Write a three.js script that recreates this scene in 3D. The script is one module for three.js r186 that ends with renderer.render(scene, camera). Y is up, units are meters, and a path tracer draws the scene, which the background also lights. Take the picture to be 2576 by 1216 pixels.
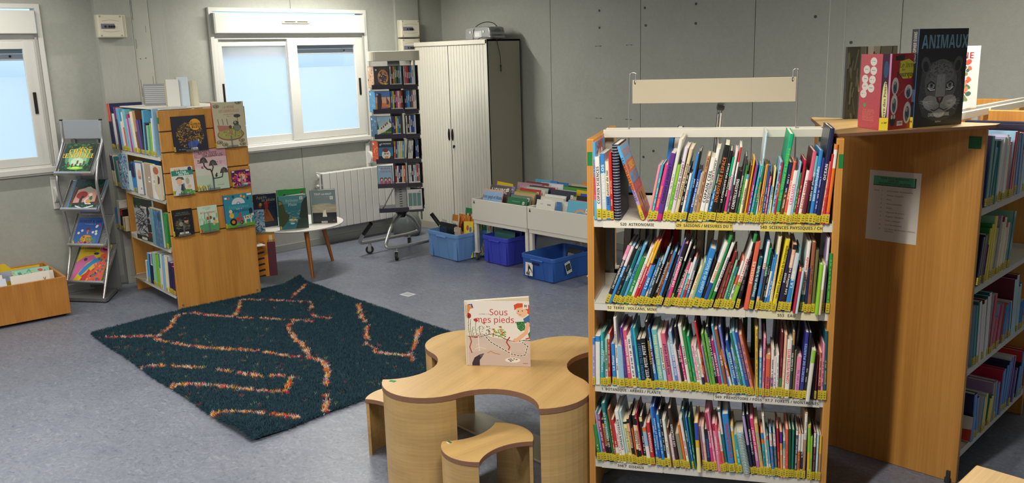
import * as THREE from 'three';
import { mergeGeometries } from 'three/addons/utils/BufferGeometryUtils.js';
import { RoundedBoxGeometry } from 'three/addons/geometries/RoundedBoxGeometry.js';
import { RectAreaLightUniformsLib } from 'three/addons/lights/RectAreaLightUniformsLib.js';

// ---------------------------------------------------------------- camera, sky, light, exposure
const scene = new THREE.Scene();
const camera = new THREE.PerspectiveCamera(31.31, 2576 / 1216, 0.05, 100);
camera.rotation.order = 'YXZ';
camera.position.set(0, 1.8, 0);
camera.rotation.set(-0.2120017, 0.808539, -0.0276081);

const renderer = new THREE.WebGLRenderer({ antialias: true });
renderer.toneMapping = THREE.LinearToneMapping;
renderer.toneMappingExposure = 1.0;
renderer.shadowMap.enabled = true;
RectAreaLightUniformsLib.init();

const SKY_LEVEL = 1.4, LAMP_LEVEL = 460;
{ // a bright, even, slightly blue overcast sky
  const w = 32, h = 64, data = new Float32Array(w * h * 4);
  for (let j = 0; j < h; j++) {
    const up = (j + 0.5) / h * 2 - 1;
    const k = up > 0 ? 0.86 + 0.2 * up : 0.55;
    for (let i = 0; i < w; i++) data.set([0.6 * k * SKY_LEVEL, 0.87 * k * SKY_LEVEL, 1.12 * k * SKY_LEVEL, 1], (j * w + i) * 4);
  }
  const t = new THREE.DataTexture(data, w, h, THREE.RGBAFormat, THREE.FloatType);
  t.mapping = THREE.EquirectangularReflectionMapping; t.magFilter = THREE.LinearFilter; t.needsUpdate = true;
  scene.background = t;
}
// ceiling lamps, fluorescent battens along z: [x, z, strength]; the fittings are built with the ceiling further down
const LAMPS = [[-6.75, -4.35, 0.85], [-6.75, -1.4, 0.34], [-1.33, -4.35, 0.9], [-1.33, -1.4, 1.1], [-4.04, -1.4, 1.0], [-6.75, 1.55, 0.4], [-1.33, 1.55, 0.8], [-4.04, 1.55, 1.2]];

// ---------------------------------------------------------------- helpers
let seed = 12345;
const rnd = () => { seed = (seed * 1664525 + 1013904223) >>> 0; return seed / 4294967296; };
const rr = (a, b) => a + (b - a) * rnd();
const V = (x, y, z) => new THREE.Vector3(x, y, z);
const used = {};
const numbered = (n) => { const k = used[n] = (used[n] ?? -1) + 1; return k ? n + '_' + String(k).padStart(3, '0') : n; };
const plain = (g) => { const r = g.index ? g.toNonIndexed() : g; for (const k of Object.keys(r.attributes)) if (!['position', 'normal', 'uv'].includes(k)) r.deleteAttribute(k); return r; };
const merge = (list) => mergeGeometries(list.map(plain), false);
function box(w, h, d, x = 0, y = 0, z = 0) { // centred box, uv in metres, v along the height (along the depth on top)
  const g = new THREE.BoxGeometry(w, h, d), uv = g.attributes.uv, dims = [[d, h], [d, h], [w, d], [w, d], [w, h], [w, h]];
  for (let f = 0; f < 6; f++) for (let k = 0; k < 4; k++) { const i = f * 4 + k; uv.setXY(i, uv.getX(i) * dims[f][0] + f * 0.37, uv.getY(i) * dims[f][1] + x * 0.31); }
  return g.translate(x, y, z);
}
const span = (x0, x1, y0, y1, z0, z1) => box(x1 - x0, y1 - y0, z1 - z0, (x0 + x1) / 2, (y0 + y1) / 2, (z0 + z1) / 2);
const rbox = (w, h, d, r, x = 0, y = 0, z = 0, s = 2) => new RoundedBoxGeometry(w, h, d, s, r).translate(x, y, z);
const rspan = (x0, x1, y0, y1, z0, z1, r = 0.004) => rbox(x1 - x0, y1 - y0, z1 - z0, r, (x0 + x1) / 2, (y0 + y1) / 2, (z0 + z1) / 2);
const cyl = (r0, r1, h, x = 0, y = 0, z = 0, n = 20) => new THREE.CylinderGeometry(r1, r0, h, n).translate(x, y, z);
const disc = (r, t, axis, x, y, z, n = 16) => { const g = new THREE.CylinderGeometry(r, r, t, n); if (axis === 'x') g.rotateZ(Math.PI / 2); if (axis === 'z') g.rotateX(Math.PI / 2); return g.translate(x, y, z); };
const tube = (pts, r, seg = 40, n = 10, tension = 0.5) => new THREE.TubeGeometry(new THREE.CatmullRomCurve3(pts.map((p) => V(...p)), false, 'catmullrom', tension), seg, r, n, false);
function bent(pts, r, corner = 0.06, n = 12) { // a tube with straight runs and rounded bends
  const P = pts.map((p) => V(...p)), path = new THREE.CurvePath();
  let from = P[0];
  for (let i = 1; i < P.length - 1; i++) {
    const a = P[i].clone().add(P[i - 1].clone().sub(P[i]).setLength(Math.min(corner, P[i].distanceTo(P[i - 1]) * 0.48)));
    const b = P[i].clone().add(P[i + 1].clone().sub(P[i]).setLength(Math.min(corner, P[i].distanceTo(P[i + 1]) * 0.48)));
    path.add(new THREE.LineCurve3(from, a)); path.add(new THREE.QuadraticBezierCurve3(a, P[i], b)); from = b;
  }
  path.add(new THREE.LineCurve3(from, P[P.length - 1]));
  return new THREE.TubeGeometry(path, P.length * 22, r, n, false);
}
function extrude(pts, h, bevel = 0) { // outline in x,z (metres) raised from y = 0 to h
  const s = new THREE.Shape(pts.map(([x, z]) => new THREE.Vector2(x, -z)));
  const g = new THREE.ExtrudeGeometry(s, { depth: h - 2 * bevel, bevelEnabled: bevel > 0, bevelSize: bevel, bevelThickness: bevel, bevelOffset: -bevel, bevelSegments: 2, curveSegments: 12 });
  return g.translate(0, 0, bevel).rotateX(-Math.PI / 2);
}
function mesh(name, geo, mat, parent = scene) {
  const m = new THREE.Mesh(geo, mat);
  m.name = parent === scene ? numbered(name) : name; parent.add(m); return m;
}
function tag(o, label, category, group, kind) {
  if (label) o.userData.label = label; if (category) o.userData.category = category;
  if (group) o.userData.group = group; if (kind) o.userData.kind = kind; return o;
}
function thing(name, label, category, pos = [0, 0, 0], turn = 0, group) {
  const o = new THREE.Group(); o.name = numbered(name); o.position.set(...pos); o.rotation.y = turn; scene.add(o);
  return tag(o, label, category, group);
}
const solid = (name, geo, mat, label, category, group) => tag(mesh(name, geo, mat), label, category, group);
const deg = (a) => a * Math.PI / 180;
const ORD = (n) => n + (n % 100 > 10 && n % 100 < 14 ? 'th' : ['th', 'st', 'nd', 'rd'][n % 10] ?? 'th');

// ---------------------------------------------------------------- colours and materials
const C = {
  white: '#e9e8e4', offwhite: '#dcdbd2', pale: '#cfd6de', lilacwhite: '#d9d3e4', pinkwhite: '#eadbe0', cream: '#ecdfc0', paleyellow: '#eadf9a', beige: '#d9c79f', stone: '#b9ae9f', tan: '#b58d5e', sand: '#d9b765', khaki: '#8d8f78',
  black: '#17161a', ink: '#141b2b', charcoal: '#3f4247', slate: '#4b6473', grey: '#8c8c90', navy: '#1c2450', indigo: '#33358c', royal: '#2450a8', blue: '#2a50b5', azure: '#2f86cf', skyblue: '#5aaede', lightblue: '#93bfe0', iceblue: '#b9dbe8',
  periwinkle: '#6f7fd0', turquoise: '#35aebb', aqua: '#6dbcc4', petrol: '#10596b', teal: '#1f7f86', tealgreen: '#1b7a66', darkgreen: '#145239', green: '#2f8f45', grass: '#74b452', lime: '#8dc63a', mint: '#8fd0ae', sage: '#8fae8a', emerald: '#12a878', olive: '#6d6c45',
  yellow: '#e3cf1e', gold: '#e9b52a', mustard: '#d8b13d', orange: '#e8781f', apricot: '#eb9a55', peach: '#f0b99b', coral: '#e2644a', salmon: '#e28b79', rust: '#b9531d', red: '#cc2a2c', crimson: '#b8203f', darkred: '#8c1a24', maroon: '#6a1f2f', brown: '#6e4526', darkbrown: '#39241f', sienna: '#9a5c3f',
  pink: '#e98fb0', rose: '#d9607e', hotpink: '#e23d85', magenta: '#c2247a', darkrose: '#a63b5c', orchid: '#c272b0', mauve: '#a585ad', lilac: '#b79fd3', lavender: '#b3b4dd', violet: '#6a5fb8', purple: '#5c3191',
};
const mats = {};
function M(color, rough = 0.6, o = {}) {
  const k = color + rough + JSON.stringify(o);
  return mats[k] ??= new (o.transmission || o.clearcoat ? THREE.MeshPhysicalMaterial : THREE.MeshStandardMaterial)({ color: C[color] ?? color, roughness: rough, ...o });
}
function hash(x, y, s = 0) { let h = (x * 374761393 + y * 668265263 + s * 2147483647) | 0; h = Math.imul(h ^ (h >>> 13), 1274126177); return ((h ^ (h >>> 16)) >>> 0) / 4294967296; }
function noise(x, y, px, py, s) { // value noise that repeats after px, py cells
  const x0 = Math.floor(x), y0 = Math.floor(y), f = x - x0, g = y - y0, u = f * f * (3 - 2 * f), v = g * g * (3 - 2 * g), m = (a, n) => ((a % n) + n) % n;
  const a = hash(m(x0, px), m(y0, py), s), b = hash(m(x0 + 1, px), m(y0, py), s), c = hash(m(x0, px), m(y0 + 1, py), s), d = hash(m(x0 + 1, px), m(y0 + 1, py), s);
  return a + (b - a) * u + (c - a) * v + (a - b - c + d) * u * v;
}
function texture(w, h, fn, metresX, metresY = metresX, srgb = true) {
  const data = new Uint8Array(w * h * 4);
  for (let j = 0; j < h; j++) for (let i = 0; i < w; i++) { const c = fn(i / w, j / h), o = (j * w + i) * 4; data[o] = Math.max(0, Math.min(255, c[0])); data[o + 1] = Math.max(0, Math.min(255, c[1])); data[o + 2] = Math.max(0, Math.min(255, c[2])); data[o + 3] = 255; }
  const t = new THREE.DataTexture(data, w, h); t.wrapS = t.wrapT = THREE.RepeatWrapping; t.magFilter = THREE.LinearFilter; if (srgb) t.colorSpace = THREE.SRGBColorSpace;
  t.repeat.set(1 / metresX, 1 / metresY); t.needsUpdate = true; return t;
}
function woodTexture(base, amount, s) {
  return texture(512, 512, (u, v) => {
    const warp = noise(u * 6, v * 2, 6, 2, s) * 0.35;
    const grain = noise(u * 190, v * 5, 190, 5, s + 1) * 0.5 + noise(u * 60, v * 3, 60, 3, s + 2) * 0.35, figure = noise((u + warp * 0.06) * 14, v * 2, 14, 2, s + 3);
    const fleck = noise(u * 256, v * 34, 256, 34, s + 4) > 0.86 ? -7 : 0;
    const k = amount * ((grain - 0.42) * 26 + (figure - 0.5) * 20) + fleck * amount;
    return [base[0] + k, base[1] + k * 0.92, base[2] + k * 0.75];
  }, 0.75, 1.5);
}
const beechTex = woodTexture([198, 141, 68], 1, 11), birchTex = woodTexture([190, 157, 103], 0.8, 21), boxTex = woodTexture([190, 128, 56], 0.9, 31);
const beech = new THREE.MeshStandardMaterial({ map: beechTex, roughness: 0.42 });
const birch = new THREE.MeshStandardMaterial({ map: birchTex, roughness: 0.36 });
const binWood = new THREE.MeshStandardMaterial({ map: boxTex, roughness: 0.5 });
const plyEdge = new THREE.MeshStandardMaterial({ roughness: 0.6, map: texture(64, 128, (u, v) => { const k = Math.sin(v * Math.PI * 2 * 6) * 14 + noise(u * 16, v * 64, 16, 64, 5) * 16; return [124 + k, 88 + k, 66 + k]; }, 0.2, 0.024) });
const legWood = M('#b9702f', 0.5);
const tray = M('#d6d4cc', 0.5), enamel = M('#dedcd2', 0.5), pvc = M('#d8dad8', 0.45), steel = M('#c4c6c8', 0.28, { metalness: 0.9 }), greySteel = M('#8f9296', 0.45, { metalness: 0.6 }), blackPlastic = M('#151516', 0.45), rubber = M('#232325', 0.7);
const paper = M('#e6e0d2', 0.85), bluish = M('#d9d5c9', 0.8);
const smoke = M('#6c6a7c', 0.12, { transmission: 0.62, thickness: 0, ior: 1.45 });
// ---------------------------------------------------------------- the room
const XW = -7.45, ZB = -6.15, XR = 3.6, ZF = 3.6, HC = 2.62;
const floorMap = texture(2048, 2048, (u, v) => {
  const fine = noise(u * 512, v * 512, 512, 512, 1), mid = noise(u * 180 + noise(u * 60, v * 60, 60, 60, 2) * 6, v * 180, 180, 180, 3), big = noise(u * 12, v * 12, 12, 12, 4), blot = noise(u * 90 + noise(u * 40, v * 40, 40, 40, 9) * 4, v * 60, 90, 60, 5);
  let k = (fine - 0.5) * 13 + (mid - 0.5) * 16 + (big - 0.5) * 8;
  const fleck = noise(u * 130 + big * 3, v * 300, 130, 300, 6); // short dark flecks
  if (fleck > 0.8) k -= (fleck - 0.8) * 110;
  if (blot > 0.82) k -= (blot - 0.82) * 60;
  if (mid > 0.86) k += 7;
  return [120 + k, 127 + k, 144 + k * 0.95];
}, 2.4);
const floorMat = new THREE.MeshStandardMaterial({ map: floorMap, roughness: 0.38, bumpMap: floorMap, bumpScale: 0.0004 });
const wallMap = texture(512, 512, (u, v) => { const k = (noise(u * 256, v * 256, 256, 256, 41) - 0.5) * 8 + (noise(u * 40, v * 40, 40, 40, 42) - 0.5) * 5 + (noise(u * 5, v * 5, 5, 5, 43) - 0.5) * 5; return [171 + k, 175 + k, 170 + k]; }, 0.9);
const wallMat = new THREE.MeshStandardMaterial({ map: wallMap, roughness: 0.62, bumpMap: wallMap, bumpScale: 0.0006 });
const structure = (name, geo, mat, parent) => { const m = mesh(name, geo, mat, parent); if (!parent || parent === scene) m.userData.kind = 'structure'; return m; };
structure('floor', span(XW - 0.15, XR + 0.15, -0.12, 0, ZB - 0.15, ZF + 0.15), floorMat);
structure('ceiling', span(XW - 0.15, XR + 0.15, HC, HC + 0.12, ZB - 0.15, ZF + 0.15), M('#c9cac6', 0.85));
// back wall: boards on a backing, joints left open between them
const wallBack = structure('wall_back', span(XW - 0.15, XR + 0.15, 0, HC, ZB - 0.15, ZB - 0.012), M('#4d4f4d', 0.9));
{
  const joints = [XW, -5.83, -4.755, -3.645, -2.52, -1.42, -0.3, 0.8, 1.9, 3.0, XR];
  for (let i = 0; i + 1 < joints.length; i++) structure('wall_panel', span(joints[i] + (i ? 0.003 : 0), joints[i + 1] - 0.003, 0, HC, ZB - 0.014, ZB), wallMat, wallBack);
  structure('cover_strip', rspan(-3.035, -2.925, 0, HC, ZB, ZB + 0.006, 0.003), wallMat, wallBack);
  structure('cover_strip_bead', span(-3.043, -3.035, 0, HC, ZB, ZB + 0.004), M('#c9ccc6', 0.6), wallBack);
  structure('cover_strip_bead', span(-2.925, -2.917, 0, HC, ZB, ZB + 0.004), M('#b9bcb6', 0.6), wallBack);
  for (const [x, y] of [[-5.22, 2.177], [-4.71, 2.173], [-5.22, 2.028], [-4.70, 2.026], [-4.19, 2.175], [-3.15, 2.022], [-4.607, 0.949], [-4.716, 0.889], [-2.87, 1.829], [-4.19, 2.02]]) {
    structure('wall_screw', merge([disc(0.011, 0.004, 'z', x, y, ZB + 0.001), disc(0.005, 0.003, 'z', x, y, ZB + 0.003)]), M('#4a4c4b', 0.5), wallBack);
  }
  for (const [x, y] of [[-5.235, 1.868], [-4.88, 1.868], [-5.235, 1.217], [-4.885, 1.217]]) for (let k = 0; k < 3; k++) structure('scuff_mark', span(x - 0.036 + k * 0.026, x - 0.016 + k * 0.026, y - 0.005 + (k % 2) * 0.003, y + 0.001, ZB, ZB + 0.0012), M('#505350', 0.8), wallBack);
}
structure('wall_right', span(XR, XR + 0.15, 0, HC, ZB, ZF), wallMat);
structure('wall_front', span(XW, XR, 0, HC, ZF, ZF + 0.15), wallMat);
// window wall with three openings
const WINDOW_Z = [-4.325, -1.325, 1.675];
{
  const s = new THREE.Shape([[ZB - 0.15, 0], [ZF + 0.15, 0], [ZF + 0.15, HC], [ZB - 0.15, HC]].map((p) => new THREE.Vector2(-p[0], p[1])));
  for (const z of WINDOW_Z) s.holes.push(new THREE.Path([[z - 0.8, 1.0], [z + 0.8, 1.0], [z + 0.8, 2.27], [z - 0.8, 2.27]].map((p) => new THREE.Vector2(-p[0], p[1]))));
  const g = new THREE.ExtrudeGeometry(s, { depth: 0.13, bevelEnabled: false });
  const wallLeft = structure('wall_left', g.rotateY(Math.PI / 2).translate(XW - 0.13, 0, 0), wallMat);
  for (const z of WINDOW_Z) for (const [y0, y1] of [[0, 0.985], [2.287, HC]]) structure('panel_joint', span(XW - 0.001, XW + 0.0012, y0, y1, z - 0.002, z + 0.002), M('#5f625f', 0.9), wallLeft);
  structure('baseboard_left', rspan(XW, XW + 0.012, 0, 0.07, ZB + 0.05, ZF, 0.004), M('#9a9d9b', 0.6));
  structure('baseboard_back', rspan(XW + 0.02, XR, 0, 0.07, ZB, ZB + 0.012, 0.004), M('#9a9d9b', 0.6));
  // boxed posts where the building modules meet
  [-2.83, -5.72, 0.16].forEach((zc, i) => {
    const p = new THREE.Group(); p.name = 'trim_' + (i + 1); p.userData.kind = 'structure'; p.position.set(XW, 0, zc); scene.add(p);
    if (i === 1) { mesh('boxing_panel', rspan(0, 0.035, 0, HC, -0.09, 0.21, 0.003), wallMat, p); return; }
    mesh('boxing_panel', rspan(0, 0.075, 0, HC, 0.012, 0.29, 0.003), wallMat, p);
    mesh('boxing_panel', rspan(0, 0.062, 0, HC, -0.135, 0.006, 0.003), M('#b4b7b0', 0.6), p);
    mesh('boxing_panel', rspan(0, 0.05, 0, HC, -0.262, -0.141, 0.003), wallMat, p);
    for (const [y, z] of [[1.86, -0.03], [1.865, -0.075], [1.33, -0.03], [1.332, -0.08]]) mesh('wall_screw', disc(0.004, 0.003, 'x', 0.063, y, z), M('#4b4d4b', 0.6), p);
    for (const [y, z, l] of [[2.25, -0.005, 0.16], [1.98, -0.01, 0.08], [1.62, -0.012, 0.14], [1.52, -0.02, 0.2], [1.66, -0.115, 0.11], [2.1, -0.1, 0.05]]) mesh('paint_crack', span(0.0615, 0.0628, y - l / 2, y + l / 2, z - 0.0014, z + 0.0014), M('#6a6c68', 0.9), p);
  });
}
const frosted = M('#ffffff', 0.95, { transmission: 1, thickness: 0, ior: 1.45 }), clear = M('#ffffff', 0.02, { transmission: 1, thickness: 0, ior: 1.45 });
WINDOW_Z.forEach((zc, i) => {
  const w = new THREE.Group(); w.name = 'window_' + (i + 1); w.userData.kind = 'structure'; w.position.set(XW, 0, zc); scene.add(w);
  const ring = (z0, z1, y0, y1, t, x0, x1, r = 0.004) => merge([rspan(x0, x1, y0, y1, z0, z0 + t, r), rspan(x0, x1, y0, y1, z1 - t, z1, r), rspan(x0, x1 - 0.0006, y1 - t, y1 - 0.0006, z0 + t * 0.9, z1 - t * 0.9, r), rspan(x0, x1 - 0.0006, y0 + 0.0006, y0 + t, z0 + t * 0.9, z1 - t * 0.9, r)]);
  mesh('window_frame', ring(-0.826, 0.826, 0.985, 2.288, 0.036, -0.02, 0.032), pvc, w);
  mesh('fixed_frame', merge([rspan(-0.09, 0.015, 2.012, 2.07, -0.79, 0.79), rspan(-0.09, 0.015, 1.03, 1.062, -0.79, 0.79), rspan(-0.089, 0.014, 1.06, 2.014, -0.789, -0.757), rspan(-0.089, 0.014, 1.06, 2.014, 0.75, 0.789)]), pvc, w);
  mesh('window_sill', rspan(-0.02, 0.05, 1.0, 1.045, -0.79, 0.79, 0.006), pvc, w);
  const sash = (z0, z1, x, tz) => { // [z0, z1] with the glass tz in from each side
    const g = merge([rspan(x - 0.03, x, 1.062, 2.012, z0, z0 + tz[0]), rspan(x - 0.03, x, 1.062, 2.012, z1 - tz[1], z1), rspan(x - 0.029, x - 0.0008, 1.952, 2.0112, z0 + tz[0] - 0.006, z1 - tz[1] + 0.006), rspan(x - 0.029, x - 0.0008, 1.0628, 1.13, z0 + tz[0] - 0.006, z1 - tz[1] + 0.006)]);
    return mesh('sash', g, pvc, w);
  };
  const left = sash(0.045, 0.752, -0.015, [0.028, 0.045]), right = sash(-0.758, 0.07, 0.018, [0.085, 0.1]);
  mesh('pane', span(-0.032, -0.03, 1.125, 1.955, 0.07, 0.71), frosted, left);
  mesh('pane', span(0.0, 0.002, 1.125, 1.745, -0.68, -0.025), frosted, right);
  mesh('pane', span(0.0, 0.002, 1.745, 1.955, -0.68, -0.025), clear, right);
  mesh('handle', rspan(-0.015, -0.008, 1.46, 1.625, 0.718, 0.742, 0.003), blackPlastic, left);
  mesh('handle', rspan(0.018, 0.026, 1.46, 1.625, -0.722, -0.698, 0.003), blackPlastic, right);
  const shutter = new THREE.Group(); shutter.name = 'roller_shutter'; w.add(shutter);
  mesh('slat', rspan(-0.082, -0.07, 1.868, 1.918, -0.76, 0.76, 0.003), M('#b5bcc4', 0.6), shutter);
  mesh('slat', rspan(-0.082, -0.07, 1.92, 1.972, -0.76, 0.76, 0.003), M('#8f979f', 0.6), shutter);
  for (const z of [0.66, -0.6]) mesh('stop', disc(0.009, 0.012, 'x', -0.066, 1.9, z, 10), blackPlastic, shutter);
  const rb = mesh('roller_box', rspan(0.0, 0.075, 2.064, 2.236, -0.775, 0.79, 0.006), pvc, w);
  mesh('end_cap', rspan(0.0, 0.078, 2.062, 2.238, 0.787, 0.806, 0.004), M('#a5a8a7', 0.5), rb);
  mesh('vent', merge([rspan(0.074, 0.088, 2.148, 2.182, -0.145, 0.145, 0.006)]), M('#c9bfa6', 0.5), rb);
  mesh('vent_slot', merge([span(0.086, 0.0888, 2.161, 2.169, -0.12, -0.01), span(0.086, 0.0888, 2.161, 2.169, 0.01, 0.12)]), M('#2b2924', 0.8), rb);
  mesh('strap', span(0.036, 0.038, 0.97, 2.22, -0.775, -0.76), M('#a9aaa6', 0.8), w);
  mesh('strap_guide', rspan(0.03, 0.05, 2.2, 2.24, -0.783, -0.752, 0.004), M('#9d9d9a', 0.5), w);
  mesh('strap_winder', merge([rspan(0, 0.022, 0.70, 0.965, -0.783, -0.735, 0.008), disc(0.06, 0.035, 'z', 0.03, 0.82, -0.76, 20)]), pvc, w);
});
// ceiling lamps: fluorescent battens, two columns, one pair to each module of the building
LAMPS.forEach(([x, z, k], i) => {
  const t = thing('ceiling_lamp', `white fluorescent batten on the ceiling, ${['by the tall cabinet', 'by the brochure rack', 'above the aisle bookcase', 'between the play table and the low table', 'above the dark rug', 'over the entrance end by the windows', 'over the entrance end of the aisle', 'over the middle of the entrance end'][i]}`, 'ceiling lamp', [x, HC, z]);
  mesh('lamp_housing', rspan(-0.035, 0.035, -0.05, 0, -0.64, 0.64, 0.006), M('#d8d9d6', 0.5), t);
  mesh('lamp_tube', new THREE.CylinderGeometry(0.013, 0.013, 1.2, 14).rotateX(Math.PI / 2).translate(0, -0.068, 0), M('#ffffff', 0.6, { emissive: new THREE.Color(1, 0.93, 0.8).multiplyScalar(2.5) }), t);
  for (const s of [-1, 1]) mesh('tube_holder', rspan(-0.014, 0.014, -0.085, -0.045, s * 0.61 - 0.012, s * 0.61 + 0.012, 0.003), M('#e4e4e0', 0.5), t);
  const l = new THREE.RectAreaLight(new THREE.Color(1, 0.93, 0.8), LAMP_LEVEL * k, 0.03, 1.2);
  l.name = 'lamp_light'; l.rotation.x = -Math.PI / 2; l.position.set(0, -0.084, 0); t.add(l);
});
// ---------------------------------------------------------------- print: two kinds of atlas, spines and pictures
const canvases = [];
function newAtlas(size = 2048, bg = '#888') {
  const c = document.createElement('canvas'); c.width = c.height = size;
  const x = c.getContext('2d'); x.fillStyle = bg; x.fillRect(0, 0, size, size);
  const a = { c, x, size, cx: 1, cy: 1, rowH: 0 }; canvases.push(a);
  a.tex = new THREE.CanvasTexture(c); a.tex.colorSpace = THREE.SRGBColorSpace; a.tex.magFilter = THREE.LinearFilter;
  a.mat = new THREE.MeshPhysicalMaterial({ map: a.tex, roughness: 0.42, clearcoat: 0.35, clearcoatRoughness: 0.22 });
  a.matte = new THREE.MeshStandardMaterial({ map: a.tex, roughness: 0.75 });
  return a;
}
function alloc(a, w, h) {
  if (a.cx + w + 2 > a.size) { a.cx = 1; a.cy += a.rowH + 2; a.rowH = 0; }
  if (a.cy + h + 1 > a.size) return null;
  const r = { a, x: a.cx, y: a.cy, w, h }; a.cx += w + 2; a.rowH = Math.max(a.rowH, h); return r;
}
const uvOf = (r) => [(r.x + 0.5) / r.a.size, 1 - (r.y + r.h - 0.5) / r.a.size, (r.x + r.w - 0.5) / r.a.size, 1 - (r.y + 0.5) / r.a.size]; // u0 v0 u1 v1
const spineAtlas = newAtlas(), otherSpines = newAtlas(1024);
let picAtlas = [newAtlas(), newAtlas()];
const hex = (c) => C[c] ?? c;
function shade(c, k) { const t = new THREE.Color(hex(c)); const h = {}; t.getHSL(h); t.setHSL((h.h + k[0] + 1) % 1, Math.min(1, h.s * k[1]), Math.min(0.97, h.l * k[2])); return '#' + t.getHexString(); }
// spec: colour>.3>colour ... from the top down | lettering | colour of the lettering
function parseSpec(spec) {
  const [body, text, ink] = spec.split('|'), [bands, flag] = body.split('*'), p = bands.split('>'), list = [];
  for (let i = 0; i < p.length; i += 2) list.push([p[i], p[i + 1] ? Number('0' + p[i + 1]) : 1]);
  return { list, text: text || '', ink: ink || 'white', flag };
}
function spineCell(atlas, w, h, s) {
  const cw = Math.max(9, Math.round(w * 2200)), ch = 252, r = alloc(atlas, cw, ch) ?? alloc(spineAtlas, cw, ch), x = r.a.x;
  x.save(); x.beginPath(); x.rect(r.x - 1, r.y - 1, cw + 2, ch + 2); x.clip();
  let from = 0;
  for (const [c, to] of s.list) { x.fillStyle = hex(c); x.fillRect(r.x - 1, r.y - 1 + from * ch, cw + 2, (to - from) * ch + 3); from = to; }
  for (let k = 0; k < 26; k++) { x.fillStyle = rnd() > 0.5 ? 'rgba(255,255,255,0.05)' : 'rgba(0,0,0,0.05)'; x.fillRect(r.x + rnd() * cw, r.y + rnd() * ch, 1 + rnd() * 3, 2 + rnd() * 16); }
  x.translate(r.x + cw / 2, r.y + ch / 2); x.rotate(-Math.PI / 2); x.scale(ch / (h * 1000), cw / (w * 1000));
  const L = h * 1000, W = w * 1000; // millimetres
  x.textBaseline = 'middle'; x.fillStyle = hex(s.ink);
  if (s.text === '~') { // too small to read
    const n = 2 + Math.floor(rnd() * 3); let at = -L * rr(0.2, 0.34);
    for (let k = 0; k < n; k++) { const l = L * rr(0.07, 0.2); for (let q = 0; q < l; q += 4.2) if (rnd() > 0.12) x.fillRect(at + q, -W * 0.2 + rnd() * W * 0.06, 2.6, W * rr(0.28, 0.4)); at += l + L * 0.05; }
  } else if (s.text) {
    const long = L * 0.74; let size = Math.min(W * 0.78, 40);
    x.font = `bold ${size}px sans-serif`; const wide = x.measureText(s.text).width;
    const sx = wide > long ? long / wide : Math.min(1.5, long * 0.8 / wide);
    x.scale(sx, 1); x.textAlign = 'center'; x.fillText(s.text, L * 0.05 / sx, 0);
  }
  x.restore();
  return uvOf(r);
}
function picture(w, h, draw, px = 300) { // a printed picture: draw(p) works in a frame 100 wide, 100 h / w high
  const cw = Math.round(px), ch = Math.round(px * h / w);
  let r = alloc(picAtlas[0], cw, ch) ?? alloc(picAtlas[1], cw, ch);
  const x = r.a.x; x.save(); x.beginPath(); x.rect(r.x - 1, r.y - 1, cw + 2, ch + 2); x.clip(); x.translate(r.x, r.y); x.scale(cw / 100, cw / 100);
  const H = 100 * h / w;
  const p = {
    x, H,
    bg: (c) => { x.fillStyle = hex(c); x.fillRect(-1, -1, 102, H + 2); return p; },
    rect: (a, b, c, d, col) => { x.fillStyle = hex(col); x.fillRect(a, b, c, d); return p; },
    oval: (a, b, rx, ry, col, turn = 0) => { x.fillStyle = hex(col); x.beginPath(); x.ellipse(a, b, rx, ry ?? rx, turn, 0, 7); x.fill(); return p; },
    poly: (pts, col) => { x.fillStyle = hex(col); x.beginPath(); pts.forEach(([a, b], i) => i ? x.lineTo(a, b) : x.moveTo(a, b)); x.fill(); return p; },
    line: (pts, col, wd = 1, dash) => { x.strokeStyle = hex(col); x.lineWidth = wd; x.lineCap = 'round'; x.lineJoin = 'round'; x.setLineDash(dash || []); x.beginPath(); pts.forEach(([a, b], i) => i ? x.lineTo(a, b) : x.moveTo(a, b)); x.stroke(); x.setLineDash([]); return p; },
    text: (s, a, b, size, col, font = 'bold', fam = 'sans-serif', align = 'center', turn = 0, sx = 1) => { x.save(); x.translate(a, b); x.rotate(turn); x.scale(sx * size / 40, size / 40); x.fillStyle = hex(col); x.font = `${font} 40px ${fam}`; x.textAlign = align; x.textBaseline = 'middle'; x.fillText(s, 0, 0); x.restore(); return p; },
    fine: (a, b, l, hgt, col) => { x.fillStyle = hex(col); for (let q = 0; q < l; q += hgt * 0.8) if (rnd() > 0.15) x.fillRect(a + q, b + rnd() * hgt * 0.2, hgt * 0.5, hgt * (0.6 + 0.3 * rnd())); return p; },
    many: (n, f) => { for (let k = 0; k < n; k++) f(k); return p; },
    code: (a, b, l, t) => { p.rect(a, b, l, t, '#efeee8'); for (let q = a + l * 0.08; q < a + l * 0.92; q += l * 0.03) if (rnd() > 0.4) p.rect(q, b + t * 0.2, l * 0.018, t * 0.5, '#222'); return p; },
    tag: (a, b, s, ch2) => { p.rect(a, b, s, s * 1.1, '#f1f0ec'); p.text(ch2, a + s / 2, b + s * 0.57, s * 0.8, '#111'); return p; },
  };
  draw(p); x.restore();
  return { uv: uvOf(r), mat: r.a.mat, matte: r.a.matte, cell: r };
}
function board(w, h, t, pic, x = 0, y = 0, z = 0) { // thin board with the picture on its +z face
  const g = box(w, h, t, x, y, z), uv = g.attributes.uv, [u0, v0, u1, v1] = pic.uv;
  for (let i = 0; i < 24; i++) {
    const f = Math.floor(i / 4), k = i % 4, fx = k % 2, fy = 1 - Math.floor(k / 2);
    if (f === 4) uv.setXY(i, u0 + (u1 - u0) * fx, v0 + (v1 - v0) * fy); else uv.setXY(i, u0 + (u1 - u0) * 0.03, v0 + (v1 - v0) * 0.5);
  }
  return g;
}

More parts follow.
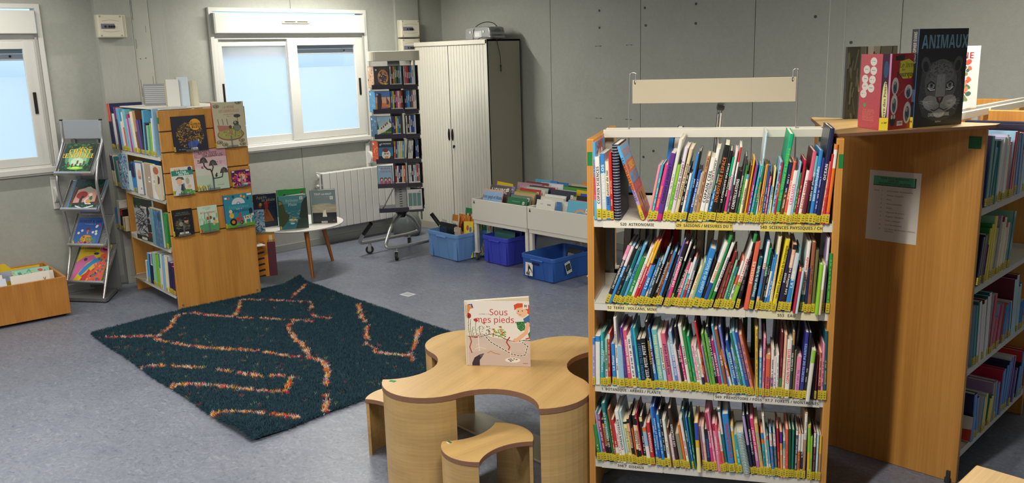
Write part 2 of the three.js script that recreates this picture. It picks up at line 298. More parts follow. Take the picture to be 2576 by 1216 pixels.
// ---------------------------------------------------------------- books
const callMap = (() => { // yellow call-number sticker with its three printed lines
  const c = document.createElement('canvas'); c.width = 64; c.height = 64; const x = c.getContext('2d');
  x.fillStyle = '#cdb930'; x.fillRect(0, 0, 64, 64); x.fillStyle = '#2a2818';
  for (const [a, b, l] of [[26, 14, 10], [14, 30, 34], [14, 46, 34]]) for (let q = 0; q < l; q += 9) x.fillRect(a + q, b, 6, 8);
  const t = new THREE.CanvasTexture(c); t.colorSpace = THREE.SRGBColorSpace; t.magFilter = THREE.LinearFilter; return t;
})();
const callMat = new THREE.MeshStandardMaterial({ map: callMap, roughness: 0.5 }), whiteCall = M('#eceae4', 0.6);
const pageMap = texture(64, 64, (u, v) => { const k = (hash(Math.floor(u * 64), 0, 3) - 0.5) * 46; return [226 + k * 0.7, 219 + k * 0.7, 200 + k * 0.7]; }, 0.012, 1);
const pages = new THREE.MeshStandardMaterial({ map: pageMap, roughness: 0.9 });
const callGeo = (() => { // unit sticker: folded round the spine, front at z = 0
  const g = box(1, 1, 1, 0, 0.5, -0.5), uv = g.attributes.uv; for (let i = 0; i < 24; i++) { const k = i % 4; uv.setXY(i, k % 2, 1 - Math.floor(k / 2)); } return g;
})();
const pageGeo = (() => { const g = box(1, 1, 1, 0, 0.5, -0.5); return g; })();
function coverGeo(w, h, d, uv) { // spine rounded a little, two boards; group 0 spine, group 1 boards
  const t = Math.min(0.0022, w * 0.22), r = Math.min(w * 0.42, 0.004), x = w / 2;
  const ring = [[-x, -d], [-x, -r], [-x + r * 0.35, -r * 0.3], [-x + r, 0], [x - r, 0], [x - r * 0.35, -r * 0.3], [x, -r], [x, -d], [x - t, -d], [x - t, -r - t], [-x + t, -r - t], [-x + t, -d]];
  const pos = [], uvs = [], nrm = [], groups = [[], []], put = (g, a, b, c, ua, ub, uc, n) => { groups[g].push([a, b, c, ua, ub, uc, n]); };
  const [u0, v0, u1, v1] = uv;
  for (let i = 0; i < 12; i++) {
    const [ax, az] = ring[i], [bx, bz] = ring[(i + 1) % 12], n = V(az - bz, 0, bx - ax).normalize().multiplyScalar(-1), g = i >= 1 && i <= 5 ? 0 : 1;
    const fa = u0 + (u1 - u0) * (ax / w + 0.5), fb = u0 + (u1 - u0) * (bx / w + 0.5);
    const A = [ax, 0, az], B = [bx, 0, bz], Cc = [bx, h, bz], D = [ax, h, az];
    put(g, A, B, Cc, [fa, v0], [fb, v0], [fb, v1], n); put(g, A, Cc, D, [fa, v0], [fb, v1], [fa, v1], n);
  }
  const top = THREE.ShapeUtils.triangulateShape(ring.map(([a, b]) => new THREE.Vector2(a, b)), []);
  for (const f of top) for (const y of [0, h]) { const P = f.map((k) => [ring[k][0], y, ring[k][1]]); const q = [u0, v0]; put(1, P[0], y ? P[2] : P[1], y ? P[1] : P[2], q, q, q, V(0, y ? 1 : -1, 0)); }
  const geo = new THREE.BufferGeometry(); let at = 0;
  groups.forEach((list, g) => { const start = at; for (const [a, b, c, ua, ub, uc, n] of list) {
    const e1 = V(b[0] - a[0], b[1] - a[1], b[2] - a[2]), e2 = V(c[0] - a[0], c[1] - a[1], c[2] - a[2]), flip = e1.cross(e2).dot(n) < 0;
    const tri = flip ? [[a, ua], [c, uc], [b, ub]] : [[a, ua], [b, ub], [c, uc]];
    for (const [p, u] of tri) { pos.push(...p); uvs.push(...u); nrm.push(n.x, n.y, n.z); } at += 3;
  } geo.addGroup(start, at - start, g); });
  geo.setAttribute('position', new THREE.Float32BufferAttribute(pos, 3)); geo.setAttribute('normal', new THREE.Float32BufferAttribute(nrm, 3)); geo.setAttribute('uv', new THREE.Float32BufferAttribute(uvs, 2));
  return geo;
}
const spineMat = (atlas) => atlas.mat;
function scaled(name, geo, mat, parent, s, p = [0, 0, 0]) { const m = mesh(name, geo, mat, parent); m.scale.set(...s); m.position.set(...p); return m; }
// a book standing with its spine on the plane z = 0 of the parent frame; returns the Group, which is top-level
function standingBook(o) { // {name, label, category, group, frame, u, y, z, w, h, d, lean, spec, call, art, atlas}
  const s = parseSpec(o.spec), t = thing(o.name, o.label, o.category ?? 'book', [0, 0, 0], 0, o.group);
  const a = o.atlas ?? spineAtlas, uv = spineCell(a, o.w, o.h, s), last = s.list[s.list.length - 1][0];
  const inner = Math.max(o.w * 0.6, o.w - 0.004), main = s.list.length > 2 ? s.list[1][0] : (s.list.length === 2 && s.list[0][1] > 0.5 ? s.list[0][0] : last);
  const c = mesh('cover', coverGeo(o.w, o.h, o.d, uv), [spineMat(a), M(main, 0.5)], t);
  scaled('page_block', pageGeo, pages, t, [inner, o.h - 0.006, o.d - 0.006], [0, 0.003, -0.0035]);
  if (o.call !== false) scaled('call_label', callGeo, o.call === 'white' ? whiteCall : callMat, t, [o.w + 0.0008, Math.min(rr(0.027, 0.037), o.h * 0.2), Math.min(0.006, o.d)], [0, rr(0.001, 0.006), 0.0005]);
  if (o.art) { const b = mesh('cover_picture', board(o.d - 0.004, o.h - 0.004, 0.0006, o.art, 0, 0, 0), o.art.mat, t); b.rotation.y = Math.PI / 2 * (o.artSide ?? 1); b.position.set((o.artSide ?? 1) * (o.w / 2 + 0.0003), o.h / 2, -o.d / 2); }
  if (s.flag === 'spiral') {
    const coil = []; const n = 26; for (let k = 0; k < n; k++) coil.push(new THREE.TorusGeometry(o.w * 0.52, 0.0013, 6, 14).rotateX(Math.PI / 2).translate(0, (k + 0.5) / n * o.h, -o.w * 0.2));
    mesh('spiral_binding', merge(coil), M('#cfd3bf', 0.35, { metalness: 0.5 }), t);
  }
  place(t, o.frame, o.u, o.y + Math.abs(Math.sin(deg(o.lean))) * o.w / 2 + 0.0005, o.z, -deg(o.lean));
  return t;
}
function place(t, f, u, y, z, roll = 0) { // into a frame {pos, rot}: u along its face, z out of it
  const c = Math.cos(f.rot), s = Math.sin(f.rot);
  t.position.set(f.pos[0] + c * u + s * z, (f.pos[1] ?? 0) + y, f.pos[2] - s * u + c * z);
  t.rotation.set(0, f.rot, 0, 'XYZ'); if (roll) t.rotateZ(roll);
}
// a book shown by its front: {w, h, t, art, spine colour, open: degrees between the covers, lean back in degrees}
function shownBook(o) {
  const t = thing(o.name ?? 'picture_book', o.label, 'book', [0, 0, 0], 0, o.group), th = o.t ?? 0.009, open = deg(o.open ?? 0);
  const edge = M(o.edge ?? 'white', 0.5), back = M(o.back ?? o.edge ?? 'white', 0.5);
  if (open) { // standing ajar, spine at the left
    mesh('cover', merge([board(o.w, o.h, 0.0025, o.art, o.w / 2, o.h / 2, 0)]), o.art.mat, t);
    const b = mesh('back_cover', box(o.w, o.h, 0.0025, o.w / 2, o.h / 2, 0), back, t); b.rotation.y = open; b.position.z = -0.004;
    const p1 = mesh('page_block', box(o.w - 0.006, o.h - 0.006, th * 0.5, o.w / 2, o.h / 2, -th * 0.25 - 0.0015), pages, t);
    const p2 = mesh('page_block', box(o.w - 0.006, o.h - 0.006, th * 0.5, o.w / 2, o.h / 2, th * 0.25 + 0.0015), pages, t); p2.rotation.y = open; p2.position.z = -0.004;
    mesh('spine', rbox(0.006, o.h, 0.012, 0.002, -0.001, o.h / 2, -0.003), edge, t);
  } else {
    mesh('cover', merge([board(o.w, o.h, 0.002, o.art, o.w / 2, o.h / 2, -0.001)]), o.art.mat, t);
    mesh('back_cover', box(o.w, o.h, 0.002, o.w / 2, o.h / 2, -th + 0.001), back, t);
    mesh('page_block', box(o.w - 0.005, o.h - 0.006, th - 0.004, o.w / 2, o.h / 2, -th / 2), pages, t);
    mesh('spine', rbox(0.003, o.h, th, 0.0012, 0.0005, o.h / 2, -th / 2), edge, t);
  }
  if (o.call !== false) scaled('call_label', callGeo, callMat, t, [0.008, 0.034, th + 0.001], [0.0025, 0.004, 0.0008]);
  if (o.holder) { // clear acrylic ledge that carries it on the slatted panel
    const a = thing('acrylic_holder', o.holder, 'book holder', [0, 0, 0], 0, 'clear ledges on the slatted panel'), mm = M('#dfe4e8', 0.06, { transmission: 0.9, thickness: 0, ior: 1.49 });
    mesh('ledge', merge([box(0.09, 0.002, th + 0.03, o.w / 2, -0.0015, -th / 2 - 0.004), box(0.09, 0.016, 0.002, o.w / 2, 0.006, 0.0045), box(0.012, 0.09, 0.002, o.w / 2, 0.04, 0.003)]), mm, a);
    mesh('back_plate', box(0.09, 0.1, 0.002, o.w / 2, 0.05, -th - 0.012), mm, a); t.userData.holderObject = a;
  }
  return t;
}
// ---------------------------------------------------------------- printed covers and notices
const PIC = {};
PIC.sous = picture(0.285, 0.3, (p) => {
  p.bg('#ece9e6'); const H = p.H;
  p.poly([[0, 57], [14, 55], [26, 52], [40, 58], [58, 61], [72, 66], [86, 66], [100, 60], [100, H], [0, H]], '#d3c4bf');
  p.poly([[0, 84], [40, 79], [100, 84], [100, H], [0, H]], '#cdbcb8');
  p.many(46, (k) => { const a = k * 2.2, b = 56 + Math.sin(a * 0.11) * 3 + (a > 40 ? (a - 40) * 0.16 : 0); p.oval(a, b, rr(0.6, 1.7), 0.7, rnd() > 0.4 ? '#3c3a36' : '#9a6b4a', rr(-1, 1)); });
  p.text('Sous', 52, 18, 13.5, '#c3262c', 'normal'); p.text('mes pieds...', 51, 30, 13.5, '#c3262c', 'normal'); p.fine(22, 20.5, 15, 1.3, '#555');
  p.poly([[0, 8], [6, 5], [11, 7], [12.5, 12], [8, 13], [5, 20], [0, 22]], '#e1934a').poly([[5, 6], [11, 5], [13, 12], [9, 9]], '#3d3a86').oval(8.5, 8, 1.4, 1.4, '#fff').oval(8.7, 8, 0.7, 0.7, '#111').poly([[0, 13], [4, 12], [3, 17], [0, 17]], '#7da0cf');
  p.oval(5, 24, 4, 4.4, '#b01f24').oval(4, 25, 1.5, 1.5, '#5a1016').oval(16, 31, 3.6, 2.4, '#c22a30', 0.3);
  for (const [a, b, c] of [[5, 27, 56], [16, 33, 55], [8, 30, 57], [11, 42, 56], [22, 40, 55]]) p.line([[a, b], [a - 1, (b + c) / 2], [a + 0.6, c]], '#47603a', 0.7);
  p.many(26, () => p.line([[rr(1, 30), rr(36, 54)], [rr(1, 30), rr(40, 55)]].map((q, i, s) => i ? [s[0][0] + rr(-3, 3), s[0][1] + rr(-3, 3)] : q), rnd() > 0.4 ? '#4d6b3a' : '#9ab04b', 0.6));
  p.many(44, () => p.oval(rr(42, 62), rr(46, 57), rr(0.8, 2), rr(0.6, 1.2), ['#7fa63a', '#5c8c2e', '#a4c24f', '#c9452c'][Math.floor(rnd() * 3.3)], rr(0, 3)));
  p.many(12, () => p.oval(rr(31, 38), rr(40, 54), 1.1, 0.8, '#5d6f52', rr(0, 3)));
  for (const [a, b] of [[28, 36], [54, 42], [43, 46], [58, 51]]) p.oval(a, b, 3, 1.1, '#d28a35', 0.5).oval(a + 1, b - 1, 1, 0.8, '#3b2a1a');
  p.poly([[76, 6], [82, 3], [95, 3], [100, 6], [100, 22], [96, 18], [90, 11], [80, 12], [77, 14]], '#d9532a').poly([[80, 11], [90, 9], [97, 15], [96, 22], [90, 26], [83, 23], [80, 18]], '#f0c3a0');
  p.oval(83, 15.6, 0.8, 1, '#222').oval(89, 15.2, 0.8, 1, '#222').line([[84, 21], [87, 21.6]], '#b5564a', 0.8).oval(81.5, 19, 1.4, 1, '#eaa48c');
  p.poly([[90, 28], [100, 21], [100, 40], [92, 34]], '#3c6ea6').poly([[79, 33], [92, 32], [93, 45], [86, 48], [81, 43]], '#23753a').poly([[97, 52], [100, 48], [100, 60], [99, 60]], '#23753a');
  p.many(30, () => p.oval(rr(80, 92), rr(34, 46), 0.4, 0.4, '#a5d29a'));
  p.line([[97, 36], [94, 50], [80, 62]], '#edb999', 6).oval(78, 62, 4, 3, '#edb999').line([[94, 60], [100, 58]], '#c8402f', 2);
  p.line([[6, 58], [8, 66], [5, 75], [8, 84]], '#a93227', 1.5).line([[9, 57], [16, 58], [20, 56]], '#a9473a', 1).line([[19, 58], [20, 80]], '#e8e2df', 1.6).oval(14, 72, 0.9, 0.9, '#e2cf3e').oval(12, 78, 0.9, 0.9, '#e2cf3e').line([[15, 72], [20, 70]], '#e8e2df', 1).line([[13, 78], [20, 75], [30, 77]], '#e8e2df', 1);
  p.line([[68, 58], [63, 66], [68, 74], [66, 78]], '#b2352b', 1.8);
  p.line([[28, 54], [38, 66], [55, 76], [70, 85], [84, 88], [92, 86], [96, 72], [88, 66]], '#f3f0ee', 2.6).line([[28, 54], [38, 66], [55, 76], [70, 85], [84, 88], [92, 86], [96, 72], [88, 66]], '#1d1b1b', 1.2, [3, 2.2]);
  p.line([[33, 84], [38, 81], [43, 84], [52, 86]], '#b9904d', 1.2).oval(72, 95, 12, 4, '#efecea').many(7, () => p.oval(rr(63, 80), rr(93, 97), 1.8, 0.6, '#222', rr(-0.5, 0.5))).line([[69, 80], [69, 92]], '#e8e2df', 1);
  p.poly([[8, 101], [12, 92], [20, 87], [27, 85], [24, 91], [20, 96], [20, H], [8, H]], '#27213a').poly([[20, 88], [28, 85], [22, 92]], '#6a5570'); p.fine(88, 99, 8, 2, '#b65a4a');
  p.tag(90, 3, 8, 'H');
}, 560);
PIC.animaux = picture(0.25, 0.355, (p) => {
  const H = p.H; p.bg('#22262c');
  p.poly([[10, 60], [30, 48], [70, 48], [90, 62], [96, 100], [84, 126], [60, 134], [40, 134], [16, 126], [6, 100]], '#3f434a');
  p.oval(50, 78, 33, 34, '#5d6067').oval(17, 52, 9, 12, '#4d5057', -0.3).oval(83, 52, 9, 12, '#4d5057', 0.3).oval(17, 54, 5.5, 8, '#2a2d33', -0.3).oval(83, 54, 5.5, 8, '#2a2d33', 0.3);
  p.oval(50, 66, 26, 16, '#6a6d73').many(120, () => p.oval(rr(24, 76), rr(46, 70), rr(0.5, 1.4), rr(0.5, 1), '#3a3d42', rr(0, 3)));
  p.poly([[42, 66], [58, 66], [60, 98], [50, 104], [40, 98]], '#85888c').oval(33, 108, 18, 11, '#8f9298', 0.25).oval(67, 108, 18, 11, '#8f9298', -0.25).oval(50, 118, 15, 9, '#7d8086');
  p.oval(30, 84, 9, 7, '#2b2e33', 0.2).oval(70, 84, 9, 7, '#2b2e33', -0.2).oval(31, 82, 6.2, 5.4, '#a9b3b4').oval(69, 82, 6.2, 5.4, '#a9b3b4').oval(31, 81.5, 4.6, 4.6, '#66737a').oval(69, 81.5, 4.6, 4.6, '#66737a').oval(31, 81.5, 2, 2.2, '#101214').oval(69, 81.5, 2, 2.2, '#101214').line([[24, 85], [30, 89], [38, 88]], '#d5d9da', 1.6).line([[76, 85], [70, 89], [62, 88]], '#d5d9da', 1.6).line([[23, 80], [30, 76], [38, 80]], '#15171a', 1.6).line([[77, 80], [70, 76], [62, 80]], '#15171a', 1.6);
  p.poly([[42, 99], [58, 99], [55, 106], [50, 110], [45, 106]], '#3a3238').poly([[46, 100], [54, 100], [50, 106]], '#8a6a6c').line([[50, 110], [50, 115]], '#2b2d31', 1.4).line([[50, 115], [40, 119], [33, 117]], '#2b2d31', 1.6).line([[50, 115], [60, 119], [67, 117]], '#2b2d31', 1.6).oval(50, 124, 11, 5.5, '#c6c8ca').oval(50, 121.5, 9, 3, '#8d9094');
  p.many(34, () => { const s = rnd() > 0.5 ? 1 : -1, a = 50 + s * rr(12, 24), b = rr(103, 113); p.line([[a, b], [a + s * rr(10, 22), b + rr(-8, 6)]], '#c2c6c9', 0.35); });
  p.many(160, () => { const a = rr(8, 92), b = rr(62, 130); p.line([[a, b], [a + rr(-1, 1), b + rr(1, 3)]], rnd() > 0.5 ? '#777a80' : '#393c42', 0.4); });
  p.text('ANIMAUX', 53, 19, 27, '#6d93ae', 'bold', 'sans-serif', 'center', 0, 0.74); p.many(9, (k) => p.rect(12, 8 + k * 2.7, 82, 0.5, 'rgba(30,40,52,0.28)'));
  p.text('CHRISTOPHER EVANS', 50, H - 17, 7, '#cfd2d3', 'bold', 'sans-serif', 'center', 0, 0.62); p.fine(44, H - 8, 12, 3, '#b7babb');
}, 440);
PIC.animauxSpine = picture(0.03, 0.355, (p) => { p.bg('#17191f'); p.text('CHRISTOPHER EVANS', 50, 220, 60, '#a9a9a4', 'bold', 'sans-serif', 'center', -Math.PI / 2, 0.62); p.rect(10, 720, 80, 150, '#42566e'); p.rect(0, p.H - 130, 100, 130, '#e0c92c'); p.fine(20, p.H - 90, 60, 26, '#222'); p.rect(88, 0, 12, p.H, '#3e5f8f'); }, 50);
PIC.pourquoi = picture(0.14, 0.27, (p) => {
  p.bg('#a8152c'); p.many(120, () => p.line([[rr(0, 100), rr(0, p.H)], [0, 0]].map((q, i, s) => i ? [s[0][0] + 5, s[0][1] + 1] : q), '#7d0f22', 1.2));
  p.poly([[34, 20], [70, 14], [92, 24], [96, 50], [84, 64], [50, 64], [34, 50]], '#d8d03a').text('Le livre', 64, 30, 17, '#1b1b18', 'normal', 'serif').text('des', 50, 41, 9, '#1b1b18', 'normal', 'serif').text('Pourquoi', 64, 53, 17, '#1b1b18', 'bold', 'serif');
  p.poly([[14, 6], [52, 3], [52, 16], [16, 18]], '#1c2433'); for (const [a, b, r1, r2] of [[20, 82, 14, 22], [76, 98, 16, 18], [20, 128, 14, 26], [76, 152, 16, 28]]) p.oval(a, b, r1, r2, '#d9dde0').oval(a, b + 3, r1 * 0.55, r2 * 0.7, '#55606c').oval(a - 2, b - 8, r1 * 0.3, r2 * 0.2, '#c9a58c').line([[a - 5, b], [a + 6, b + 12]], '#20242c', 2);
  p.oval(18, 170, 12, 14, '#1f2a1c').oval(14, 160, 4, 6, '#d8d8d0').oval(24, 160, 4, 6, '#d8d8d0').code(36, 172, 24, 12).line([[30, 110], [60, 90], [82, 130]], '#c98a2c', 1.2);
}, 250);
PIC.pourquoiSpine = picture(0.05, 0.27, (p) => { p.bg('#3a1230'); p.rect(78, 0, 22, p.H, '#c58ab8'); p.oval(45, 330, 30, 140, '#dbd79a'); p.text('Le livre des Pourquoi', 45, 330, 34, '#1c1a18', 'bold', 'serif', 'center', -Math.PI / 2); p.oval(45, 110, 26, 60, '#2b4a6e'); p.rect(0, p.H - 90, 100, 90, '#e2cc2c'); p.fine(20, p.H - 60, 60, 14, '#222'); }, 70);
PIC.pourquoiBack = picture(0.09, 0.27, (p) => { p.bg('#b0303f'); p.many(60, () => p.oval(rr(5, 95), rr(10, p.H), rr(2, 6), 1, '#8f2434')); for (const [a, b] of [[60, 30], [30, 62], [62, 66], [24, 100], [58, 102], [26, 130], [54, 136], [20, 160]]) p.oval(a, b, 15, 17, '#cfcac4').fine(a - 8, b - 3, 16, 4, '#4a4a4a'); p.oval(28, 205, 7, 9, '#3f8f3c'); p.many(8, (k) => p.fine(20, 222 + k * 6, 55, 3, '#d88a6a')); }, 140);
PIC.bamboo = picture(0.2, 0.29, (p) => { p.bg('#56564c'); p.rect(36, 0, 30, p.H, '#7d7a6e').rect(42, 0, 10, p.H, '#98958a'); p.many(70, () => p.line([[rr(0, 100), rr(0, p.H)], [0, 0]].map((q, i, s) => i ? [s[0][0] + rr(-6, 6), s[0][1] + rr(10, 40)] : q), rnd() > 0.5 ? '#23241f' : '#a9a791', rr(1, 4))); for (const b of [30, 78, 122]) p.line([[34, b + 4], [68, b - 3]], '#3a3932', 2); p.rect(0, 0, 26, p.H, 'rgba(20,22,18,0.55)'); }, 170);
PIC.imagine = picture(0.21, 0.29, (p) => { p.bg('#e3e3e0'); p.text('IMAGINE', 48, 22, 19, '#a3202c', 'bold', 'sans-serif', 'center', 0, 0.95); p.fine(30, 8, 36, 3, '#777'); p.many(90, () => p.oval(rr(22, 78) + 6, rr(36, p.H - 8), rr(3, 10), rr(3, 8), ['#d9654a', '#e08a6a', '#56785c', '#3f6a5c', '#c9503e', '#7e8a5c'][Math.floor(rnd() * 6)], rr(0, 3))); for (const [a, b] of [[52, 52], [60, 88], [48, 110]]) p.oval(a, b, 9, 11, '#e8a184').oval(a - 3, b - 1, 1.3, 1.3, '#222').oval(a + 3, b - 1, 1.3, 1.3, '#222').line([[a - 3, b + 5], [a + 3, b + 5]], '#8a2a20', 1.2); }, 160);
PIC.notice = picture(0.21, 0.297, (p) => {
  p.bg('#dfdcd6'); p.rect(9, 11, 82, 19, '#20362b').rect(9, 11, 80, 17.5, '#57b08a');
  p.text('POUR VOUS RETROUVER', 50, 15, 5.6, '#2c4a40', 'bold', 'sans-serif', 'center', 0, 0.85).text('DANS LES', 48, 20, 5.2, '#2c4a40', 'bold', 'sans-serif', 'center', 0, 0.85).text('DOCUMENTAIRES JEUNESSE', 50, 25, 5.6, '#2c4a40', 'bold', 'sans-serif', 'center', 0, 0.85);
  ['Généralités, Dictionnaires', 'Penser, Imaginer', 'Prier', 'Vivre ensemble', 'Parler', 'Observer la nature', 'Soigner, Fabriquer', 'Créer, s\'amuser', 'Lire des histoires', 'Les lieux, les hommes célèbres,'].forEach((s, k) => { const y = 40 + k * 8.5; if (!k) p.text('Classe', 16, y, 4, '#333', 'italic', 'serif'); p.text(String(k), 27, y, 4, '#333', 'normal', 'serif'); p.text(s, 37, y, 4, '#333', 'italic', 'serif', 'left'); });
  p.text('autrefois', 37, 121, 4, '#333', 'italic', 'serif', 'left');
}, 330);
PIC.taureau = picture(0.25, 0.255, (p) => { p.bg('#171a31'); p.many(420, () => { const a = rnd() * 6.28, q = Math.sqrt(rnd()); const x = 50 + Math.cos(a) * 40 * q, y = 56 + Math.sin(a) * 38 * q; if (y > 78 && x > 36 && x < 74) return; p.oval(x, y, rr(1.6, 3.4), 0.9, ['#b08a1e', '#8a6a18', '#5b4a16', '#c39a2c', '#6c3a1c'][Math.floor(rnd() * 5)], rr(0, 3)); }); p.oval(68, 26, 17, 16.5, '#e3a122').text('LE', 58, 19, 6, '#1c1408').text('TAUREAU', 69, 25, 9, '#1c1408').text('BLEU', 69, 33, 10, '#1c1408'); p.oval(55, 82, 15, 9, '#3450a8').oval(68, 76, 7, 6, '#3f5cb8').oval(73, 72, 2.5, 3.5, '#b9c034').poly([[42, 86], [46, 86], [46, 93], [42, 93]], '#3450a8').poly([[62, 86], [66, 86], [66, 93], [62, 93]], '#3450a8'); p.code(48, 92, 20, 7).fine(12, 94, 20, 2.6, '#9aa0b8'); }, 300);
PIC.reine = picture(0.24, 0.335, (p) => { p.bg('#c3bfa3'); p.text('LA REINE', 52, 16, 11, '#a8583f', 'normal', 'sans-serif', 'center', 0, 0.8).text('DES GRENOUILLES', 52, 28, 11, '#a8583f', 'normal', 'sans-serif', 'center', 0, 0.7); p.fine(34, 37, 34, 3, '#a8735c').fine(44, 43, 14, 3, '#a8735c'); p.oval(50, 100, 42, 19, '#8a5a44').oval(50, 99, 39, 16, '#a3a35c').many(50, () => p.oval(rr(18, 82), rr(90, 108), rr(1, 4), rr(0.8, 2), ['#8f9a4a', '#b9b66a', '#7a7a3e'][Math.floor(rnd() * 3)])); p.poly([[10, 70], [48, 74], [44, 84], [14, 90]], '#b5776c').many(8, (k) => p.line([[12 + k * 4.5, 71], [16 + k * 4, 88]], '#9a5c54', 0.7)); for (const a of [14, 28, 42]) p.line([[a, 52], [a + 2, 70]], '#4a443c', 1.6); p.oval(76, 44, 11, 5.5, '#3a3a38').line([[76, 46], [77, 72]], '#3a3a38', 1.4); p.oval(70, 66, 9, 7, '#3d4540').oval(68, 64, 3, 3, '#cfd2c0').oval(68, 64, 1.3, 1.3, '#111').oval(72, 80, 13, 10, '#4d5650').many(10, (k) => p.line([[62 + k * 2, 74], [64 + k * 2, 88]], '#b9bcae', 0.7)); p.oval(51, 77, 5, 5, '#5a3a30').line([[48, 82], [48, 94]], '#6a5040', 1.4).line([[54, 82], [54, 94]], '#6a5040', 1.4).oval(50, 96, 7, 3, '#c06a6a').line([[66, 88], [64, 108]], '#45483f', 1.2).line([[84, 86], [86, 106]], '#45483f', 1.2); for (const [a, b] of [[12, 122], [28, 130], [82, 120], [84, 132], [14, 12], [84, 3]]) p.oval(a, b, 10, 6, '#7d7560').oval(a, b - 1, 7, 4, '#a39a7c').oval(a + 2, b, 3, 2, '#5a5548'); }, 300);
PIC.haikus = picture(0.24, 0.305, (p) => { p.bg('#d3b4bb'); p.rect(0, 0, 100, 26, '#bd8d9c').rect(0, 56, 100, 28, '#ccd0c4').rect(0, 80, 100, p.H, '#b9cdb9'); p.many(40, () => p.oval(rr(0, 100), rr(20, 84), rr(5, 12), rr(2, 4), 'rgba(222,196,200,0.35)')); p.text('MON livre', 42, 11, 13, '#3a2230', 'normal').text('de HAIKUS', 58, 20, 13, '#3a2230', 'normal'); p.line([[30, 24], [92, 21]], '#3a2230', 0.8); p.line([[50, p.H], [52, 96], [49, 72], [46, 64], [36, 62], [28, 52], [27, 42]], '#25282a', 4).line([[49, 72], [55, 58], [54, 46]], '#25282a', 3.4).line([[51, 92], [66, 92], [80, 90], [84, 76]], '#25282a', 3); for (const [a, b] of [[27, 36], [56, 46], [88, 72]]) { p.poly([[a - 14, b + 6], [a - 8, b - 8], [a, b - 12], [a + 8, b - 8], [a + 14, b + 6]], '#2b2e30'); p.many(40, () => { const q = rr(-13, 13); p.line([[a, b + 6], [a + q, b - 9 + Math.abs(q) * 0.9]], '#75706e', 0.3); }); } p.oval(62, 84, 3.4, 5, '#26292a').oval(64, 78, 2.6, 2.4, '#26292a').oval(55, 22, 1.6, 3, '#a5602c').oval(82, 64, 1.8, 2.6, '#c25a4a').many(7, () => p.oval(rr(8, 26), rr(30, 60), 1.8, 2.2, ['#7a4440', '#9a5a54'][Math.floor(rnd() * 2)])); for (const [a, b] of [[10, 112], [18, 116], [28, 118], [14, 120]]) p.oval(a, b, 5, 3.4, '#e8c92c').oval(a, b, 2, 1.6, '#f2e28a'); p.many(24, () => p.line([[rr(5, 45), 126], [0, 0]].map((q, i, s) => i ? [s[0][0] + rr(-4, 4), rr(108, 118)] : q), '#2c3a2c', 0.8)); p.fine(66, 40, 18, 3, '#7a5864').fine(62, 45, 20, 3, '#7a5864').fine(60, 112, 22, 3, '#7a8a78'); }, 300);
PIC.club = picture(0.155, 0.2, (p) => { p.bg('#dcdcd6'); p.rect(0, 15, 100, 24, '#1f8a78').text('Le Club', 46, 23, 13, '#eef4ee').text('des DYS', 56, 33, 13, '#eef4ee'); p.oval(86, 11, 9, 9, '#27306f'); for (const [a, c] of [[18, '#c9423a'], [28, '#e0a030'], [38, '#3a6ab0']]) p.oval(a, 9, 3.6, 4.4, '#e8b594').rect(a - 3, 12, 6, 4, c); p.poly([[14, 56], [28, 44], [50, 46], [56, 60], [40, 58]], '#4d5a50').oval(33, 66, 13, 14, '#e9b290').poly([[22, 84], [48, 78], [60, 110], [58, 129], [28, 129]], '#2b3350').oval(70, 66, 9, 16, '#b5ad98').oval(76, 92, 9, 9, '#d9b59c').many(60, () => p.oval(rr(0, 100), rr(106, 129), rr(3, 7), rr(2, 5), ['#5fa94a', '#86c05c', '#4a9040'][Math.floor(rnd() * 3)])); p.fine(62, 44, 30, 3, '#888').poly([[22, 84], [40, 82], [30, 129], [4, 129]], '#cfd6d8'); }, 200);
PIC.pinkdisc = picture(0.14, 0.124, (p) => { p.bg('#4a1248'); p.many(90, () => p.oval(rr(0, 100), rr(14, p.H), rr(2, 10), rr(2, 6), ['#c22a7e', '#e0559a', '#7a1c6a', '#d9723a', '#3a1440', '#e8a05a'][Math.floor(rnd() * 6)], rr(0, 3))); p.oval(56, 30, 18, 10, '#e59a4a').many(8, () => p.oval(rr(30, 90), rr(30, 60), 4, 7, '#e8c0c8')); p.rect(0, 2, 14, 8, '#e7e4e4').rect(78, 1, 20, 7, '#eceaea').code(48, p.H - 18, 34, 11); }, 180);
PIC.undark = picture(0.125, 0.19, (p) => { p.bg('#14141a'); p.text('UNE BELLE', 52, 20, 11, '#8a9a94', 'normal', 'serif').text('DECOUVERTE', 52, 31, 11, '#8a9a94', 'normal', 'serif'); p.many(70, () => p.oval(rr(16, 80), rr(52, 116), rr(2, 8), rr(2, 7), ['#3c4a3c', '#5a4a3c', '#2a3430', '#6e5a4c', '#46604c'][Math.floor(rnd() * 5)])); p.oval(66, 70, 10, 11, '#c98a80').oval(66, 60, 12, 7, '#1a1416').oval(40, 84, 9, 13, '#8d8a80').code(28, p.H - 20, 44, 11); }, 170);
